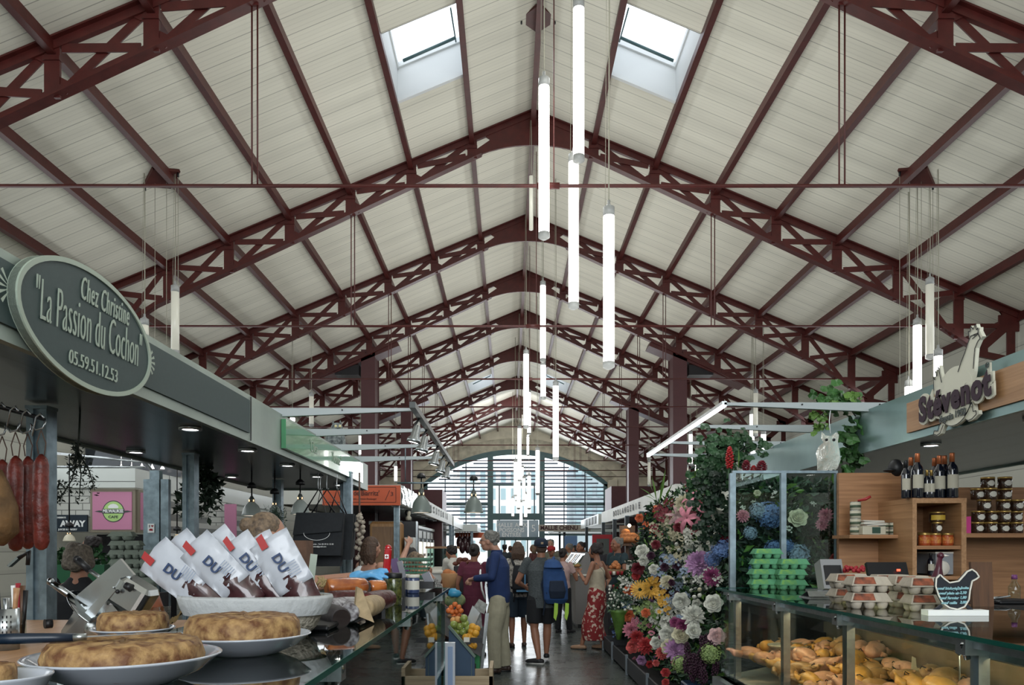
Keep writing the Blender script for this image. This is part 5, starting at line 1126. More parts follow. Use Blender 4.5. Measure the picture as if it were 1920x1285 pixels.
# cured meats on a dark tray
t = thing('slate_tray', 'black tray carrying the cured meats on the glass counter', 'tray', (-.85, 3.2, 1.25)); mb = MB(); mb.rbox((-.82, 3.25, 1.262), (.34, .95, .02), .01); mb.build('tray', M_black, t)
M_ham = mat('orange_brown_ham', srgb(120, 56, 30), rough=.25, col2=srgb(190, 112, 52), scale=14, coat=.7, bump=.2); M_nat = mat('white_netted_casing', srgb(186, 186, 190), rough=.7, col2=srgb(84, 76, 80), scale=46, bump=.6); M_sal = mat('dark_salami', srgb(70, 28, 28), rough=.4, var=.35, scale=36, bump=.4); M_rind = mat('pale_rind', srgb(170, 150, 118), rough=.7, var=.2, scale=20, bump=.4)
def log_(name, lab, p0, p1, r, m, n=14, cutm=None, squash=1.0):
    mb = MB(); p0 = Vector(p0); p1 = Vector(p1); pts = [p0.lerp(p1, u) for u in (0, .04, .15, .4, .7, .92, 1)]; mb.tube(pts, [r * .8, r * .95, r, r * 1.02, r, r * .9, r * .6], n)
    t = thing(name, lab, 'cured meat', (p0 + p1) / 2, 'cured meats on the black tray'); mb.build('casing', m, t)
    if cutm: d = (p0 - p1).normalized(); mb = MB(); mb.tube([p0 + d * .001, p0 + d * .004], r * .78, n); mb.build('cut_face', cutm, t)
log_('smoked_ham_log', 'long orange-brown smoked ham roll on top at the back', W(612, 1103, 3.5), W(688, 1100, 3.6), .045, M_ham); log_('smoked_ham_log', 'shorter orange ham roll end beyond the long one', W(692, 1102, 3.75), W(722, 1101, 3.8), .036, M_ham, cutm=M_dry)
log_('salami', 'wine-red salami lying under the ham rolls', W(618, 1122, 3.4), W(690, 1120, 3.5), .034, M_sal); log_('salami', 'wide dark red salami log with cut end, beside the jars', W(688, 1130, 3.35), W(732, 1122, 3.6), .045, M_sal, cutm=M_redmeat)
log_('netted_sausage', 'white netted sausage at the front of the tray', W(606, 1146, 3.1), W(668, 1136, 3.3), .045, M_nat); log_('dark_sausage_end', 'short black sausage with a dark round cut face, front of the tray', W(640, 1160, 2.95), W(600, 1148, 3.15), .045, mat('grey_black_casing', srgb(62, 58, 60), rough=.6, var=.3, scale=30), cutm=mat('blackish_cut', srgb(34, 20, 22), rough=.3, coat=.6))
log_('netted_sausage', 'white flecked sausage lying crosswise in the tray centre', W(655, 1150, 3.0), W(664, 1138, 3.3), .04, M_nat); log_('grey_ham_log', 'grey-brown rounded ham log in the middle of the tray', W(680, 1142, 3.1), W(708, 1132, 3.45), .045, M_rind)
t = thing('rind_wedge', 'upright thin pale rind wedge standing among the sausages', 'cured meat', W(672, 1130, 3.1)); mb = MB(); mb.prism([(-.03, -.04), (.05, -.075), (-.0, .06), (-.02, .07)], Matrix.Translation(W(676, 1133, 3.05)) @ FRAME['-Y'] @ Matrix.Rotation(.5, 4, 'Y'), .02); mb.build('wedge', M_rind, t)
mb = MB(); rn = random.Random(3)
for i in range(18): mb.tube([W(600 + rn.uniform(-8, 8), 1095 + rn.uniform(-8, 8), 3.3), W(603 + rn.uniform(-10, 10), 1090 + rn.uniform(-12, 8), 3.3)], .004, 4)
tag(mb.build('dried_herb_tuft', mat('straw_herb', srgb(160, 140, 100), rough=.9)), 'tuft of dried straw-coloured herbs by the ham rolls', 'herbs')
t = thing('plastic_tag_holder', 'clear plastic price stick standing behind the ham rolls', 'price stick', W(585, 1100, 3.3)); mb = MB(); mb.cbox(W(585, 1072, 3.3), (.03, .004, .15), Matrix.Rotation(.12, 4, 'Y')); mb.build('plate', mat('frosted_strip', srgb(160, 172, 160), rough=.3), t)
# jars at the end
jp = jar('gherkin_jar', 'jar of green gherkins with a dark lid among the meats', mat('olive_gherkins', srgb(96, 100, 48), rough=.2, col2=srgb(40, 48, 24), scale=50, coat=.6), M_black, .045, .17, M_jar); jp.location = (WX(738, 4.1) , 4.1, 1.25)
jb = jar('yoghurt_jar', 'x', mat('blue_white_jar', srgb(60, 72, 110), rough=.25, coat=.5), M_paper, .042, .125, M_paper, oval_=False)
for i, (px, Y) in enumerate(((757, 5.2), (775, 5.15))):
    o = jb if i == 0 else dup(jb); o.location = (WX(px, Y), Y, 1.25); o['label'] = 'white-lidded blue jar, ' + ['the one against the gherkins', 'the one nearer the counter edge'][i]; o['group'] = 'white-lidded jars'
t = thing('pocket_knife_display', 'oversized red pocket knife standing upright with a white cross', 'display', W(726, 1085, 4.6)); c = W(726, 1055, 4.6); mb = MB(); mb.rbox(c, (.045, .03, .17), .014, Matrix.Rotation(.08, 4, 'Y')); mb.ell((c.x + .006, c.y, c.z + .085), (.022, .015, .022), 10); mb.build('body', mat('glossy_red', srgb(170, 28, 34), rough=.15, coat=.8), t)
mb = MB(); y = c.y - .018; mb.rbox((c.x, y, c.z + .035), (.024, .004, .026), .005); mb.build('shield', M_white, t); mb = MB(); mb.cbox((c.x, y - .003, c.z + .035), (.016, .002, .005)); mb.cbox((c.x, y - .003, c.z + .035), (.005, .002, .016)); mb.build('cross', M_sred, t)
mb = MB(); mb.box(c.x - .03, c.x + .03, c.y - .02, c.y + .02, 1.25, c.z - .08); mb.build('stand', M_black, t)
t = thing('card_terminal', 'purple-backed card stand with a grey screen on the counter end', 'card terminal', W(745, 1085, 5.0)); mb = MB(); mb.cbox(W(742, 1066, 5.0), (.05, .02, .13), Matrix.Rotation(-.2, 4, 'Y')); mb.build('back', mat('purple_plastic', srgb(80, 54, 100), rough=.4), t); mb = MB(); mb.cbox(W(753, 1068, 4.98), (.035, .012, .11), Matrix.Rotation(-.25, 4, 'Y')); mb.build('screen', mat('grey_screen', srgb(130, 132, 140), rough=.2), t); mb = MB(); p_ = W(748, 1085, 5.0); mb.box(p_.x - .04, p_.x + .04, 4.97, 5.03, 1.25, p_.z); mb.build('base', M_black, t)
t = thing('till_screen', 'small dark till with tilted grey screens at the very end of the counter', 'till', W(795, 1100, 5.6)); p_ = W(797, 1092, 5.5); mb = MB(); mb.cbox((p_.x, 5.5, 1.29), (.13, .12, .05)); mb.build('base', M_black, t); mb = MB(); mb.cbox((p_.x + .02, 5.47, 1.34), (.06, .02, .08), Matrix.Rotation(-.4, 4, 'Y')); mb.build('screen', MATS['grey_screen'], t)
# green shopping basket
t = thing('shopping_basket', 'green plastic shopping basket standing on the counter end', 'basket', W(778, 1084, 5.7)); p_ = W(780, 1068, 5.7); mb = MB()
for i in range(5): z = p_.z - .06 + i * .03; w_ = .075 + i * .008; mb.box(p_.x - w_, p_.x + w_, 5.62, 5.63, z, z + .012); mb.box(p_.x - w_, p_.x + w_, 5.80, 5.81, z, z + .012); mb.box(p_.x - w_ - .004, p_.x - w_, 5.62, 5.81, z, z + .012); mb.box(p_.x + w_, p_.x + w_ + .004, 5.62, 5.81, z, z + .012)
for i in range(9): mb.bar((p_.x - .075 + i * .0188, 5.62, p_.z - .065), (p_.x - .105 + i * .026, 5.62, p_.z + .075), .006, .004)
mb.box(p_.x - .07, p_.x + .07, 5.63, 5.80, p_.z - .07, p_.z - .062); mb.build('basket', mat('green_plastic', srgb(22, 88, 60), rough=.35), t); mb = MB(); mb.box(p_.x - .115, p_.x + .115, 5.60, 5.83, p_.z + .07, p_.z + .085); mb.build('rim', MATS['green_plastic'], t)
t = thing('basket_stack', 'white box under the green basket', 'box', (p_.x, 5.72, 1.25)); mb = MB(); mb.box(p_.x - .08, p_.x + .06, 5.65, 5.80, 1.25, p_.z - .07); mb.build('box', M_paper, t)
# hanging sausages, ham, hook rail
rail = thing('hook_rail', 'thin black rail with hooks fixed to the steel post', 'rail', (-2.3, 3.6, 2.2)); p0 = W(-40, 752, 3.5); p1 = W(82, 786, 4.2); mb = MB(); mb.tube([p0, p1], .012, 8); mb.build('bar', M_black, rail)
M_sausk = mat('brick_red_casing', srgb(98, 38, 30), rough=.4, var=.4, scale=22, bump=.5)
def hang(px, top, bot, Y, wpx, lab, m=M_sausk):
    t = thing('hanging_sausage', lab, 'sausage', W(px, top, Y), 'sausages hanging by the steel post'); r = wpx * Y / FOC / 2; zt_, zb_ = WZ(top, Y), WZ(bot, Y); x = WX(px, Y); L = zt_ - zb_
    mb = MB(); mb.tube([(x, Y, zt_), (x + .003, Y, zt_ - .02), (x, Y, zt_ - .05), (x - .004, Y, zt_ - L * .5), (x + .003, Y, zb_ + .04), (x, Y, zb_ + .012), (x, Y, zb_)], [r * .2, r * .7, r, r * 1.04, r, r * .75, r * .25], 16); mb.build('casing', m, t)
    hz = p0.lerp(p1, (px + 40) / 122); mb = MB(); mb.tube([(x, Y, zt_ + .11), (x - .02, Y, zt_ + .05), (x - .012, Y, zt_)], .003, 4); mb.tube([(x, Y, zt_ + .11), (x + .022, Y, zt_ + .05), (x + .014, Y, zt_ - .01)], .003, 4); mb.build('twine', mat('brown_twine', srgb(92, 74, 66), rough=.9), t)
    mb = MB(); hx, hy, hz_ = x - .012, Y, WZ(752 + (px + 40) * .28, Y) + .01; mb.tube([(hx + .025, hy, hz_ - .01), (hx + .01, hy, hz_ + .012), (hx - .012, hy, hz_ - .005), (hx - .03, hy, hz_ - .09), (hx - .035, hy, zt_ + .14), (hx - .012, hy, zt_ + .11), (hx + .02, hy, zt_ + .12), (hx + .032, hy, zt_ + .15)], .0045, 6); mb.build('hook', M_steel, t)
hang(4, 862, 1024, 3.62, 24, 'red hanging sausage cut by the photo edge'); hang(29, 855, 1034, 3.55, 27, 'red hanging sausage in the middle of the bunch'); hang(52, 856, 1030, 3.68, 24, 'red hanging sausage behind two others'); hang(77, 852, 1032, 3.5, 27, 'red sausage hanging beside the steel post')
t = thing('hanging_ham', 'wrinkled brown ham hanging half out of the photo', 'ham', W(0, 900, 3.4)); mb = MB(); mb.tube([W(-6, 880, 3.35), W(-8, 905, 3.35), W(-8, 950, 3.35), W(-6, 1000, 3.35), W(-4, 1022, 3.35)], [.02, .05, .085, .085, .03], 16); mb.build('ham', mat('wrinkled_ham_skin', srgb(104, 78, 48), rough=.7, var=.4, scale=12, bump=.8), t); mb = MB(); mb.tube([W(-6, 882, 3.35), W(-8, 800, 3.36), W(-8, 764, 3.38)], .006, 5); mb.build('cord', MATS['brown_twine'], t)
# hanging mistletoe sprig
def leafy(mb, c, r, n, ls, rnd_, aspect=.35):
    for i in range(n):
        while True:
            p = Vector((rnd_.uniform(-1, 1), rnd_.uniform(-1, 1), rnd_.uniform(-1, 1)))
            if p.length < 1: break
        p = Vector(c) + Vector((p.x * r[0], p.y * r[1], p.z * r[2])); a = Vector((rnd_.uniform(-1, 1), rnd_.uniform(-1, 1), rnd_.uniform(-1, 1))).normalized(); b = a.cross(Vector((rnd_.uniform(-1, 1), rnd_.uniform(-1, 1), rnd_.uniform(-1, 1)))).normalized(); l = ls * rnd_.uniform(.6, 1.3)
        mb.add([p, p + a * l * .5 + b * l * aspect * .5, p + a * l, p + a * l * .5 - b * l * aspect * .5], [(0, 1, 2, 3)])
M_sprig = mat('dark_olive_sprig', srgb(34, 44, 36), rough=.6, var=.3, scale=20)
t = thing('hanging_sprig', 'dried dark mistletoe sprig hanging from the canopy soffit', 'plant', W(150, 800, 4.6)); rnd = random.Random(9)
mb = MB(); mb.tube([(WX(150, 4.6), 4.6, 2.37), W(148, 820, 4.6), W(145, 860, 4.6)], .006, 5)
br = [((146, 850), (135, 900), (112, 935)), ((146, 850), (152, 890), (148, 940)), ((148, 850), (168, 885), (178, 920)), ((146, 830), (140, 860), (135, 880)), ((112, 905), (104, 925), (106, 940))]
for q in br: mb.tube([W(x, y, 4.6) for x, y in q], [.006, .004, .002], 5)
mb.build('twig', M_sprig, t); mb = MB()
for q in br:
    for k in range(9):
        u = k / 8; i = min(1, int(u * 2)); f = u * 2 - i; x = q[i][0] + (q[i + 1][0] - q[i][0]) * f; y = q[i][1] + (q[i + 1][1] - q[i][1]) * f; leafy(mb, W(x, y, 4.6), (.035, .04, .03), 11, .03, rnd)
mb.build('leaves', M_sprig, t)
# back worktop, slicer, utensil pots
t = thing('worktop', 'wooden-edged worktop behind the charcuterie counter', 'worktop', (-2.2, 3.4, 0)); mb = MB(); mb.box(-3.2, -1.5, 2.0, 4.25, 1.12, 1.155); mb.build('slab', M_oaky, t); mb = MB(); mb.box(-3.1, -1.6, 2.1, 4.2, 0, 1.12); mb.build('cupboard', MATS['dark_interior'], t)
sl = thing('meat_slicer', 'polished metal meat slicer with a slanting blade behind the omelettes', 'meat slicer', (-1.75, 3.3, 1.155))
M_alu = mat('cast_aluminium', srgb(176, 180, 180), rough=.22, metal=.95); M_blade = mat('blade_steel', srgb(150, 156, 160), rough=.12, metal=1)
YS = 3.3
def SP(px, py, dy=0): return W(px, py, YS) + Vector((0, dy, 0))
mb = MB(); mb.prism([(WX(118, YS), 1.16), (WX(250, YS), 1.16), (WX(252, YS), 1.21), (WX(215, YS), 1.31), (WX(150, YS), 1.30), (WX(120, YS), 1.2)], Matrix(((1, 0, 0, 0), (0, 0, 1, YS - .02), (0, 1, 0, 0), (0, 0, 0, 1))), .26); mb.build('base', M_alu, sl)
mb = MB(); mb.prism([SP(*q).xz for q in ((128, 1200), (132, 1188), (205, 1112), (222, 1100), (228, 1106), (200, 1140), (160, 1200))], Matrix(((1, 0, 0, 0), (0, 0, 1, YS - .05), (0, 1, 0, 0), (0, 0, 0, 1))), .05); mb.build('blade_housing', M_alu, sl)
mb = MB(); Mb = Matrix.Translation(SP(172, 1150, -.06)) @ Matrix.Rotation(math.radians(48), 4, 'Y') @ Matrix.Rotation(PI / 2, 4, 'Y'); mb.lathe([(.001, -.004), (.135, -.004), (.14, 0), (.135, .004), (.001, .004)], (0, 0, 0), 36, Matrix.Translation(SP(172, 1150, .04)) @ Matrix.Rotation(math.radians(42), 4, 'Y')); mb.build('blade', M_blade, sl)
mb = MB(); mb.bar(SP(155, 1135), SP(240, 1063), .09, .02, up=(0, 1, 0)); mb.bar(SP(150, 1140), SP(160, 1150), .05, .05); mb.build('carriage', M_alu, sl)
mb = MB(); mb.tube([SP(95, 1092), SP(112, 1104), SP(165, 1140)], [.014, .015, .014], 12); mb.ell(SP(95, 1091), .017, 10); mb.build('feed_handle', M_blade, sl)
mb = MB(); mb.tube([SP(135, 1050, .04), SP(158, 1070, .04)], [.017, .015], 12); mb.ell(SP(135, 1050, .04), .018, 10); mb.build('grip', M_black, sl); mb = MB(); mb.tube([SP(158, 1070, .04), SP(196, 1096, .04)], .009, 10); mb.build('grip_rod', M_steel, sl)
mb = MB(); mb.rbox(SP(248, 1118, .02), (.15, .14, .13), .03, Matrix.Rotation(math.radians(32), 4, 'Y')); mb.build('sharpener_housing', M_alu, sl); mb = MB(); mb.tube([SP(250, 1096, -.07), SP(262, 1102, -.07)], [.014, .018], 10); mb.ell(SP(236, 1108, -.07), .01, 8); mb.build('knob', M_black, sl)
mb = MB(); mb.ell(SP(212, 1178, -.03), (.1, .09, .065), 24, 12); mb.build('motor_dome', M_alu, sl); mb = MB(); mb.tube([SP(118, 1166, -.08), SP(110, 1166, -.1)], .02, 12); mb.build('dial_knob', M_black, sl)
t = thing('utensil_pot', 'perforated steel pot holding kitchen utensils at the photo edge', 'utensil pot', W(12, 1200, 3.0)); c = (WX(12, 3.0), 3.0, 1.156); mb = MB(); mb.lathe([(.001, 0), (.045, 0), (.045, .16), (.043, .16), (.043, .01)], c, 24); mb.build('pot', M_steel, t)
mb = MB()
for a in range(-3, 4):
    for j in range(6): mb.cbox((c[0] + .0455 * math.sin(a * .3), c[1] - .0455 * math.cos(a * .3), c[2] + .03 + j * .02), (.004, .002, .009))
mb.build('perforation', M_black, t)
for i, (dx, h_, m) in enumerate(((-.02, .28, mat('navy_handle', srgb(22, 34, 60), rough=.4)), (.0, .2, M_steel), (.02, .24, M_oaky))): mb = MB(); mb.tube([(c[0] + dx, c[1], c[2] + .03), (c[0] + dx * 1.8, c[1], c[2] + h_ - .05), (c[0] + dx * 2, c[1], c[2] + h_)], [.006, .009, .012], 8); mb.build('utensil', m, t)
t = thing('utensil_pot', 'second dark pot with wooden and red handles beside the weathered post', 'utensil pot', W(34, 1190, 3.2)); c = (WX(34, 3.2), 3.2, 1.156); mb = MB(); mb.lathe([(.001, 0), (.03, 0), (.03, .13)], c, 16); mb.build('pot', M_jar, t)
for i, (dx, h_, m) in enumerate(((-.012, .24, M_white), (.0, .25, mat('red_handle', srgb(150, 40, 50))), (.012, .24, M_darkwood), (.02, .22, M_black))): mb = MB(); mb.tube([(c[0] + dx, c[1], c[2] + .02), (c[0] + dx * 1.6, c[1], c[2] + h_)], [.005, .01], 8); mb.build('utensil', m, t)
t = thing('cleaver', 'hanging cleaver with a dark handle in front of the weathered post', 'cleaver', W(45, 1045, 3.9)); mb = MB(); mb.bar(W(18, 1062, 3.9), W(36, 1046, 3.9), .012, .03, up=(0, 1, 0)); mb.build('blade', M_blade, t); mb = MB(); mb.tube([W(36, 1046, 3.9), W(54, 1036, 3.9), W(52, 1060, 3.9)], [.012, .014, .01], 8); mb.build('handle', M_black, t)
t = thing('drinking_glass', 'clear tumbler on the far worktop, nearer the slicer', 'glass', W(290, 1170, 3.95)); 
for i, px in enumerate((289, 309)):
    q = t if i == 0 else thing('drinking_glass', 'clear tumbler on the far worktop, nearer the basket', 'glass', W(309, 1170, 4.0)); Yg = 3.95 + .08 * i; mb = MB(); mb.lathe([(.001, .004), (.024, .004), (.03, .09)], (WX(px, Yg), Yg, 1.156), 18); mb.build('bowl', M_jar, q)
t = thing('leather_bag', 'tan leather handbag with a black strap beside the slicer', 'bag', W(272, 1150, 4.1)); c = W(274, 1155, 4.1); mb = MB(); mb.tube([(c.x - .08, 4.1, 1.16), (c.x - .02, 4.1, 1.25), (c.x + .02, 4.1, 1.28), (c.x + .08, 4.1, 1.18)], [.04, .07, .06, .03], 12); mb.build('body', mat('tan_leather', srgb(130, 74, 50), rough=.5, var=.15, scale=8), t); mb = MB(); mb.tube([(c.x - .09, 4.03, 1.17), (c.x - .04, 4.02, 1.22), (c.x - .03, 4.02, 1.16)], .007, 6); mb.build('strap', M_black, t)
mb = MB(); mb.smooth = True; vs = []
for i in range(13):
    for j in range(7):
        u, v = i / 12, j / 6; vs.append(W(298 + 60 * u, 1196 - 62 * u * (1 - v * .25) - 16 * v, 3.4 + .12 * v + .02 * math.sin(u * 9)) + Vector((0, 0, .01 * math.sin(i * 1.7 + j))))
mb.add(vs, [(i * 7 + j, (i + 1) * 7 + j, (i + 1) * 7 + j + 1, i * 7 + j + 1) for i in range(12) for j in range(6)], True); tag(mb.build('mustard_cloth', mat('mustard_cotton', srgb(112, 90, 44), rough=.9, var=.12, scale=10, bump=.4)), 'crumpled mustard cloth bunched beside the basket', 'cloth')
# black shopping bags on hooks
M_bag = mat('black_tote_fabric', srgb(26, 31, 36), rough=.75, var=.15, scale=20, bump=.15)
def tote(px0, px1, Y, ytop, ybot, flap, lab, tilt=0.0):
    x0, x1 = WX(px0, Y), WX(px1, Y); z1, z0 = WZ(ytop, Y), WZ(ybot, Y); xc = (x0 + x1) / 2
    t = thing('tote_bag', lab, 'bag', (xc, Y, z1), 'black tote bags on hooks'); mb = MB(); mb.smooth = False
    mb.add([(x0 - .02, Y - .05, z0), (x1 - .01, Y - .05, z0), (x1 + .02, Y - .01, z1), (x0 + .02, Y - .01, z1), (x0 - .02, Y + .07, z0), (x1 - .01, Y + .07, z0), (x1 + .02, Y + .03, z1), (x0 + .02, Y + .03, z1)], [(0, 1, 2, 3), (7, 6, 5, 4), (0, 4, 5, 1), (3, 2, 6, 7), (1, 5, 6, 2), (0, 3, 7, 4)]); mb.build('pouch', M_bag, t)
    if flap:
        mb = MB(); fz = WZ(flap, Y); mb.add([(x0 + .022, Y - .015, z1 + .002), (x1 + .02, Y - .015, z1 + .002), (x1 - .0, Y - .065, fz + .03), (x0 + .0, Y - .065, fz - .01), (x0 + .022, Y - .02, z1 + .002)], [(0, 3, 2, 1)]); mb.build('flap', M_bag, t)
    mb = MB(); hz = WZ(918, Y); mb.tube([(x0 + .1, Y, z1), (xc, Y, hz), (x1 - .08, Y, z1)], .009, 6); mb.build('handle', M_black, t)
    mb = MB(); mb.tube([(xc, Y, 2.37), (xc - .004, Y, hz + .05), (xc, Y, hz - .01), (xc + .02, Y, hz + .01)], .004, 6); mb.build('hook', M_steel, t)
    return t, xc, z0
t_, xc, z0 = tote(552, 642, 8.0, 962, 1042, 1002, 'black tote with a printed oval logo, hanging in front of the others')
mb = MB(); R = .135
for i in range(14):
    a0, a1 = PI + PI * i / 14, PI + PI * (i + 1) / 14; cz = WZ(1000, 8.0)
    mb.bar((xc + R * math.cos(a0), 7.93, cz + .075 * math.sin(a0)), (xc + R * math.cos(a1), 7.93, cz + .075 * math.sin(a1)), .004, .005, up=(0, 1, 0))
mb.build('printed_logo', M_white, t_); text('Les Halles de Biarritz - Tel. 05 59 51 12 53', 'printed_line', M_white, t_, (xc, 7.93, WZ(1021, 8.0)), .02, bold=.0003); text('chezchristine@gmail.com', 'printed_line', M_white, t_, (xc, 7.93, WZ(1025.5, 8.0)), .019, bold=.0003)
tote(566, 660, 8.25, 964, 1050, None, 'plain black tote hanging directly behind the printed one'); tote(600, 664, 8.5, 966, 1046, None, 'rearmost black tote pressed against the steel post')
tote(562, 640, 8.15, 1030, 1062, None, 'slumped black tote hanging lowest of the bunch')
# potted herb, garlic braid
t = thing('potted_rosemary', 'bushy dark herb in a terracotta pot behind the totes', 'potted plant', W(517, 1012, 7.2)); c = W(517, 1014, 7.2); mb = MB(); mb.lathe([(.001, 0), (.045, 0), (.062, .085), (.068, .085), (.068, .1), (.05, .1)], c, 18); mb.build('pot', mat('terracotta', srgb(140, 62, 44), rough=.8), t); rnd = random.Random(13); mb = MB()
for i in range(60):
    a = rnd.uniform(0, 6.28); r_ = rnd.uniform(0, .1); tip = c + Vector((r_ * 1.2 * math.cos(a), r_ * math.sin(a), .22 + rnd.uniform(0, .12))); mb.tube([c + Vector((0, 0, .1)), tip], [.003, .001], 3); leafy(mb, c.lerp(tip, .8), (.03, .03, .06), 10, .03, rnd, .2)
mb.build('foliage', mat('rosemary_green', srgb(34, 56, 42), rough=.7, var=.3, scale=20), t)
t = thing('plant_stand', 'brick-coloured stand under the potted herb behind the totes', 'stand', (WX(525, 7.3), 7.3, 0)); mb = MB(); mb.box(c.x - .12, c.x + .3, 7.15, 7.4, 0, c.z); mb.build('stand', mat('brick_cladding', srgb(110, 84, 70), rough=.9, var=.2, scale=8), t)
rnd = random.Random(17); M_garl = mat('garlic_skin', srgb(170, 160, 146), rough=.6, var=.15, scale=16)
t = thing('garlic_braid', 'long braid of garlic bulbs hanging behind the steel post', 'garlic braid', W(674, 960, 8.3)); mb = MB(); mb.tube([(WX(674, 8.3), 8.3, 2.37), W(674, 1062, 8.3)], .01, 6); mb.build('braid', MATS['brown_twine'], t)
for i in range(34):
    mb = MB(); p = W(674 + rnd.uniform(-6, 7), 966 + i * 2.8, 8.3 + rnd.uniform(-.04, .02)); mb.ell(p, (.028, .028, .024), 8); mb.tube([p, p + Vector((rnd.uniform(-.02, .02), -.02, .03))], [.01, .003], 5); mb.build('garlic_bulb', M_garl, t)
# things behind: crates of greens, grey cartons
t = thing('green_crate', 'green crate of salad behind the curly-haired customer', 'crate', (WX(125, 7.2), 7.2, 1.3)); x = WX(150, 7.2); mb = MB(); mb.box(x - .35, x + .28, 7.1, 7.5, 1.12, 1.40); mb.build('crate', mat('crate_green', srgb(20, 84, 52), rough=.5), t); mb = MB(); rnd = random.Random(19); leafy(mb, (x - .05, 7.25, 1.46), (.34, .15, .1), 420, .06, rnd, .6); mb.build('salad_leaves', mat('salad_green', srgb(34, 74, 38), rough=.6, var=.35, scale=12), t)
t = thing('crate_table', 'dark table carrying the green crate and grey egg cartons', 'table', (WX(190, 7.3), 7.3, 0)); mb = MB(); mb.box(WX(100, 7.3) - .1, WX(290, 7.3), 7.0, 7.6, 0, 1.12); mb.build('body', MATS['dark_interior'], t)
eg = egg_carton(mat('grey_green_pulp', srgb(112, 122, 112), rough=.9, var=.06, scale=30), None, 'x', .145, .1, .082, n=2); k = 0
for col, (px, n_) in enumerate(((216, 6), (244, 6), (272, 5))):
    for r in range(n_):
        o = eg if k == 0 else dup(eg); k += 1; z = 1.12 + r * .084; o.location = (WX(px, 7.0) + (r % 2) * .006, 7.06, z); o['label'] = 'plain grey-green egg box, %s column of the tall pile, %s from the bottom' % (['first', 'second', 'third'][col], ORD[r].replace('nearest', 'first')); o['group'] = 'plain egg boxes in the tall pile'
o = dup(eg, loc=(WX(224, 7.0), 7.06, 1.12 + 6 * .084), label='wide plain egg box crowning the tall pile'); o.scale = (1.5, 1, 1); o['group'] = 'plain egg boxes in the tall pile'
t = thing('hanging_plant', 'dark leafy plant hanging behind the slim steel post', 'plant', W(375, 880, 7.6)); rnd = random.Random(23); mb = MB()
for q in (((378, 870), (385, 900), (385, 960)), ((365, 900), (352, 930), (345, 960)), ((388, 890), (398, 910), (395, 940))):
    for k in range(8): u = k / 7; i = min(1, int(u * 2)); f = u * 2 - i; leafy(mb, W(q[i][0] + (q[i + 1][0] - q[i][0]) * f, q[i][1] + (q[i + 1][1] - q[i][1]) * f, 7.6), (.08, .08, .06), 26, .08, rnd, .5)
mb.build('foliage', mat('plant_dark_green', srgb(36, 52, 38), rough=.6, var=.35, scale=16), t); mb = MB(); mb.tube([(WX(375, 7.6), 7.6, 2.37), W(378, 900, 7.6), W(385, 960, 7.6)], .006, 5); mb.build('stem', M_sprig, t)
# ================================================================ flower stall
fs_ = thing('flower_stand', 'low dark trough with grey uprights holding the tiers of cut flowers', 'flower stand', (2.2, 9, 0))
M_trough = mat('charcoal_panel', srgb(52, 54, 58), rough=.6, var=.1, scale=6); M_cgrey = mat('grey_upright', srgb(104, 112, 118), rough=.5, metal=.4)
mb = MB(); mb.box(1.45, 1.47, 6.3, 11.8, .03, .21); mb.box(1.45, 2.6, 11.78, 11.8, .03, .21); mb.build('trough_side', M_trough, fs_)
mb = MB(); mb.box(1.47, 2.6, 6.3, 11.78, .02, .06); mb.build('trough_floor', M_black, fs_)
for y in (6.6, 8.0, 9.4, 10.7, 11.75): mb = MB(); mb.box(1.43, 1.46, y - .02, y + .02, 0, .25); mb.build('upright', M_cgrey, fs_)
for i, (x, z1) in enumerate(((1.95, .55), (2.25, .95), (2.55, 1.3))): mb = MB(); mb.box(x, 2.9 if i == 2 else x + .3, 6.5 + i * .1, 11.2 - i * .5, .05, z1); mb.build('tier', MATS['dark_interior'], fs_)
mb = MB(); mb.box(2.86, 2.9, 6.1, 10.6, 0, 2.1); mb.build('backboard', mat('deep_green_board', srgb(24, 36, 30), rough=.8, var=.3, scale=5), fs_)
t = thing('blue_crate', 'blue plastic crate at the foot of the flowers by the poultry counter', 'crate', (1.75, 6.3, 0)); mb = MB(); mb.rbox((WX(1312, 7.0), 7.0, .2), (.3, .25, .26), .02); mb.build('crate', mat('blue_plastic', srgb(22, 50, 84), rough=.4), t)
def fpos(px, py, back=0.0):
    X = 1.62 + .62 * max(0, min(1, (1285 - py) / 420.0)) ** 1.3 + back
    Y = max(6.15, min(11.6, X * FOC / (px - VX)))
    if px > 1380: Y = 6.35 + back
    return W(px, py, Y)
rnd = random.Random(42)
def in_flowers(x, y):
    if x < 1150 or x > 1565 or y > 1283: return False
    if x > 1368: return 905 < y < 1100
    top = [(1150, 1100), (1175, 1075), (1195, 1000), (1215, 950), (1240, 940), (1290, 905), (1318, 850), (1368, 850)]
    for (a, b), (c, d) in zip(top[:-1], top[1:]):
        if a <= x <= c:
            ty = b + (d - b) * (x - a) / (c - a); break
    bot = 1175 + (x - 1150) * 1.0
    return ty < y < min(1283, bot)
GR = [mat('leaf_deep_green', srgb(26, 46, 32), rough=.5, var=.35, scale=9), mat('leaf_mid_green', srgb(42, 74, 44), rough=.5, var=.3, scale=9), mat('leaf_grey_green', srgb(74, 98, 80), rough=.6, var=.25, scale=9), mat('leaf_bright_green', srgb(92, 128, 58), rough=.5, var=.25, scale=9)]
GN = ['deep green leaves filling the flower display', 'mid green foliage among the cut flowers', 'grey-green eucalyptus-like foliage in the flower display', 'fresh light green leaves in the flower display']
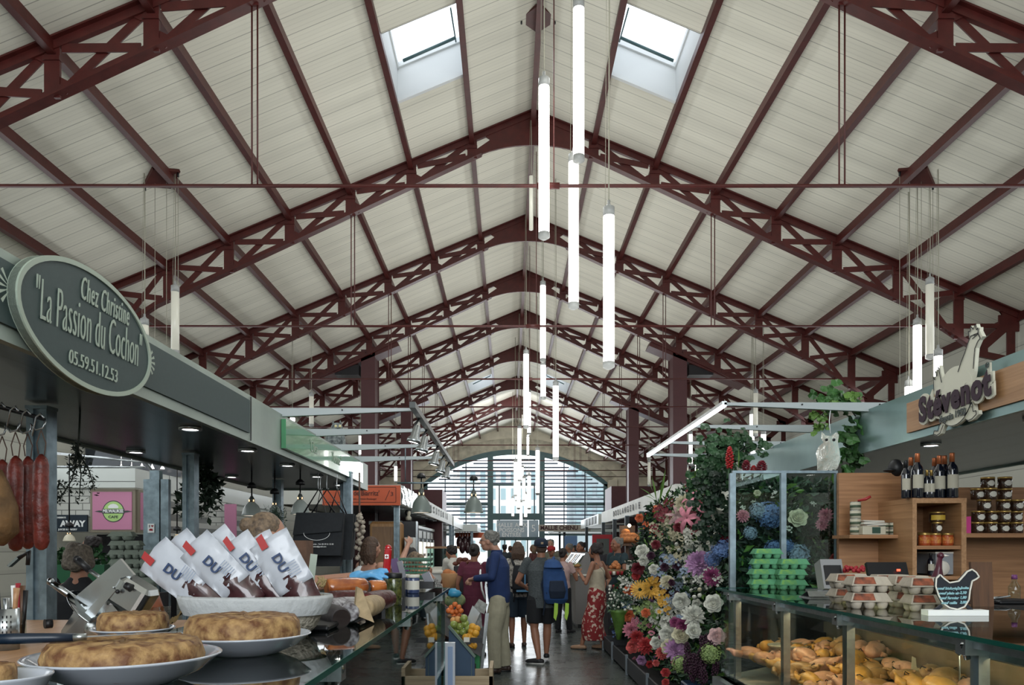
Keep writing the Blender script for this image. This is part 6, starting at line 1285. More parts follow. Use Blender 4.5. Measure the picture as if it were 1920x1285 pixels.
for gi in range(4):
    mb = MB(); n = (5200, 3300, 1100, 700)[gi]; k = 0
    while k < n:
        x, y = rnd.uniform(1150, 1565), rnd.uniform(850, 1283)
        if not in_flowers(x, y): continue
        if gi > 0 and x > 1368 and rnd.random() < .5: continue
        p = fpos(x, y, rnd.uniform(.04, .5) if gi < 2 else rnd.uniform(0, .25)); k += 1
        a = Vector((rnd.uniform(-1, 1), rnd.uniform(-1, .6), rnd.uniform(-.6, 1))).normalized(); b = a.cross(Vector((rnd.uniform(-1, 1), rnd.uniform(-1, 1), rnd.uniform(-1, 1)))).normalized(); l = rnd.uniform(.05, .12) * (.75 if gi == 2 else 1); w = l * rnd.uniform(.18, .3); c = a.cross(b) * l * .12
        mb.add([p, p + a * l * .5 + b * w + c, p + a * l, p + a * l * .5 - b * w + c, p + a * l * .5 - c * .6], [(0, 1, 4), (1, 2, 4), (2, 3, 4), (3, 0, 4)])
    tag(mb.build('foliage', GR[gi]), GN[gi], 'foliage', kind='stuff')
# blossom prototypes, about 1 m across and scaled when placed
def petal(mb, ang, L, w, up, curl, z0=0.0, n=4, r0=.04):
    ca, sa = math.cos(ang), math.sin(ang); vs = []
    for i in range(n + 1):
        u = i / n; r = r0 + L * u * math.cos(up * (1 - u * .3)); z = z0 + L * u * math.sin(up) - curl * u * u * L
        ww = w * math.sin(PI * (.12 + .80 * u)) ** .8
        for s in (-1, 0, 1): vs.append((ca * r - sa * ww * s, sa * r + ca * ww * s, z + (.10 * w if s else 0)))
    mb.add(vs, [(i * 3 + j, i * 3 + j + 1, (i + 1) * 3 + j + 1, (i + 1) * 3 + j) for i in range(n) for j in range(2)], True)
def bl_rose():
    mb = MB()
    for ring, (k, L, w, up, curl) in enumerate(((6, .50, .26, .35, .3), (6, .42, .24, .75, .25), (5, .34, .2, 1.1, .1), (4, .26, .14, 1.35, 0))):
        for i in range(k): petal(mb, 2 * PI * i / k + ring * .6, L, w, up, curl, z0=.02 * ring)
    mb.ell((0, 0, .14), (.09, .09, .14), 8); return mb
def bl_lily():
    mb = MB(); [petal(mb, 2 * PI * i / 6 + (.1 if i % 2 else 0), .62, .075 if i % 2 else .105, .6, .8, n=6, r0=.02) for i in range(6)]; return mb
def bl_mag():
    mb = MB(); [petal(mb, 2 * PI * i / 5, .5, .25, .25, .15, n=5) for i in range(5)]; [petal(mb, 2 * PI * i / 4 + .5, .38, .2, .8, .0, n=4) for i in range(3)]; return mb
def bl_hyd(seed, nn=90):
    r = random.Random(seed); mb = MB()
    for i in range(nn):
        z = 1 - (i + .5) / nn * 1.5; a = i * 2.39996; q = math.sqrt(max(0, 1 - z * z)); n = Vector((q * math.cos(a), q * math.sin(a), z)); c = n * (.42 + r.uniform(-.07, .05)); c.z *= .85
        u = n.cross(Vector((.3, .2, 1))).normalized(); v = n.cross(u); t0_ = r.uniform(0, 1.5)
        for k in range(4):
            an = t0_ + k * PI / 2; d = u * math.cos(an) + v * math.sin(an) + n * r.uniform(-.2, .5); e = u * -math.sin(an) + v * math.cos(an)
            mb.add([c, c + d * .05 + e * .04 + n * .01, c + d * .10 + n * .005, c + d * .05 - e * .04 + n * .01], [(0, 1, 2, 3)])
    mb.ell((0, 0, 0), (.30, .30, .25), 10); return mb
def bl_pom(seed):
    r = random.Random(seed); mb = MB()
    for ring in range(6):
        up = .1 + ring * .25; k = 14 - ring * 2
        for i in range(k): petal(mb, 2 * PI * i / k + r.uniform(-.1, .1) + ring, .48 - ring * .05, .085, up, .12 - .02 * ring, n=3, z0=.03 * ring)
    return mb
def bl_daisy():
    mb = MB(); [petal(mb, 2 * PI * i / 20, .46, .055, .15 + .1 * (i % 2), .1, n=3, r0=.1) for i in range(20)]; return mb
def bl_small(seed, n=15):
    r = random.Random(seed); mb = MB()
    for i in range(n):
        c = Vector((r.uniform(-.35, .35), r.uniform(-.35, .35), r.uniform(-.45, .45)))
        for k in range(5):
            a = 2 * PI * k / 5 + i; b = Vector((math.cos(a), math.sin(a), .35)); e = Vector((-math.sin(a), math.cos(a), 0)); mb.add([c, c + b * .07 + e * .05, c + b * .13, c + b * .07 - e * .05], [(0, 1, 2, 3)])
    return mb
def bl_spike(seed):
    r = random.Random(seed); mb = MB()
    for i in range(34):
        z = -.5 + i / 34; a = i * 2.4; q = .17 * math.sin(PI * (.12 + .8 * (i / 34))) + .02; c = Vector((q * math.cos(a), q * math.sin(a), z)); mb.ell(c, (.06, .06, .075), 6, 4)
    return mb
def bl_tul():
    mb = MB(); mb.lathe([(.001, 0), (.14, .04), (.2, .2), (.17, .4), (.08, .5)], (0, 0, -.25), 10); return mb
PROT = {'rose': bl_rose, 'lily': bl_lily, 'mag': bl_mag, 'hyd': lambda: bl_hyd(1), 'pom': lambda: bl_pom(2), 'daisy': bl_daisy, 'small': lambda: bl_small(3), 'spike': lambda: bl_spike(4), 'bud': bl_tul}
FC = {'white': srgb(206, 208, 196), 'cream': srgb(198, 192, 160), 'pink': srgb(204, 120, 140), 'palepink': srgb(206, 168, 170), 'lilac': srgb(176, 128, 176), 'magenta': srgb(136, 50, 100), 'red': srgb(164, 32, 36), 'crimson': srgb(112, 22, 38), 'orange': srgb(206, 96, 44), 'yellow': srgb(222, 166, 34), 'blue': srgb(98, 130, 186), 'paleblue': srgb(136, 156, 180), 'plum': srgb(62, 26, 50), 'lime': srgb(142, 168, 98), 'coral': srgb(200, 80, 76)}
cname = {'white': 'white', 'cream': 'cream', 'pink': 'pink', 'palepink': 'pale pink', 'lilac': 'lilac', 'magenta': 'magenta', 'red': 'red', 'crimson': 'crimson', 'orange': 'orange', 'yellow': 'yellow', 'blue': 'blue', 'paleblue': 'pale blue', 'plum': 'dark plum', 'lime': 'lime green', 'coral': 'coral'}
NM = {'rose': 'rose', 'lily': 'lily', 'mag': 'magnolia', 'hyd': 'hydrangea', 'pom': 'peony', 'daisy': 'sunflower', 'small': 'flower_sprig', 'spike': 'flower_spike', 'bud': 'flower_bud'}
cache = {}
def blossom(kind, col, px, py, size_px, label=None, back=0.0, Y=None):
    p = fpos(px, py, back) if Y is None else W(px, py, Y); s = size_px * p.y / FOC * .84
    key = (kind, col); m = mat('petal_' + cname[col].replace(' ', '_'), tuple(c * .86 + .14 * sum(FC[col][:3]) / 3 * .8 for c in FC[col][:3]) + (1,), rough=.6, var=.3, scale=5)
    if key not in cache:
        o = PROT[kind]().build(NM[kind], m); cache[key] = o.data
    else:
        o = bpy.data.objects.new(NM[kind], cache[key]); COL.objects.link(o)
    o.location = p; o.scale = (s, s, s)
    if kind == 'spike': o.rotation_euler = (rnd.uniform(-.2, .2), rnd.uniform(-.3, .3), rnd.uniform(0, 6))
    else: o.rotation_euler = Euler((PI / 2 + rnd.uniform(-.6, .1), rnd.uniform(-.3, .3), rnd.uniform(-.7, .2)))
    nm = NM[kind].replace('_', ' ')
    if label: tag(o, label, 'flower')
    else: tag(o, '%s %s among the massed cut flowers of the flower stall' % (cname[col], nm), 'flower', '%s %ss of the flower stall' % (cname[col], nm))
    return o
big = [('mag', 'white', 1352, 940, 52, 'large white magnolia bloom touching the steel edge of the glass screen'), ('mag', 'white', 1345, 966, 30, 'smaller drooping white magnolia below the large one'),
 ('lily', 'pink', 1288, 972, 62, 'large pink lily at the heart of the upper flower mass'), ('lily', 'pink', 1318, 968, 54, 'pink lily with long petals reaching toward the glass screen'), ('lily', 'pink', 1296, 935, 44, 'pink lily highest on the stem near the green leaves'), ('lily', 'palepink', 1270, 968, 44, 'pale pink lily at the outer side of the lily cluster'),
 ('pom', 'cream', 1283, 946, 46, 'fluffy cream bloom just above the pink lilies'), ('small', 'crimson', 1243, 958, 40, None), ('small', 'crimson', 1252, 970, 40, None), ('small', 'crimson', 1256, 945, 34, None), ('small', 'crimson', 1238, 972, 34, None), ('rose', 'crimson', 1272, 990, 24, None), ('rose', 'crimson', 1356, 1010, 30, 'dark crimson rose against the steel post of the glass screen'),
 ('pom', 'lilac', 1312, 1058, 64, 'very large lilac peony halfway up the flower display'), ('pom', 'magenta', 1335, 1082, 44, 'magenta peony tucked under the large lilac one'), ('hyd', 'blue', 1352, 1030, 52, 'big blue hydrangea head beside the lilac peony'), ('hyd', 'blue', 1336, 1048, 40, 'second blue hydrangea head overlapping the lilac peony'),
 ('rose', 'white', 1204, 1034, 32, 'blush white rose highest on the aisle side'), ('rose', 'white', 1207, 1052, 24, None), ('rose', 'white', 1226, 1068, 24, None), ('pom', 'cream', 1251, 1092, 34, 'ruffled cream bloom above the sunflowers'), ('rose', 'white', 1278, 1128, 42, None), ('pom', 'white', 1300, 1156, 54, 'large open white peony, roundest in the lower flowers'), ('rose', 'white', 1338, 1132, 42, None),
 ('rose', 'white', 1252, 1190, 40, None), ('rose', 'cream', 1276, 1192, 40, None), ('rose', 'white', 1300, 1184, 36, None), ('rose', 'cream', 1254, 1214, 36, None), ('rose', 'palepink', 1344, 1194, 40, 'pale pink rose against the end of the poultry counter'), ('rose', 'white', 1231, 1206, 30, None), ('bud', 'white', 1302, 1120, 26, None), ('bud', 'white', 1312, 1117, 26, None), ('bud', 'cream', 1312, 1106, 26, None),
 ('daisy', 'yellow', 1200, 1106, 40, 'yellow sunflower facing the aisle, outer of the two'), ('daisy', 'yellow', 1222, 1103, 46, 'yellow sunflower facing the aisle, inner of the two'), ('small', 'yellow', 1240, 1120, 50, None), ('small', 'yellow', 1246, 1138, 46, None), ('small', 'yellow', 1228, 1094, 36, None),
 ('rose', 'orange', 1180, 1108, 28, None), ('rose', 'orange', 1178, 1155, 28, None), ('rose', 'orange', 1211, 1150, 22, None), ('rose', 'orange', 1199, 972, 20, None), ('small', 'orange', 1212, 985, 20, None), ('small', 'crimson', 1228, 990, 24, None), ('rose', 'red', 1193, 1080, 22, None), ('rose', 'crimson', 1196, 1067, 30, None), ('rose', 'crimson', 1230, 1022, 22, None),
 ('pom', 'red', 1194, 1196, 34, None), ('pom', 'red', 1211, 1212, 42, None), ('rose', 'coral', 1186, 1214, 30, None), ('pom', 'pink', 1184, 1182, 40, 'rosy pink peony lowest on the aisle corner'), ('pom', 'coral', 1241, 1226, 30, None), ('pom', 'lilac', 1266, 1220, 52, 'lilac peony near the lime hydrangeas'), ('bud', 'magenta', 1240, 1195, 34, None), ('rose', 'magenta', 1280, 1174, 34, None), ('rose', 'magenta', 1266, 1168, 26, None),
 ('hyd', 'lime', 1333, 1226, 50, 'lime green hydrangea beside the poultry counter'), ('hyd', 'lime', 1277, 1246, 44, 'lime green hydrangea lower down toward the trough'), ('rose', 'red', 1248, 1262, 22, None), ('rose', 'red', 1218, 1246, 18, None), ('rose', 'red', 1248, 1280, 18, None), ('rose', 'coral', 1230, 1244, 16, None),
 ('hyd', 'blue', 1444, 966, 66, 'biggest blue hydrangea behind the glass screen'), ('hyd', 'paleblue', 1422, 958, 44, 'pale blue hydrangea beside the biggest one behind the glass'), ('hyd', 'blue', 1452, 1030, 46, 'round blue hydrangea just above the green egg cartons'), ('hyd', 'paleblue', 1407, 1000, 34, 'small blue and yellow hydrangea behind the first glass pane'), ('pom', 'pink', 1393, 968, 30, 'pink peony behind the first glass pane'), ('rose', 'cream', 1420, 925, 16, 'little cream rosebud high behind the first glass pane'), ('rose', 'cream', 1496, 972, 42, 'pale yellow rose behind the second glass pane'), ('pom', 'pink', 1548, 967, 34, 'pink peony at the oak panel behind the second glass pane'), ('pom', 'pink', 1541, 984, 28, 'lower pink peony at the oak panel behind the glass'), ('hyd', 'paleblue', 1496, 1040, 56, 'faded blue hydrangea behind the second glass pane'), ('hyd', 'blue', 1475, 1024, 34, 'blue hydrangea hidden partly by the middle steel bar'), ('rose', 'red', 1566, 1048, 24, 'red flower at the foot of the oak panel'), ('hyd', 'blue', 1414, 1068, 26, 'small blue hydrangea just behind the egg carton pile')]
for b in big: blossom(b[0], b[1], b[2], b[3], b[4], b[5], back=-.06)
# sprigs filling the mass
fill = [('small', 'white', 60, 26, (1285, 1350, 985, 1100)), ('small', 'cream', 26, 24, (1225, 1300, 965, 1050)), ('small', 'paleblue', 26, 24, (1225, 1285, 1045, 1110)), ('small', 'paleblue', 14, 22, (1250, 1300, 1110, 1185)), ('small', 'white', 16, 22, (1165, 1195, 1080, 1130)), ('small', 'white', 20, 24, (1225, 1265, 1120, 1185)), ('bud', 'white', 12, 18, (1215, 1300, 1010, 1120)),
        ('rose', 'white', 8, 24, (1215, 1345, 1100, 1215)), ('small', 'lime', 14, 26, (1190, 1240, 1135, 1180)), ('rose', 'plum', 14, 20, (1215, 1290, 1040, 1130)), ('small', 'crimson', 8, 24, (1290, 1330, 915, 1000)), ('small', 'orange', 4, 12, (1195, 1240, 935, 1000)), ('bud', 'red', 8, 12, (1195, 1260, 930, 1020)), ('small', 'pink', 8, 20, (1180, 1300, 1160, 1250)), ('rose', 'lilac', 6, 20, (1180, 1290, 1130, 1250)), ('small', 'blue', 10, 20, (1150, 1200, 1110, 1200)), ('small', 'white', 8, 16, (1380, 1560, 915, 1020))]
for kind, col, n, sz, (x0, x1, y0, y1) in fill:
    for i in range(n): blossom(kind, col, rnd.uniform(x0, x1), rnd.uniform(y0, y1), sz * rnd.uniform(.8, 1.3), back=rnd.uniform(-.04, .12))
for i in range(26):   # dark amaranth plumes
    u = i / 25; blossom('spike', 'plum', 1288 + 50 * u + rnd.uniform(-10, 10), 1200 + 66 * rnd.random() + 8 * u, rnd.uniform(26, 40), back=-.05)
# tall leaves, ginger and bromeliad heads on top of the screen
def ginger(px, py, w, h, Y, lab, col):
    c = W(px, py, Y); t = thing('ginger_flower', lab, 'flower', c, None); mb = MB(); r = w * Y / FOC / 2; H = h * Y / FOC
    for i in range(46):
        u = i / 46; a = i * 2.4; q = r * math.sin(PI * (.18 + .78 * u)); mb.ell((c.x + q * .75 * math.cos(a), c.y + q * .75 * math.sin(a), c.z - H / 2 + H * u), (r * .42, r * .42, H * .05), 6, 4)
    mb.build('bracts', mat('ginger_' + col, FC[col], rough=.4), t); mb = MB(); mb.tube([c - Vector((0, 0, H / 2)), c - Vector((.02, 0, H))], .008, 6); mb.build('stem', GR[1], t)
ginger(1368, 858, 15, 40, 6.3, 'tall red ginger flower rising above the glass screen', 'red'); ginger(1399, 873, 16, 20, 6.3, 'crimson flower head on top of the glass screen, beside the ginger', 'crimson'); ginger(1428, 875, 20, 22, 6.25, 'deep crimson flower head on top of the screen, well away from the ginger', 'crimson'); ginger(1413, 880, 12, 14, 6.3, 'small red flower head low between two crimson ones', 'red')
def blades(name, lab, pts, m, Y, wid=.02, cat='leaf'):
    mb = MB()
    for (x0, y0, x1, y1) in pts:
        p, q = W(x0, y0, Y), W(x1, y1, Y); d = q - p; L = d.length; s_ = Vector((d.z, .3, -d.x)).normalized() * (wid * L / .25); m_ = p.lerp(q, .5) + Vector((0, -.01, .01)); mb.add([p, m_ + s_ * .5, q, m_ - s_ * .5], [(0, 1, 2, 3)])
    return tag(mb.build(name, m), lab, cat)
blades('leaf_spear', 'single upright yellow-green leaf next to the red ginger flower', [(1384, 884, 1385, 838)], GR[3], 6.3, .05)
blades('bamboo_spray', 'light bamboo-like spray sticking up above the flowers against the maroon block', [(1232, 945, 1222, 892), (1235, 950, 1248, 880), (1228, 935, 1200, 915), (1230, 940, 1205, 928), (1225, 925, 1214, 900), (1232, 930, 1240, 905), (1240, 950, 1262, 905), (1240, 955, 1270, 925), (1236, 950, 1212, 940), (1245, 950, 1275, 940), (1228, 905, 1236, 890), (1224, 900, 1212, 895)], GR[3], 9.0, .03)
blades('palm_spray', 'fan of narrow green leaves arching over the lilies', [(1330, 925, 1290, 905), (1330, 925, 1300, 925), (1335, 920, 1310, 890), (1340, 915, 1325, 880), (1345, 915, 1345, 875), (1350, 910, 1360, 872), (1340, 925, 1320, 945), (1340, 900, 1300, 885), (1335, 890, 1310, 868), (1350, 890, 1368, 862)], GR[1], 7.2, .035)
# broad-leaved climbing plants
def leaf_cluster(lab, pts, n, Y, sz, seed, m, rr_=(.12, .12, .1), name='climbing_plant'):
    r = random.Random(seed); t = thing(name, lab, 'plant', W(pts[0][0], pts[0][1], Y)); mb = MB()
    for i in range(n):
        q = pts[r.randrange(len(pts))]; p = W(q[0], q[1], Y) + Vector((r.gauss(0, rr_[0] * .5), r.gauss(0, rr_[1] * .5), r.gauss(0, rr_[2] * .5)))
        nrm = Vector((r.uniform(-.8, .8), -1, r.uniform(-.3, .9))).normalized(); u = nrm.cross(Vector((r.uniform(-.4, .4), 0, 1))).normalized(); v = u.cross(nrm); s = sz * r.uniform(.6, 1.2); vs = [p]
        for k in range(10):
            a = 2 * PI * k / 10; rad = s * (.5 if k % 2 else .38) * (1.15 if k == 8 else 1) * (.55 if k == 3 else 1); vs.append(p + (u * math.cos(a) + v * math.sin(a)) * rad + nrm * .012 * math.cos(3 * a))
        mb.add(vs, [(0, 1 + k, 1 + (k + 1) % 10) for k in range(10)])
    mb.build('leaves', m, t); mb = MB(); mb.tube([W(x, y, Y + .03) for x, y in pts], .006, 5); mb.build('stem', GR[0], t); return t
leaf_cluster('vine with lobed green leaves trailing over the canopy arm behind the owl reflector', [(1560, 752), (1590, 760), (1610, 790), (1600, 815), (1580, 830), (1598, 850), (1592, 868)], 110, 6.55, .105, 31, mat('vine_green', srgb(52, 92, 44), rough=.5, var=.4, scale=5), (.13, .1, .11))
leaf_cluster('vine shoot with yellow-green leaves at the tip behind the owl reflector', [(1535, 800), (1540, 780), (1560, 755), (1580, 748), (1600, 750)], 34, 6.5, .08, 33, GR[3], (.06, .06, .05))
leaf_cluster('tall dark ivy bush rising from the flowers to the first arms', [(1345, 900), (1335, 870), (1340, 840), (1350, 830), (1385, 850), (1400, 835), (1330, 890), (1325, 925)], 230, 6.9, .085, 35, GR[1], (.16, .12, .15))
leaf_cluster('tall mixed greenery between the lilies and the glass screen', [(1340, 900), (1350, 920), (1340, 950), (1350, 980), (1330, 1000)], 160, 6.8, .08, 37, GR[0], (.16, .1, .14))
# bunches wrapped in clear film at the aisle corner
t = thing('wrapped_bunch', 'bunch of white and blue flowers in green wrapping at the aisle corner of the stand', 'bouquet', W(1160, 1180, 11.0)); mb = MB(); mb.lathe([(.03, 0), (.05, .1), (.12, .38), (.15, .42)], W(1160, 1200, 10.9), 9); mb.build('wrapping', GR[3], t); mb = MB(); leafy(mb, W(1160, 1130, 10.9), (.18, .15, .2), 260, .07, rnd, .25); mb.build('stalks', GR[2], t)
mb = MB(); [mb.ell(W(1140 + rnd.uniform(0, 45), rnd.uniform(1098, 1145), 10.9 + rnd.uniform(-.2, .2)), .018, 6, 4) for i in range(50)]; mb.build('blossoms', mat('petal_white', FC['white'], rough=.6), t)
# ================================================================ people
def remeshed(mb, name, m, parent, voxel, smooth_iter=3):
    o = mb.build('tmp_body', m)
    md = o.modifiers.new('r', 'REMESH'); md.mode = 'VOXEL'; md.voxel_size = voxel; md.use_smooth_shade = True
    ms = o.modifiers.new('s', 'SMOOTH'); ms.factor = .5; ms.iterations = smooth_iter
    dg = bpy.context.evaluated_depsgraph_get(); ev = o.evaluated_get(dg)
    me = bpy.data.meshes.new_from_object(ev, preserve_all_data_layers=False, depsgraph=dg)
    old = o.data; bpy.data.objects.remove(o); bpy.data.meshes.remove(old)
    me.name = name; me.materials.clear(); me.materials.append(m)
    me.polygons.foreach_set('use_smooth', [True] * len(me.polygons))
    r = bpy.data.objects.new(name, me); COL.objects.link(r)
    if parent is not None: r.parent = parent
    return r
def seg(mb, pts, rs, n=12, fl=None):
    """tapered limb with rounded joints; fl squashes it front to back"""
    mb.tube(pts, rs, n)
    for p, r in zip(pts, rs): mb.ell(p, r * .995, n, 7)
def loft(mb, secs, n=20):
    """torso from elliptical sections (centre, half width, half depth, turn)"""
    vs = []; m = len(secs)
    for (c, w, d, tw) in secs:
        for k in range(n):
            a = 2 * PI * k / n; x = w * abs(math.cos(a)) ** .85 * (1 if math.cos(a) > 0 else -1); y = d * math.sin(a)
            vs.append((c[0] + x * math.cos(tw) - y * math.sin(tw), c[1] + x * math.sin(tw) + y * math.cos(tw), c[2]))
    fs = [(i * n + k, i * n + (k + 1) % n, (i + 1) * n + (k + 1) % n, (i + 1) * n + k) for i in range(m - 1) for k in range(n)]
    fs += [tuple(range(n))[::-1], tuple((m - 1) * n + k for k in range(n))]
    mb.add(vs, fs, True)
def hand(mb, wrist, d, up, curl=.5, s=1.0, side=1):
    """palm, four unequal bent fingers and a thumb leaving the palm's side; d along the hand, up = back of hand"""
    d = Vector(d).normalized(); up = Vector(up); up = (up - d * up.dot(d)).normalized(); sd = d.cross(up) * side; w = Vector(wrist)
    for k in (-1, -.33, .33, 1): mb.tube([w + d * .005, w + d * .045 * s + sd * .022 * k * s, w + d * .088 * s + sd * .03 * k * s], [.02 * s, .016 * s, .012 * s], 8)
    for i, (k, L) in enumerate(((-1.05, .062), (-.35, .074), (.35, .08), (1.05, .07))):
        b = w + d * .085 * s + sd * .0285 * k * s; a1 = curl * .6; a2 = curl * 1.4; a3 = curl * 2.0; p = [b]; q = b
        for a, l in ((a1, .42), (a2, .32), (a3, .26)): q = q + (d * math.cos(a) - up * math.sin(a)) * L * l * s; p.append(q)
        mb.tube(p, [.0098 * s, .0092 * s, .0085 * s, .0068 * s], 7); mb.ell(p[-1], .007 * s, 6)
    b = w + d * .025 * s + sd * .03 * s; p = [b, b + (d * .65 + sd * .7 - up * .3).normalized() * .036 * s]; p.append(p[-1] + (d * .9 + sd * .25 - up * .4).normalized() * .03 * s)
    mb.tube(p, [.014 * s, .011 * s, .009 * s], 8); mb.ell(p[-1], .0088 * s, 6)
SK = {'tan': mat('skin_tan', srgb(146, 102, 80), rough=.5, var=.05, scale=8), 'pale': mat('skin_pale', srgb(172, 130, 110), rough=.5, var=.05, scale=8), 'brown': mat('skin_brown', srgb(138, 92, 70), rough=.5, var=.05, scale=8)}
M_eye = mat('dark_eye', srgb(30, 24, 22), rough=.2); M_lip = mat('lip', srgb(150, 88, 80), rough=.5)
def fmat(name, c, **k): return mat(name, c, rough=.85, **({'var': .08, 'scale': 14, 'bump': .3} | k))
def person(label, px, Y, h, heading, P, skin, top, legsm, hairm, shoe, voxel=.009):
    """P: pose in body space (x right, y forward, z up, for a 1.75 m figure). heading in degrees, 0 = facing down the hall, 90 = facing the left stalls"""
    t = thing('person', label, 'person', (0, 0, 0)); t['_body'] = 1; X = WX(px, Y); V = Vector
    g = lambda k, d=None: P.get(k, d)
    lean = g('lean', 0.0); side = g('side', 0.0); hipw = g('hipw', .165); shw = g('shw', .2); chest = g('chest', 1.0)
    hip = V((0, 0, .93)); wa = hip + V((side * .3, lean * .25, .15)); ch = hip + V((side * .7, lean * .7, .36)); nk = hip + V((side, lean, .53)); hd = nk + V((g('hx', 0), g('hy', .03), g('hz', .155)))
    shz = -.045
    sh = {s: nk + V((s * (shw - .03), -.0, shz)) for s in (-1, 1)}
    arms = {-1: g('L', [(-.26, .02, 1.13), (-.25, .1, .88)]), 1: g('R', [(.26, .02, 1.13), (.25, .1, .88)])}
    legs = {-1: g('LL', [(-.1, .02, .5), (-.1, -.02, .09)]), 1: g('RL', [(.1, .02, .5), (.1, -.02, .09)])}
    slim = g('slim', 1.0); female = g('female', False)
    # --- body: one continuous surface
    mb = MB()
    mb.ell(hd + V((0, 0, .015)), (.076, .094, .108), 20, 14); mb.ell(hd + V((0, .022, -.055)), (.056, .066, .062), 16); mb.ell(hd + V((0, .045, -.085)), (.032, .036, .028), 12)
    fy = .094
    mb.tube([hd + V((0, fy - .012, .02)), hd + V((0, fy + .018, -.018)), hd + V((0, fy - .008, -.03))], [.010, .015, .012], 8)
    for s in (-1, 1):
        mb.ell(hd + V((s * .078, -.005, -.008)), (.012, .024, .034), 10); mb.ell(hd + V((s * .032, .078, .03)), (.026, .014, .008), 8); mb.ell(hd + V((s * .045, .055, -.03)), (.026, .03, .028), 8)
    mb.ell(hd + V((0, .084, -.058)), (.024, .012, .009), 8)
    mb.tube([nk + V((0, 0, -.06)), nk, nk.lerp(hd, .45) + V((0, -.012, 0)), hd + V((0, -.01, -.03))], [.075 * slim, .058 * slim, .052 * slim, .05], 14)
    for s in (-1, 1):
        el, wr = V(arms[s][0]), V(arms[s][1]); a = sh[s]
        seg(mb, [a, a.lerp(el, .35), el, el.lerp(wr, .3), wr], [.050 * slim, .048 * slim, .037 * slim, .037 * slim, .025], 12)
        hdv = V(g('hand%d' % s, tuple((wr - el).normalized()))); hand(mb, wr, hdv, g('back%d' % s, (s, -.3, .2)), g('curl', .5), 1.0, -s)
        kn, an = V(legs[s][0]), V(legs[s][1]); hj = hip + V((s * .085, 0, -.02))
        seg(mb, [hj, hj.lerp(kn, .4), kn, kn.lerp(an, .28), kn.lerp(an, .6), an], [.088 * slim, .08 * slim, .054 * slim, .056 * slim, .046 * slim, .034], 14)
        fd = V(g('foot%d' % s, (s * .15, 1, 0))).normalized(); seg(mb, [an + V((0, 0, -.03)), an + fd * .08 + V((0, 0, -.055)), an + fd * .15 + V((0, 0, -.068))], [.034, .028, .02], 10)
    tw = g('twist', 0)
    loft(mb, [(hip + V((0, 0, -.1)), .13 * slim, .09, 0), (hip, .15 * slim, .1, 0), (wa, .125 * slim, .09, 0), (ch, .15 * slim * chest, .105, tw), (nk + V((0, 0, -.06)), .15 * slim, .08, tw), (nk + V((0, 0, -.01)), .07, .05, tw)])
    b = remeshed(mb, 'body', SK[skin], t, voxel)
    # --- face details
    mb = MB(); [mb.ell(hd + V((s * .031, .088, .012)), (.010, .006, .006), 8) for s in (-1, 1)]; mb.build('eyes', M_eye, t)
    mb = MB(); [mb.ell(hd + V((s * .032, .09, .032)), (.018, .006, .0035), 8) for s in (-1, 1)]; mb.build('eyebrows', hairm, t)
    mb = MB(); mb.ell(hd + V((0, .094, -.058)), (.021, .006, .006), 8); mb.build('mouth', M_lip, t)
    # --- shirt
    tk = g('thick', .014); hem = g('hem', -.12); mb = MB(); hw = g('hemw', .175)
    secs = [(hip + V((0, 0, hem)), hw, .125, 0), (hip + V((0, 0, .02)), max(hw * .97, .165 * slim), .125 + tk * .5, 0), (wa, (.14 if female else .16) * slim + tk, .105 + tk, 0), (ch, .165 * slim * chest + tk, .115 + tk, tw), (nk + V((0, 0, -.075)), .165 * slim + tk * .5, .085 + tk, tw)]
    nl = g('neck', .0)
    secs += [(nk + V((0, 0, -.03 - nl)), .105, .07, tw), (nk + V((0, .0, .015 - nl)), .066, .06, tw)]
    if g('tank'): secs = secs[:3] + [(ch, .15 * slim * chest + tk, .108 + tk, tw), (nk + V((0, 0, -.10)), .12 * slim, .088, tw), (nk + V((0, 0, -.045)), .10, .06, tw)]
    loft(mb, secs, 24)
    sl = g('sleeve', 1.0)    # 0 none, .3 short, 1 long
    if sl > 0:
        for s in (-1, 1):
            el, wr = V(arms[s][0]), V(arms[s][1]); a = sh[s]; T_ = tk
            if sl < .5: e = a.lerp(el, .55 if sl > .2 else .3); seg(mb, [a + V((0, 0, .0)), a.lerp(e, .6)], [.062 * slim, .060 * slim], 12); mb.tube([a.lerp(e, .55), e], [.060 * slim, .064 * slim], 14)
            else: w_ = el.lerp(wr, min(1, (sl - .5) * 2)); seg(mb, [a, a.lerp(el, .4), el], [.062 * slim, .058 * slim, .05 * slim], 12); seg(mb, [el, el.lerp(w_, .5)], [.05 * slim, .047 * slim], 12); mb.tube([el.lerp(w_, .4), w_], [.048 * slim, .038 * slim], 12)
    remeshed(mb, 'shirt', top, t, voxel)
    # --- lower garment
    kind = g('lower', 'trousers'); mb = MB()
    if kind == 'skirt':
        kn = (V(legs[-1][0]) + V(legs[1][0])) / 2; bt = g('skirt_to', .18); sw = g('skirt_w', .24); secs = [(hip + V((0, 0, .13)), .135, .105, 0), (hip + V((0, 0, .0)), .185, .14, 0), (hip + V((0, 0, -.2)), .19, .15, 0), (kn + V((0, 0, .0)), .19, .165, 0), (V((kn.x, kn.y, (kn.z + bt) / 2)), .205, .18, 0), (V((kn.x + g('flare', 0), kn.y, bt)), sw, .2, 0)]
        loft(mb, secs, 26)
    else:
        loft(mb, [(hip + V((0, 0, -.12)), .16 * slim, .12, 0), (hip + V((0, 0, -.02)), hipw * slim + .012, .13, 0), (hip + V((0, 0, .12)), .15 * slim, .115, 0)], 22)
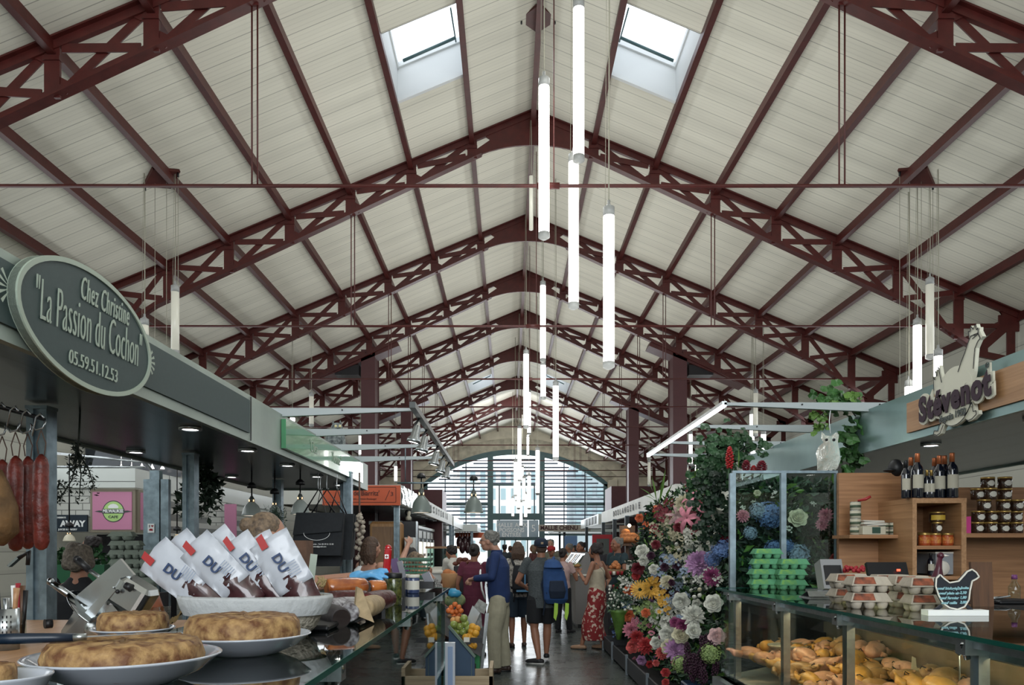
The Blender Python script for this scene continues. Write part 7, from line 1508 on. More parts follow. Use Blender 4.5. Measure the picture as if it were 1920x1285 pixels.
        for s in (-1, 1):
            kn, an = V(legs[s][0]), V(legs[s][1]); hj = hip + V((s * .088, 0, -.04))
            if kind == 'shorts': f = g('short_to', .85); e = hj.lerp(kn, f); mb.tube([hj, hj.lerp(e, .5), e], [.108 * slim, .108 * slim, .105 * slim], 16); mb.ell(hj, .105 * slim, 12)
            else:
                a2 = an + V((0, 0, .0)); lw = g('legw', 1.0); seg(mb, [hj, hj.lerp(kn, .4), kn, kn.lerp(a2, .5)], [.104 * slim, .098 * slim * lw, .078 * slim * lw, .07 * lw * slim], 14); mb.tube([kn, kn.lerp(a2, .5), a2 + V((0, 0, -.02))], [.076 * slim * lw, .07 * lw * slim, .066 * lw * slim], 14)
    remeshed(mb, {'skirt': 'skirt', 'shorts': 'shorts', 'trousers': 'trousers'}[kind], legsm, t, voxel)
    # --- shoes
    for s in (-1, 1):
        an = V(legs[s][1]); fd = V(g('foot%d' % s, (s * .15, 1, 0))).normalized(); z = -an.z; mb = MB(); pr = V((fd.y, -fd.x, 0))
        mb.tube([an - fd * .05 + V((0, 0, -.048)), an + V((0, 0, -.046)), an + fd * .09 + V((0, 0, -.058)), an + fd * .17 + V((0, 0, -.064)), an + fd * .2 + V((0, 0, -.068))], [.034, .042, .04, .034, .018], 12); mb.ell(an - fd * .045 + V((0, 0, -.05)), .036, 10)
        mb.build('shoe', shoe, t)
        mb = MB(); mb.tube([an - fd * .07 + V((0, 0, -.084)), an + fd * .08 + V((0, 0, -.086)), an + fd * .19 + V((0, 0, -.086))], [.03, .04, .028], 10); o = mb.build('sole', g('sole', M_black), t)
        for v in o.data.vertices:
            if v.co.z < an.z - .089: v.co.z = an.z - .09
            if v.co.z > an.z - .07: v.co.z = an.z - .07
    # --- hair
    st = g('hair', 'short'); mb = MB(); r = random.Random(len(label)); c = hd + V((0, -.012, .03))
    if st != 'none':
        mb.ell(c + V((0, -.01, .012)), (.086, .098, .098), 18, 12)
        if st == 'curly': [mb.ell(c + V((.075 * math.cos(i * 2.4) * math.sqrt(1 - (i / 70) ** 2 * .8), -.02 + .08 * math.sin(i * 2.4) * math.sqrt(1 - (i / 70) ** 2 * .8) - .012, -.05 + .14 * i / 70)), r.uniform(.026, .042) * g('curl_size', 1.0), 8) for i in range(70)]
        elif st == 'short': [mb.ell(c + V((.07 * math.cos(i * 2.4), -.03 + .07 * math.sin(i * 2.4), -.03 + .11 * i / 36)), (.024, .03, .026), 8) for i in range(36)]; mb.ell(c + V((0, -.06, -.055)), (.055, .04, .05), 12)
        elif st == 'bun': mb.ell(c + V((0, -.11, .03)), (.045, .045, .045), 12); mb.ell(c + V((0, -.05, -.03)), (.075, .06, .07), 12)
        elif st == 'long': [mb.tube([c + V((.06 * math.cos(a), -.03 - .05 * abs(math.sin(a)), .02)), c + V((.085 * math.cos(a), -.05 - .05 * abs(math.sin(a)), -.10)), c + V((.09 * math.cos(a), -.04 - .05 * abs(math.sin(a)), -.2 + r.uniform(-.02, .02)))], [.04, .036, .014], 8) for a in [PI * k / 9 for k in range(10)]]
        # carve the face free: keep hair behind the hairline
        hm = remeshed(mb, 'hair', hairm, t, min(voxel, .009), 2)
        for v in hm.data.vertices:
            if v.co.y > hd.y + .045 and v.co.z < hd.z + .062: v.co.y = hd.y + .045 - (v.co.y - hd.y - .045) * .2 - .03 * (1 if abs(v.co.x - hd.x) < .06 else 0)
    s_ = h / 1.75; t.location = (X, Y, 0); t.rotation_euler = (0, 0, math.radians(heading)); t.scale = (s_, s_, s_)
    t['_hd'] = [hd.x, hd.y, hd.z]; return t, hd, nk, hip, sh
def strap(t, name, m, pts, w=.035, th=.006, nrm=None):
    mb = MB(); mb.tube([Vector(p) for p in pts], w / 2, 8); o = mb.build(name, m, t); return o
H_grey = mat('grey_hair', srgb(112, 112, 108), rough=.7, var=.4, scale=60, bump=.6); H_dark = mat('dark_hair', srgb(34, 28, 28), rough=.6, var=.3, scale=50, bump=.6); H_brown = mat('brown_hair', srgb(74, 56, 44), rough=.6, var=.35, scale=50, bump=.6); H_blond = mat('ash_blond_hair', srgb(136, 116, 94), rough=.6, col2=srgb(84, 72, 62), scale=40, bump=.6)
S_brown = mat('brown_shoe_leather', srgb(58, 44, 38), rough=.5); S_black = mat('black_shoe', srgb(24, 24, 28), rough=.6)
# man in blue shirt
t, hd, nk, hip, sh = person('grey-haired man in a dark blue shirt and khaki trousers counting coins in his hands', 936, 9.6, 1.80, 84, dict(lean=.03, hy=.10, hz=.135, L=[(-.24, .06, 1.17), (-.08, .30, 1.145)], R=[(.25, .05, 1.15), (.06, .33, 1.13)], curl=1.0, LL=[(-.09, .05, .5), (-.1, .04, .09)], RL=[(.09, -.01, .5), (.1, -.06, .09)], sleeve=.97, hem=-.08, legw=1.22, thick=.03, hair='short', **{'hand-1': (.6, .5, -.2), 'hand1': (-.6, .6, -.1), 'back-1': (0, -.2, 1), 'back1': (.2, .6, .8)}), 'pale', fmat('navy_blue_shirt', srgb(26, 46, 88)), fmat('khaki_cotton', srgb(150, 146, 126)), H_grey, S_brown, .0075)
mb = MB(); mb.tube([nk + Vector((0, .0, -.02)), nk + Vector((0, .0, .03))], [.075, .068], 14, caps=False); mb.build('collar', MATS['navy_blue_shirt'], t); mb = MB(); mb.box(-.17, .17, -.135, .135, 0, .035, Matrix.Translation((0, 0, .93 + .0))); 
mb = MB(); [mb.tube([hd + Vector((s * .03 + .018 * math.cos(a * PI / 4), .102, .012 + .014 * math.sin(a * PI / 4))) for a in range(9)], .0018, 4) for s in (-1, 1)]; mb.tube([hd + Vector((.05, .1, .014)), hd + Vector((.08, .01, .014))], .0018, 4); mb.tube([hd + Vector((-.05, .1, .014)), hd + Vector((-.08, .01, .014))], .0018, 4); mb.build('spectacles', M_steel, t)
# man with cap and rucksack
M_tee = fmat('speckled_charcoal_tee', srgb(58, 64, 66), col2=srgb(72, 78, 80), scale=50)
t, hd, nk, hip, sh = person('man in a navy cap and charcoal T-shirt with a blue rucksack on one shoulder', 1015, 10.4, 1.70, 6, dict(lean=.02, hy=.02, hz=.15, hx=-.0, shw=.225, chest=1.12, slim=1.06, L=[(-.33, .05, 1.13), (-.2, .24, 1.05)], R=[(.33, .02, 1.16), (.27, .22, 1.02)], sleeve=.35, hem=-.16, hemw=.185, LL=[(-.1, .0, .49), (-.05, -.10, .09)], RL=[(.1, .1, .5), (.09, .12, .13)], lower='shorts', short_to=.82, hair='none', sole=mat('white_sole', srgb(200, 200, 196)), **{'foot-1': (-.75, .5, 0), 'foot1': (.2, 1, -.1)}), 'tan', M_tee, fmat('black_shorts', srgb(18, 20, 24)), H_dark, S_black, .0075)
M_cap = fmat('navy_cap', srgb(20, 34, 52)); mb = MB(); mb.lathe([(.1, -.0), (.1, .03), (.095, .07), (.06, .108), (.001, .118)], hd + Vector((0, -.01, .02)), 24, sy=1.08); mb.ell(hd + Vector((0, -.11, .012)), (.078, .085, .008), 16); mb.build('cap', M_cap, t); mb = MB(); mb.ell(hd + Vector((0, -.03, -.02)), (.08, .075, .07), 12); mb.build('hair', H_brown, t)
mb = MB(); mb.rbox(hd + Vector((0, -.115, .06)), (.035, .006, .03), .004); mb.build('cap_badge', mat('tan_badge', srgb(150, 130, 100)), t)
M_rs = fmat('blue_rucksack_fabric', srgb(34, 66, 112)); M_rs2 = fmat('rucksack_dark_trim', srgb(22, 34, 52))
bp = thing('rucksack', 'blue rucksack with two neon green tabs hanging from the man in the cap', 'rucksack', (0, 0, 0)); mb = MB(); loft(mb, [((.17, -.2, .84), .13, .06, .1), ((.17, -.22, .9), .17, .1, .1), ((.16, -.23, 1.08), .175, .115, .1), ((.14, -.21, 1.28), .15, .1, .1), ((.12, -.18, 1.38), .1, .07, .1)]); remeshed(mb, 'main_bag', M_rs, bp, .008)
mb = MB(); loft(mb, [((.17, -.32, .92), .1, .03, .1), ((.17, -.34, 1.02), .12, .045, .1), ((.16, -.33, 1.16), .1, .03, .1)]); remeshed(mb, 'front_pocket', M_rs2, bp, .008); mb = MB(); loft(mb, [((.13, -.25, 1.33), .14, .12, .1), ((.12, -.2, 1.42), .10, .09, .1), ((.12, -.18, 1.45), .05, .05, .1)]); remeshed(mb, 'top_flap', M_rs, bp, .008)
mb = MB(); mb.tube([(.12, -.14, 1.38), (.17, -.03, 1.47), (.2, .1, 1.38), (.2, .12, 1.1), (.2, -.02, .9), (.18, -.14, .88)], .02, 8); mb.build('shoulder_strap', M_rs, bp); mb = MB(); mb.tube([(.04, -.2, 1.36), (-.02, -.16, 1.1), (.02, -.2, .85), (0, -.18, .68)], .012, 6); mb.build('loose_strap', M_rs2, bp)
for k, x in enumerate((.13, .28)): mb = MB(); mb.prism([(x, .86), (x + .05, .85), (x + .045, .72), (x + .02, .62), (x - .01, .66)][::-1], Matrix(((1, 0, 0, 0), (0, 0, 1, -.33), (0, 1, 0, 0), (0, 0, 0, 1))), .012); mb.build('neon_tab', mat('neon_green', srgb(150, 190, 60), rough=.5), bp)
mb = MB(); mb.tube([(.24, -.27, 1.2), (.28, -.26, .95), (.2, -.27, .87)], .008, 6); mb.tube([(.05, -.27, 1.25), (.03, -.3, .98)], .008, 6); mb.build('side_strap', M_rs2, bp)
bp.location = t.location; bp.rotation_euler = t.rotation_euler; bp.scale = t.scale
sat = thing('helmet', 'white-rimmed black shoulder bag swinging behind the man in the cap', 'bag', (0, 0, 0)); p_ = W(994, 1160, 10.7); mb = MB(); mb.ell(p_, (.07, .06, .09), 14); mb.build('shell', S_black, sat); mb = MB(); mb.tube([p_ + Vector((-.06, -.05, .05)), p_ + Vector((-.05, -.06, -.05)), p_ + Vector((0, -.06, -.09))], .01, 6); mb.build('trim', M_white, sat); sat.name = 'shoulder_bag'
# backpacker with long hair
M_white_top = fmat('patterned_white_top', srgb(176, 172, 164), col2=srgb(80, 76, 74), scale=30); M_denim = fmat('dark_denim', srgb(34, 48, 62))
t, hd, nk, hip, sh = person('long-haired person in rolled denim shorts wearing a black hiking pack', 972, 12.1, 1.66, 12, dict(shw=.2, L=[(-.27, .03, 1.15), (-.2, .22, 1.1)], R=[(.27, .04, 1.15), (.18, .22, 1.05)], sleeve=.3, hem=-.1, lower='shorts', short_to=1.0, hair='long', LL=[(-.11, .0, .5), (-.12, -.04, .09)], RL=[(.1, .03, .5), (.1, .0, .09)], slim=.97, **{'hx': -.01}), 'tan', M_white_top, M_denim, H_brown, S_brown, .009)
bp = thing('hiking_pack', 'black hiking pack with blue piping on the long-haired person', 'backpack', (0, 0, 0)); mb = MB(); loft(mb, [((0, -.17, .9), .13, .05, 0), ((0, -.2, .98), .15, .09, 0), ((0, -.21, 1.2), .15, .095, 0), ((0, -.19, 1.36), .12, .07, 0)]); remeshed(mb, 'main_bag', fmat('black_pack_fabric', srgb(26, 28, 34)), bp, .009)
mb = MB(); mb.box(.03, .05, -.31, -.29, 1.0, 1.3); mb.box(-.1, .1, -.31, -.28, .93, .96); mb.build('blue_piping', mat('sky_blue_piping', srgb(90, 140, 180)), bp); mb = MB(); [mb.tube([(s * .1, -.12, 1.36), (s * .12, .0, 1.46), (s * .12, .12, 1.36), (s * .13, .1, 1.1), (s * .13, -.1, .98)], .02, 8) for s in (-1, 1)]; mb.build('shoulder_strap', MATS['black_pack_fabric'], bp); mb = MB(); [mb.tube([(s * .1, -.2, .93), (s * .12, -.18, .76)], .012, 6) for s in (-1, 1)]; mb.build('hanging_strap', MATS['black_pack_fabric'], bp)
bp.location = t.location; bp.rotation_euler = t.rotation_euler; bp.scale = t.scale
# woman in floral skirt
M_floral = mat('red_floral_skirt', srgb(126, 34, 36), rough=.8, col2=srgb(190, 172, 156), scale=15)
[e for e in M_floral.node_tree.nodes if e.type == 'VALTORGB'][0].color_ramp.elements[0].position = .54; [e for e in M_floral.node_tree.nodes if e.type == 'VALTORGB'][0].color_ramp.elements[1].position = .56
t, hd, nk, hip, sh = person('woman in a beige tank top and long red floral skirt holding food', 1119, 11.8, 1.63, 58, dict(female=True, slim=.92, lean=-.01, hy=.05, L=[(-.24, .08, 1.10), (-.13, .25, 1.27)], R=[(.38, -.06, 1.16), (.2, -.02, .98)], tank=True, sleeve=0, hem=-.02, hemw=.16, lower='skirt', skirt_to=.16, skirt_w=.26, flare=.08, hair='curly', LL=[(-.12, .12, .5), (-.14, .2, .09)], RL=[(.06, 0, .5), (.08, -.06, .09)], **{'foot-1': (-.1, 1, 0)}), 'tan', fmat('beige_knit', srgb(172, 162, 142)), M_floral, H_dark, mat('tan_sandal', srgb(150, 120, 96)), .008)
strap(t, 'bag_strap', mat('grey_strap', srgb(84, 84, 84)), [(-.12, -.04, 1.43), (-.02, -.12, 1.3), (.1, -.13, 1.1), (.19, -.08, .95)], .016)
f = thing('sandwich', 'piece of food raised in the hand of the woman in the floral skirt', 'food', (0, 0, 0)); mb = MB(); mb.ell(Vector((-.12, .30, 1.38)), (.045, .06, .03), 10); mb.build('bread', mat('crust', srgb(150, 110, 66), rough=.7), f); mb = MB(); leafy(mb, (-.12, .30, 1.41), (.04, .05, .02), 20, .04, random.Random(2), .7); mb.build('filling', mat('lettuce', srgb(130, 140, 80)), f); f.location = t.location; f.rotation_euler = t.rotation_euler; f.scale = t.scale
# others
t, hd, nk, hip, sh = person('dark-haired woman in a short-sleeved maroon dress, back turned, by the fruit', 889, 11.0, 1.62, -12, dict(female=True, slim=1.0, shw=.205, L=[(-.27, -.02, 1.12), (-.26, .05, .86)], R=[(.26, .03, 1.12), (.2, .22, 1.1)], sleeve=.3, hem=-.1, hemw=.19, lower='skirt', skirt_to=.45, skirt_w=.22, hair='bun', thick=.025), 'tan', fmat('maroon_linen', srgb(84, 30, 50)), MATS['maroon_linen'], H_dark, S_black)
strap(t, 'white_bag_strap', M_white, [(.1, .02, 1.45), (.13, -.13, 1.3), (.16, -.15, 1.05), (.2, -.1, .9)], .03)
person('white-shirted person leaning over a stall behind the maroon dress', 878, 12.6, 1.66, 40, dict(lean=.28, side=-.1, hy=.1, hz=.1, L=[(-.2, .42, 1.14), (-.15, .6, 1.0)], R=[(.25, .4, 1.12), (.12, .6, 1.0)], sleeve=.35), 'tan', fmat('loose_white_shirt', srgb(190, 188, 180)), M_denim, H_dark, S_black, .011)
t, hd, nk, hip, sh = person('woman in a black and white print camisole bending over the stall goods', 832, 8.9, 1.60, 62, dict(female=True, slim=.95, lean=.34, hy=.13, hz=.06, L=[(-.2, .5, 1.12), (-.1, .62, 1.0)], R=[(.22, .42, 1.08), (.1, .6, 1.0)], tank=True, sleeve=0, hem=-.05, hair='bun'), 'tan', fmat('monochrome_print_camisole', srgb(30, 34, 40), col2=srgb(150, 150, 148), scale=60), fmat('pink_print_skirt', srgb(186, 120, 124), col2=srgb(200, 176, 168), scale=30), H_blond, S_brown, .009)
strap(t, 'camisole_strap', S_black, [nk + Vector((.07, -.04, 0)), nk + Vector((.08, -.09, -.1)), nk + Vector((.08, -.1, -.16))], .012)
t, hd, nk, hip, sh = person('brown-haired woman in a rust apron reaching up with one arm, seen from behind', 694, 8.3, 1.68, -38, dict(female=True, shw=.2, slim=1.02, L=[(-.26, .05, 1.13), (-.2, .25, 1.05)], R=[(.30, .17, 1.42), (.2, .40, 1.66)], sleeve=0, tank=True, hair='long', hem=-.1), 'pale', fmat('rust_apron', srgb(98, 58, 36)), M_denim, H_brown, S_black)
mb = MB(); mb.tube([nk + Vector((-.07, -.02, -.01)), nk + Vector((-.12, -.07, -.1)), nk + Vector((-.16, -.09, -.3))], [.03, .05, .05], 10); mb.build('white_collar', M_white, t)
person('dark-haired person in a purple top beyond the red pocket knife', 769, 10.2, 1.56, 20, dict(slim=.95, hair='curly', sleeve=.35), 'tan', fmat('purple_top', srgb(96, 56, 110)), M_denim, H_dark, S_black, .011)
person('woman in a pale pink top and black trousers, partly behind the rucksack', 1055, 14.1, 1.56, -30, dict(female=True, L=[(-.26, .05, 1.12), (-.15, .25, 1.1)], R=[(.27, .1, 1.1), (.18, .27, 1.25)], sleeve=.3, hair='bun', slim=.95, RL=[(.1, .04, .5), (.12, .08, .09)]), 'tan', fmat('pale_pink_top', srgb(176, 150, 146)), fmat('black_trousers', srgb(20, 22, 26)), H_dark, S_black, .01)
t, hd, nk, hip, sh = person('man in a red baseball cap beyond the navy cap', 1034, 16.6, 1.62, 170, dict(hair='none', sleeve=.35), 'tan', fmat('grey_tee', srgb(110, 112, 112)), M_denim, H_grey, S_black, .013); mb = MB(); mb.lathe([(.1, 0), (.1, .03), (.09, .08), (.001, .115)], hd + Vector((0, 0, .02)), 18); mb.ell(hd + Vector((.03, .1, .01)), (.07, .08, .01), 12); mb.build('cap', mat('red_cap', srgb(150, 28, 34), rough=.7), t)
person('grey-haired man facing the camera behind the red cap', 1032, 18.6, 1.78, 176, dict(hair='short', sleeve=.35), 'pale', fmat('olive_shirt', srgb(110, 110, 96)), M_denim, H_grey, S_black, .014)
person('young stallholder in black bending over the far counter', 1101, 17.3, 1.76, 130, dict(lean=.12, hy=.1, hz=.1, sleeve=.35, L=[(-.2, .3, 1.1), (-.1, .45, 1.0)]), 'brown', fmat('black_polo', srgb(28, 34, 36)), M_denim, H_dark, S_black, .012)
person('cropped grey-haired stallholder in a dark teal shirt behind the white counter', 1158, 13.45, 1.75, 118, dict(hair='short', shw=.23, slim=1.1, sleeve=.35, L=[(-.32, .08, 1.15), (-.2, .28, 1.08)]), 'brown', fmat('dark_teal_shirt', srgb(36, 54, 60)), M_denim, H_grey, S_black, .01)
person('curly grey-brown haired customer in black, back turned behind the slicer', 148, 5.5, 1.60, 8, dict(hair='curly', curl_size=1.35, shw=.235, slim=1.12, sleeve=.35, L=[(-.32, .04, 1.12), (-.26, .24, .98)], R=[(.32, .04, 1.12), (.24, .25, 1.0)], hz=.12), 'tan', fmat('black_jersey', srgb(20, 22, 26)), M_denim, mat('curly_grey_brown', srgb(96, 88, 78), rough=.7, var=.4, scale=50, bump=.8), S_black, .009)
person('dark-haired man in profile by the pink cafe panel', 174, 9.0, 1.70, 80, dict(hair='short', sleeve=.35), 'pale', fmat('grey_jacket', srgb(70, 74, 78)), M_denim, H_dark, S_black, .011)
# vendor reaching over the counter with a blue glove
ve, hd, nk, hip, sh = person('blond vendor behind the wrapped hams, hair tied up, one gloved arm stretched out', 474, 4.5, 1.79, -58, dict(female=True, lean=.06, hy=.03, hz=.13, L=[(-.26, .02, 1.12), (-.22, .2, 1.02)], R=[(.26, .2, 1.30), (.2, .3, 1.2)], sleeve=.35, hair='bun'), 'pale', fmat('mustard_shirt', srgb(112, 90, 44)), M_denim, H_blond, S_black, .007)
ar = None
mb = MB(); inv = lambda p: (Matrix.Translation(ve.location) @ ve.rotation_euler.to_matrix().to_4x4() @ Matrix.Diagonal((ve.scale[0],) * 3 + (1,))).inverted() @ Vector(p)
A_, B_, C_ = W(535, 1094, 4.2), W(600, 1094, 4.1), W(664, 1085, 4.0); seg(mb, [inv(A_), inv(B_), inv(C_)], [.048, .042, .032], 14); remeshed(mb, 'forearm', SK['pale'], ve, .006)
mb = MB(); G0 = C_; d0 = (W(705, 1074, 3.95) - C_).normalized(); up0 = Vector((0, -.25, 1))
seg(mb, [inv(G0), inv(G0 + d0 * .03)], [.034, .036], 12)
def gl(mb, w, d, up, s=1.05):
    d = Vector(d).normalized(); up = (up - d * up.dot(d)).normalized(); sd = d.cross(up)
    for k in (-1, -.33, .33, 1): mb.tube([inv(w), inv(w + d * .05 * s + sd * .024 * k), inv(w + d * .095 * s + sd * .032 * k)], [.027, .02, .015], 8)
    for k, L, a in ((-1.05, .07, -.12), (-.35, .085, -.05), (.35, .088, .25), (1.05, .07, .45)):
        b = w + d * .09 * s + sd * .03 * k; dd = (d * math.cos(a) - up * math.sin(a)); p = [b, b + dd * L * .5, b + (dd * .96 - up * .2) * L]; mb.tube([inv(q) for q in p], [.0125, .0115, .009], 8); mb.ell(inv(p[-1]), .0092, 6)
    b = w + d * .03 + sd * -.03; p = [b, b + (d * .7 - up * .7).normalized() * .05, b + (d * .75 - up * .65).normalized() * .085]; mb.tube([inv(q) for q in p], [.017, .014, .01], 8); mb.ell(inv(p[-1]), .0105, 6)
gl(mb, G0 + d0 * .02, d0, up0); remeshed(mb, 'glove', mat('light_blue_nitrile', srgb(96, 164, 214), rough=.4, bump=.2, scale=20), ve, .005)
mb = MB(); q = C_ - d0 * .03; mb.tube([inv(q + Vector((0, .034 * math.cos(a), .034 * math.sin(a)))) for a in [2 * PI * i / 12 for i in range(13)]], .003, 5); mb.build('bracelet', M_black, ve)
# far-off visitors
for i, (px, Y, hh, c, lab) in enumerate(((946, 27, 1.7, (54, 60, 66), 'tiny figure near the entrance, first from the sign'), (957, 30, 1.66, (90, 104, 112), 'tiny figure near the entrance in pale blue'), (1000, 25, 1.68, (100, 60, 60), 'small far figure just beside the navy cap'), (1068, 22, 1.7, (150, 160, 150), 'far visitor in pale clothes beside the blue banner'), (1078, 24, 1.64, (60, 90, 70), 'far visitor in green beside the red-framed panel'), (1124, 18, 1.7, (50, 50, 56), 'dark-clothed far stallholder by the hanging flowers'))):
    person(lab, px, Y, hh, 30 * i, dict(hair=['short', 'bun', 'long', 'short', 'curly', 'short'][i], sleeve=.35), 'tan', fmat('far_top_%s' % ['a', 'b', 'c', 'd', 'e', 'f'][i], srgb(*c)), M_denim, [H_dark, H_brown, H_blond, H_grey, H_dark, H_dark][i], S_black, .018)
for o in list(bpy.data.objects):
    if '_hd' in o: del o['_hd']
    if '_body' in o: del o['_body']
# ================================================================ fruit stand
fs2 = thing('fruit_stand', 'blue-sided sloping fruit stand beside the end of the charcuterie counter', 'fruit stand', (-.6, 7.0, 0))
M_bluep = mat('slate_blue_panel', srgb(50, 74, 100), rough=.55, var=.05, scale=10)
YF = 6.7
def FP(px, py, Y=YF): return W(px, py, Y)
mb = MB(); pl_ = [FP(842, 1176), FP(890, 1232)]; mb.prism([(pl_[0].x, pl_[0].z), (pl_[1].x, pl_[1].z), (pl_[1].x, .02), (pl_[0].x - .02, .02)][::-1], Matrix(((1, 0, 0, 0), (0, 0, 1, YF), (0, 1, 0, 0), (0, 0, 0, 1))), .03); mb.build('side_panel', M_bluep, fs2)
mb = MB(); mb.bar(FP(841, 1174, YF - .005), FP(891, 1232, YF - .005), .05, .02, up=(0, 0, 1)); mb.bar(FP(884, 1232, YF - .006), (FP(884, 1232).x, YF - .006, .02), .006, .004); mb.build('trim', mat('green_grey_edge', srgb(96, 116, 108), rough=.5), fs2)
mb = MB(); mb.add([(pl_[0].x - .35, YF, pl_[0].z + .12), (pl_[1].x + .05, YF, pl_[1].z), (pl_[1].x + .05, 9.0, pl_[1].z), (pl_[0].x - .35, 9.0, pl_[0].z + .12)], [(0, 1, 2, 3)]); mb.box(pl_[0].x - .35, pl_[1].x, YF + .04, 9.0, 0, .5); mb.build('shelf', MATS['dark_interior'], fs2)
mb = MB(); mb.bar(FP(912, 1150, 7.6), (FP(906, 1150, 7.6).x - .05, 7.6, .02), .03, .02); mb.bar(FP(915, 1150, 8.2), (FP(900, 1150, 8.2).x, 8.2, .02), .03, .02); mb.build('leg', M_steel, fs2)
t = thing('acrylic_post', 'translucent white and pale blue upright box standing before the blue panel', 'post', (WX(843, 6.2), 6.2, 0)); x = WX(843, 6.2); mb = MB(); mb.box(x - .045, x + .045, 6.17, 6.23, 0, WZ(1205, 6.2)); mb.build('box', mat('opal_acrylic', srgb(206, 212, 222), rough=.2), t); mb = MB(); mb.box(x - .012, x + .028, 6.165, 6.17, .0, WZ(1212, 6.2)); mb.build('blue_strip', mat('pale_blue_strip', srgb(150, 172, 206), rough=.3), t)
t = thing('mesh_screen_post', 'dark metal upright inside the end of the glass counter', 'post', (-.6, 5.7, .5)); mb = MB(); mb.box(-.62, -.58, 5.68, 5.72, .62, 1.2); mb.build('upright', M_cgrey, t)
rnd = random.Random(77)
M_or = mat('apricot_skin', srgb(206, 112, 56), rough=.5, var=.12, scale=12); M_ap = mat('green_apple_skin', srgb(140, 156, 80), rough=.3, var=.2, scale=8, coat=.3); M_le = mat('lemon_skin', srgb(206, 152, 50), rough=.45, var=.1, scale=10); M_qu = mat('peach_skin', srgb(204, 150, 92), rough=.6, var=.2, scale=6); M_mel = mat('melon_skin', srgb(128, 136, 92), rough=.6, col2=srgb(84, 100, 70), scale=14)
M_stem = mat('fruit_stem', srgb(70, 56, 36), rough=.8)
def fruits(name, lab, grp, m, r, spots, sq=(1, 1, 1), Y=7.1):
    pr = None
    for i, (px, py) in enumerate(spots):
        if pr is None:
            mb = MB(); mb.lathe([(.001, .12 * r - r * .85), (.55 * r, -.84 * r), (.9 * r, -.4 * r), (r, .1 * r), (.86 * r, .62 * r), (.45 * r, .9 * r), (.12 * r, .84 * r), (.001, .78 * r)], (0, 0, 0), 16, sx=sq[0], sy=sq[1]); pr = mb.build(name, m); mb = MB(); mb.tube([(0, 0, .76 * r), (.03 * r, 0, 1.05 * r)], .05 * r + .001, 5); mb.build('stem', M_stem, pr); o = pr
        else: o = dup(pr)
        o.location = W(px, py, Y + rnd.uniform(-.03, .03)); o.rotation_euler = (rnd.uniform(-.8, .8), rnd.uniform(-.8, .8), rnd.uniform(0, 6)); tag(o, lab, 'fruit', grp)
fruits('orange_apricot', 'round orange apricot in the wicker basket of the fruit stand', 'apricots', M_or, .029, [(846, 1140), (853, 1134), (860, 1139), (848, 1148), (856, 1147), (864, 1146), (841, 1146), (851, 1156), (860, 1154)], Y=8.0)
fruits('green_apple', 'green apple on the sloping fruit stand', 'green apples', M_ap, .037, [(851, 1172), (862, 1176), (872, 1170), (858, 1184), (868, 1186), (848, 1184), (878, 1180), (870, 1160)])
fruits('peach', 'small golden peach topping the green apples', 'peaches', M_qu, .032, [(858, 1162), (850, 1164), (866, 1165)], Y=7.15)
fruits('lemon', 'yellow-orange lemon at the low end of the fruit stand', 'lemons', M_le, .034, [(884, 1184), (892, 1188), (880, 1194), (888, 1196), (873, 1196), (894, 1180), (886, 1176), (888, 1212), (881, 1216)], (1, 1, 1), 6.95)
fruits('cavaillon_melon', 'ribbed green melon at the top of the fruit stand', 'melons', M_mel, .068, [(845, 1128), (862, 1126)], Y=8.5)
t = thing('wicker_basket', 'shallow wicker basket holding the apricots', 'basket', W(855, 1160, 8.0)); mb = MB(); mb.lathe([(.001, 0), (.08, 0), (.12, .06), (.125, .065), (.11, .055), (.07, .01), (.001, .01)], W(853, 1166, 8.02), 24); mb.build('weave', mat('brown_wicker', srgb(140, 110, 80), rough=.8, bump=.6, scale=60, var=.2), t)
mb = MB(); mb.smooth = True; mb.ell(W(852, 1112, 8.4), (.07, .05, .05), 10, jit=.25, rnd=rnd); tag(mb.build('blue_bag', mat('turquoise_film', srgb(60, 140, 176), rough=.3)), 'crumpled turquoise plastic bag above the melons', 'bag')
t = thing('newspaper_rack', 'rack of folded newspapers and silver wrapped papers leaning on the fruit stand', 'newspapers', W(895, 1150, 7.3)); M_news = mat('newsprint', srgb(140, 142, 138), rough=.8, var=.25, scale=30); M_fold = mat('silver_film', srgb(190, 194, 196), rough=.2, metal=.6)
for i, (a, b, c, d, m) in enumerate((((870, 1176), (886, 1136), (900, 1150), (886, 1182), M_fold), ((886, 1142), (898, 1124), (914, 1134), (908, 1152), M_news), ((884, 1150), (902, 1150), (904, 1178), (888, 1182), M_news))):
    mb = MB(); Yq = 7.3 + .06 * i; P4 = [W(*q, Yq) for q in (a, b, c, d)]; mb.add(P4 + [p + Vector((0, .03, .0)) for p in P4], [(0, 1, 2, 3), (7, 6, 5, 4), (0, 4, 5, 1), (1, 5, 6, 2), (2, 6, 7, 3), (3, 7, 4, 0)]); mb.build('newspaper', m, t)
t = thing('price_board', 'small black and white price board clipped to the fruit stand', 'price board', W(884, 1200, 6.6)); mb = MB(); mb.cbox(W(893, 1201, 6.6), (.1, .01, .045)); mb.build('slate', M_black, t); mb = MB(); mb.cbox(W(875, 1200, 6.59), (.05, .008, .04)); mb.build('card', M_paper, t)
mb = MB(); mb.box(WX(890, 7.0), WX(899, 7.0), 7.0, 7.3, WZ(1258, 7), WZ(1224, 7)); tag(mb.build('green_box', mat('leaf_green_plastic', srgb(40, 130, 76), rough=.4)), 'bright green box tucked behind the blue panel', 'box')
t = thing('wooden_crate', 'pale wooden fruit crate on the floor before the blue panel', 'crate', (WX(866, 6.0), 6.0, 0)); M_pine = wood_mat('raw_pine', srgb(150, 132, 104), srgb(178, 160, 130), 'x')
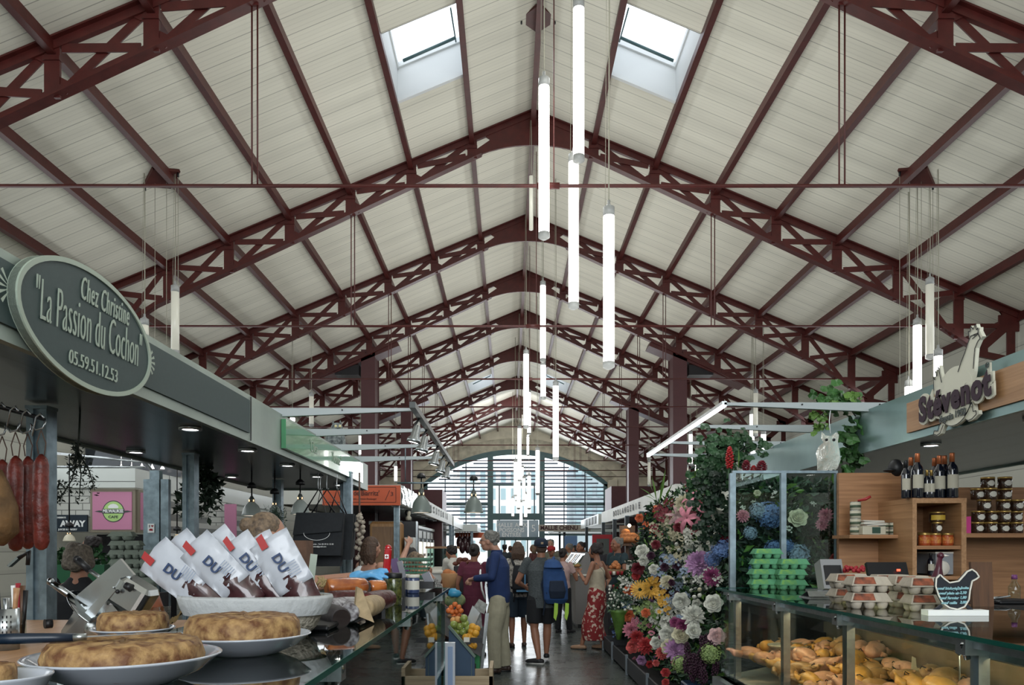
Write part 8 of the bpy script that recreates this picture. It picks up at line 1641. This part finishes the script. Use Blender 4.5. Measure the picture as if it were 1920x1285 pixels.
cx0, cx1 = WX(812, 6.4), WX(924, 6.4); mb = MB(); zt_ = WZ(1268, 6.4); mb.box(cx0, cx1, 6.38, 6.4, .38, zt_); mb.build('slat', M_pine, t); mb = MB(); mb.box(cx0, cx1, 6.38, 6.4, .22, .34); mb.build('slat', M_pine, t); mb = MB(); mb.box(cx0, cx1, 6.78, 6.8, .3, zt_); mb.build('slat', M_pine, t)
for x in (cx0, cx1 - .03): mb = MB(); mb.box(x, x + .03, 6.38, 6.8, .2, zt_ + .07); mb.build('corner_post', M_pine, t)
mb = MB(); mb.box(cx0, cx1, 6.38, 6.8, 0, .21); tag(mb.build('lower_crate', M_pine), 'lower wooden crate carrying the upper one on the floor', 'crate')
# ================================================================ stalls down the hall
def far_counter(lab, x0, x1, y0, y1, z1, m, top=M_paper, goods=None, n=10, seed=0):
    t = thing('stall_counter', lab, 'counter', ((x0 + x1) / 2, (y0 + y1) / 2, 0)); mb = MB(); mb.box(x0, x1, y0, y1, .08, z1 - .03); mb.build('body', m, t); mb = MB(); mb.box(x0 - .03, x1 + .03, y0 - .03, y1 + .03, z1 - .03, z1); mb.build('top', top, t); mb = MB(); mb.box(x0 + .05, x1 - .05, y0 + .05, y1 - .05, 0, .08); mb.build('plinth', M_black, t); return t
M_white_c = mat('white_laminate', srgb(186, 188, 184), rough=.4); M_grey_c = mat('grey_laminate', srgb(116, 114, 112), rough=.5)
# right side
far_counter('white counter with a pinned notice in front of the teal-shirted stallholder', 1.98, 3.0, 12.2, 12.85, 1.35, M_white_c)
t = thing('notice', 'small framed notice stuck on the white counter', 'notice', (2.1, 12.16, 1.2)); mb = MB(); mb.box(WX(1175, 12.1), WX(1185, 12.1), 12.15, 12.16, 1.12, 1.3); mb.build('sheet', M_paper, t); mb = MB(); mb.box(WX(1181, 12.1), WX(1184, 12.1), 12.14, 12.15, 1.22, 1.28); mb.build('picture', M_chr, t)
far_counter('grey fronted low counter behind the woman in the floral skirt', 1.3, 1.58, 14.9, 18.5, 1.05, M_grey_c)
gc = thing('pastry_case', 'sloping glass case with trays and price cards on the grey counter', 'display case', (1.5, 16.5, 1.05)); mb = MB(); mb.add([(1.2, 15, 1.05), (1.2, 18.4, 1.05), (1.5, 18.4, 1.45), (1.5, 15, 1.45)], [(0, 1, 2, 3)]); mb.build('sloping_glass', M_pane, gc); mb = MB(); mb.box(1.5, 1.6, 15, 18.4, 1.05, 1.47); mb.add([(1.25, 15.0, 1.04), (1.5, 15.0, 1.04), (1.5, 15.0, 1.44)], [(0, 1, 2)]); mb.build('back', M_grey_c, gc)
for i in range(8): mb = MB(); y = 15.2 + i * .4; mb.add([(1.22, y, 1.1), (1.22, y + .28, 1.1), (1.47, y + .28, 1.44), (1.47, y, 1.44)], [(0, 1, 2, 3)]); mb.build('tray', [M_tin, mat('chocolate_pastry', srgb(70, 46, 34), rough=.6, var=.3, scale=30), M_black, mat('golden_pastry', srgb(170, 120, 64), rough=.6, var=.3, scale=30)][i % 4], gc)
bs = thing('bread_shelf', 'glass shelf of round loaves glowing under a lamp behind the teal-shirted stallholder', 'shelf', (2.2, 14.0, 1.7)); mb = MB(); mb.box(WX(1166, 13.9), WX(1196, 13.9), 13.8, 14.2, WZ(1024, 13.9), WZ(1020, 13.9)); mb.box(WX(1166, 13.9), WX(1196, 13.9), 14.2, 14.22, WZ(1024, 13.9), WZ(985, 13.9)); mb.box(WX(1180, 13.9) - .03, WX(1180, 13.9) + .03, 14.14, 14.2, 0, 1.6); mb.build('shelf_board', M_darkwood, bs)
t_l = thing('spot_lamp', 'small warm lamp over the round loaves', 'lamp', W(1180, 984, 13.9)); mb = MB(); mb.ell(W(1180, 986, 13.9), .03, 8); mb.build('bulb', mat('warm_spot', (1, .8, .5, 1), emit=(1, .75, .4, 1), es=25), t_l)
for i in range(9):
    mb = MB(); mb.ell((0, 0, 0), (.085, .075, .06), 12); o = mb.build('loaf', mat('bread_crust', srgb(176, 112, 66), rough=.7, var=.25, scale=14)); o.location = W(1169 + (i % 4) * 7.5 + (i // 4) * 2, 1012 - (i // 4) * 7, 13.85 + .06 * (i // 4)); tag(o, 'round golden loaf on the lit glass shelf past the flowers', 'bread', 'round loaves on the lit shelf')
sh_ = thing('preserve_rack', 'dark tiered rack of small jars and bread behind the floral skirt', 'rack', (1.9, 12.6, 0)); mb = MB(); mb.box(1.62, 1.96, 12.5, 13.2, .06, .9); mb.box(1.62, 1.96, 12.5, 13.2, 1.1, 1.12); mb.build('frame', MATS['dark_interior'], sh_)
for i in range(10):
    mb = MB(); mb.lathe([(.001, 0), (.025, 0), (.025, .06), (.001, .062)], (0, 0, 0), 8); o = mb.build('small_jar', M_sred if i % 3 else M_paper); o.location = (1.65 + (i % 5) * .065, 12.45 + .02, .9 + (i // 5) * .22); tag(o, 'small jar on the dark rack behind the floral skirt', 'jar', 'small jars on the dark rack')
t = thing('bread_basket', 'basket heaped with pale rolls on top of the dark rack', 'basket', (1.75, 12.6, 1.12)); mb = MB(); mb.lathe([(.001, 0), (.13, 0), (.16, .09)], (1.76, 12.65, 1.12), 16); mb.build('weave', MATS['brown_wicker'] , t)
for i in range(12): mb = MB(); a = i * 2.4; mb.ell((1.76 + .09 * math.cos(a) * (i / 12), 12.62 + .09 * math.sin(a) * (i / 12), 1.22 + .1 * (1 - i / 12)), (.045, .06, .035), 8); mb.build('roll', MATS['bread_crust'], t)
far_counter('counter end near the blue banner down the hall, flower stall side', 2.1, 3.0, 19.5, 26, 1.2, M_white_c)
for (x0, x1, y, z0, z1, m, nm, lab) in ((1.75, 2.15, 24.0, .9, 1.95, mat('blue_banner', srgb(90, 120, 160), rough=.6), 'banner', 'light blue vertical banner down the hall beside the red frame'), (2.4, 3.0, 22.0, 1.2, 1.95, M_sred, 'framed_panel', 'red framed panel at the back of a far stall'), (3.2, 4.4, 19.0, .8, 2.3, MATS['dark_interior'], 'stall_partition', 'dark back panel of a stall behind the teal-shirted stallholder')):
    t = thing(nm, lab, 'panel', ((x0 + x1) / 2, y, z0)); mb = MB(); mb.box(x0, x1, y, y + .04, z0, z1); mb.build('panel', m, t)
    if nm == 'framed_panel': mb = MB(); mb.box(x0 + .12, x1 - .12, y - .01, y, z0, z1 - .12); mb.build('inset', M_chr, t)
for i, (x, y) in enumerate(((2.9, 14.2), (2.85, 16.5), (2.9, 18.8), (2.9, 21), (2.9, 23.5), (2.9, 28.5), (2.4, 33), (2.4, 36))): post(x, y, 2.35 if y < 30 else 2.25, '%s dark post under the cream canopy line past the flowers' % ORD[i], .1, m=mat('dark_steel_post', srgb(60, 66, 70), rough=.5, metal=.4))
# left side
cab = thing('oak_cabinet', 'tall rounded oak cabinet under the orange sign', 'cabinet', (WX(722, 14.3), 14.3, 0)); mb = MB(); x0, x1 = WX(692, 14.3), WX(750, 14.3); mb.rbox(((x0 + x1) / 2, 14.6, WZ(978, 14.3) / 2), (x1 - x0, .6, WZ(978, 14.3)), .08); mb.build('body', wood_mat('cabinet_oak', srgb(150, 108, 66), srgb(178, 138, 92), 'z'), cab); mb = MB(); mb.box(x0 + .06, x1 - .12, 14.28, 14.3, .4, WZ(988, 14.3)); mb.build('front_panel', wood_mat('cabinet_panel', srgb(112, 84, 58), srgb(134, 104, 74), 'z'), cab)
t = thing('charcoal_partition', 'charcoal partition panel next to the oak cabinet', 'partition', (WX(765, 15), 15, 0)); mb = MB(); mb.box(WX(751, 15), WX(779, 15), 15, 15.5, 0, WZ(978, 15)); mb.build('panel', MATS['charcoal_panel'] , t); mb = MB(); mb.box(WX(779, 14.9), WX(781, 14.9), 14.95, 15.05, 0, WZ(978, 15)); mb.build('steel_edge', M_steel, t)
t = thing('bust_ornament', 'small pale dark-haired bust on top of the charcoal partition', 'ornament', W(762, 978, 15.2)); mb = MB(); c = W(766, 976, 15.2); mb.lathe([(.05, 0), (.06, .05), (.03, .09), (.045, .13), (.04, .17), (.001, .19)], c, 10); mb.build('bust', M_tin, t); mb = MB(); mb.ell(c + Vector((-.03, 0, .15)), (.05, .05, .06), 8); mb.build('hair', M_black, t)
t = thing('white_cabinet', 'white appliance below the charcoal partition', 'cabinet', (WX(768, 14.6), 14.6, 0)); mb = MB(); mb.box(WX(760, 14.6), WX(776, 14.6), 14.5, 14.9, .0, WZ(1008, 14.6)); mb.build('body', M_white_c, t)
fr = thing('display_fridge', 'row of lit glass-door display fridges down the hall on the bakery side', 'fridge', (-2.3, 18, 0)); mb = MB(); mb.box(-2.9, -2.25, 16.0, 23.0, 0, 2.05); mb.build('body', MATS['charcoal_panel'], fr); mb = MB(); mb.box(-2.9, -2.22, 15.95, 23.05, 2.05, 2.12); mb.build('cornice', M_wfas, fr)
M_glow = mat('fridge_glow', (1, .95, .85, 1), emit=(1, .9, .75, 1), es=1.6)
for i in range(7):
    y = 16.15 + i * .97; mb = MB(); mb.box(-2.248, -2.24, y + .06, y + .84, .3, 1.72); mb.build('lit_door', M_glow if i > 1 else mat('dark_glass_door', srgb(30, 44, 60), rough=.1), fr); mb = MB(); mb.box(-2.245, -2.21, y + .86, y + .95, .2, 1.8); mb.build('door_post', M_steel, fr); mb = MB(); mb.box(-2.245, -2.235, y + .1, y + .8, 1.82, 2.0); mb.build('label_panel', M_white_c, fr)
    mb = MB(); [mb.box(-2.24, -2.23, y + .2, y + .7, .5 + k * .28, .58 + k * .28) for k in range(4)]; mb.build('bottle_row', mat('amber_row', srgb(120, 84, 48), rough=.4, var=.3, scale=40), fr)
mb = MB(); mb.box(-2.5, -2.0, 23.1, 23.5, 0, 2.35); tag(mb.build('maroon_pier', M_redm), 'narrow maroon pier ending the row of display fridges', 'pier')
far_counter('pale counter top behind the bending woman, bakery side', -1.75, -.85, 10.4, 12.0, 1.0, MATS['dark_interior'], mat('salmon_laminate', srgb(186, 156, 138), rough=.4))
far_counter('white counter front beyond the maroon dress, bakery side', -1.6, -1.0, 13.4, 17.0, 1.15, M_white_c)
t = thing('shellfish_case', 'glass fish case with a pale wood rail beyond the maroon dress', 'display case', (-1.4, 18.5, 1.2)); mb = MB(); mb.box(-1.95, -1.15, 18.0, 19.0, .9, .95); mb.box(-1.95, -1.15, 18.0, 18.05, 1.55, 1.6); mb.build('rail', M_oaky, t); mb = MB(); mb.box(-1.9, -1.2, 18.02, 18.03, .95, 1.55); mb.build('glass', M_smoke, t); mb = MB(); mb.box(-1.9, -1.2, 18.1, 19, 0, .9); mb.build('base', M_galv, t)
t = thing('paper_bag', 'crumpled brown paper bag of rolls on the pale counter', 'paper bag', W(842, 1075, 10.6)); c = Vector((WX(842, 10.6), 10.6, 1.0)); mb = MB(); mb.lathe([(.001, 0), (.09, 0), (.1, .12), (.12, .2), (.1, .21)], c, 9); mb.build('bag', mat('kraft_paper', srgb(160, 122, 84), rough=.8, bump=.5, scale=12), t); mb = MB(); mb.ell(c + Vector((-.02, 0, .22)), (.07, .06, .05), 10); mb.ell(c + Vector((.04, 0, .2)), (.06, .06, .05), 10); mb.build('roll', MATS['bread_crust'], t)
t = thing('meat_mound', 'heap of reddish-brown roast meat held before the white shirt', 'food', W(868, 1055, 11.9)); rnd = random.Random(3); mb = MB()
for i in range(14): mb.ell(W(868 + rnd.uniform(-14, 14), 1055 + rnd.uniform(-6, 4), 11.9), (.05, .04, .035), 8)
mb.build('chunks', mat('roast_brown', srgb(96, 50, 36), rough=.5, var=.3, scale=20), t); mb = MB(); mb.box(WX(852, 11.9), WX(884, 11.9), 11.75, 12.1, 0, WZ(1062, 11.9)); mb.build('stand', MATS['dark_interior'], t)
t = thing('hanging_hams', 'dark cluster of hams hanging in a far stall on the bakery side', 'hams', W(868, 1020, 33.8)); 
for i in range(5): mb = MB(); c = W(862 + i * 5, 1018 + (i % 2) * 8, 33.8); mb.ell(c, (.15, .13, .3), 10); mb.tube([c, (c.x, c.y, 2.34)], .012, 4); mb.build('ham', M_dry, t)
for i, (x, y) in enumerate(((-2.05, 14.1), (-1.98, 26.2), (-2.0, 27.5), (-1.6, 33.6))): post(x, y, 2.35 if y < 30 else 2.3, '%s pale post under the bakery side canopies' % ORD[i], .1)
t = thing('bottle_shelf', 'shelf of tall olive bottles at the end of the display fridges', 'shelf', (-2.1, 24.6, 0)); mb = MB(); mb.box(-2.6, -1.9, 24.3, 24.6, 0, 1.0); mb.build('shelf', M_galv, t)
for i in range(6): o = dup(b1, loc=(-2.5 + i * .1, 24.3, 1.0), scale=(1.4, 1.4, 2.6), label='tall olive bottle on the shelf past the display fridges', group='tall bottles on the far shelf')
# goods on the white fascia edge above the far canopy
t = thing('market_booth', 'dark low stall fronts behind the photographer', 'stall', (0, -6, 0))
mb = MB(); mb.box(-6.7, -1.5, -8.6, -8.0, 0, 2.4); mb.box(2.2, 7.2, -8.6, -8.0, 0, 2.4); mb.build('front', MATS['charcoal_panel'], t)
# ================================================================ parts of parts, and labels of parts that look different
bpy.context.view_layer.update()
def centre(o):
    c = Vector()
    for q in o.bound_box: c += Vector(q) / 8
    return o.matrix_basis @ c
def stem_of(o): return o.name.split('.')[0]
NEST = [('person', 'sole', 'shoe'), ('person', 'collar', 'shirt'), ('person', 'cap_badge', 'cap'), ('person', 'bracelet', 'glove'), ('rucksack', 'front_pocket', 'main_bag'), ('rucksack', 'top_flap', 'main_bag'), ('rucksack', 'side_strap', 'main_bag'), ('backpack', 'blue_piping', 'main_bag'), ('egg_carton', 'printed_label', 'lid'),
        ('display_counter', 'clamp', 'post'), ('spotlight', 'lens', 'housing'), ('skylight', 'stay', 'sash'), ('canopy', 'seam', 'fascia'), ('canopy', 'slate_panel', 'fascia'), ('canopy', 'wood_strip', 'fascia'), ('wine_bottle', 'label', 'glass'), ('jar', 'label', 'contents'), ('tin', 'band', 'can'), ('pendant_lamp', 'vent_glow', 'fitting'), ('pocket_knife_display', 'cross', 'shield'),
        ('display_fridge', 'bottle_row', 'lit_door'), ('wrapped_ham', 'red_seal', 'wrapper'), ('wrapped_ham', 'lettering', 'wrapper'), ('wrapped_ham', 'small_print', 'wrapper'), ('building', 'window_pane', 'facade'), ('hen_sign', 'lettering', 'lettering_border'), ('roof_truss', 'hanger_rod', 'tie_rod'), ('tube_lamp', 'end_cap', 'lamp_tube'), ('cafe_kiosk', 'poster', 'panel_frame'), ('cafe_kiosk', 'badge_band', 'badge'), ('door_1', 'door_handle', 'door_frame')]
PL = {'glove': 'light blue rubber glove', 'neon_tab': 'neon green hanging tab', 'red_seal': 'red square seal on the white wrapper', 'capsule': 'foil capsule over the bottle neck', 'cap_badge': 'small tan square badge', 'sole': 'rubber shoe sole', 'wood_strip': 'wood-veneer strip on the metal fascia', 'slate_panel': 'dark slate-green panel on the pale fascia', 'tie_rod': 'thin red tie rod', 'vent_glow': 'small orange glow at the lamp vents', 'blue_piping': 'sky blue piping', 'spectacles': 'thin wire spectacles', 'cupcake': 'white cupcake drawing', 'ham': 'dark cured ham showing below the wrapper'}
tops = {}
for o in list(bpy.data.objects):
    if o.parent is None and len(o.children): tops[o.name] = o
for o in tops.values():
    ch = list(o.children); cat = str(o.get('category', '')).replace(' ', '_'); sn = stem_of(o)
    for (k, c, p) in NEST:
        if k not in (sn, cat): continue
        ps = [q for q in ch if stem_of(q) == p]
        if not ps: continue
        for q in ch:
            if stem_of(q) != c or q in ps: continue
            cc = centre(q); par = min(ps, key=lambda z: (centre(z) - cc).length)
            mb_ = par.matrix_basis.inverted() @ q.matrix_basis; q.parent = par; q.matrix_basis = mb_
    for q in ch:
        if stem_of(q) in PL: q['label'] = PL[stem_of(q)]
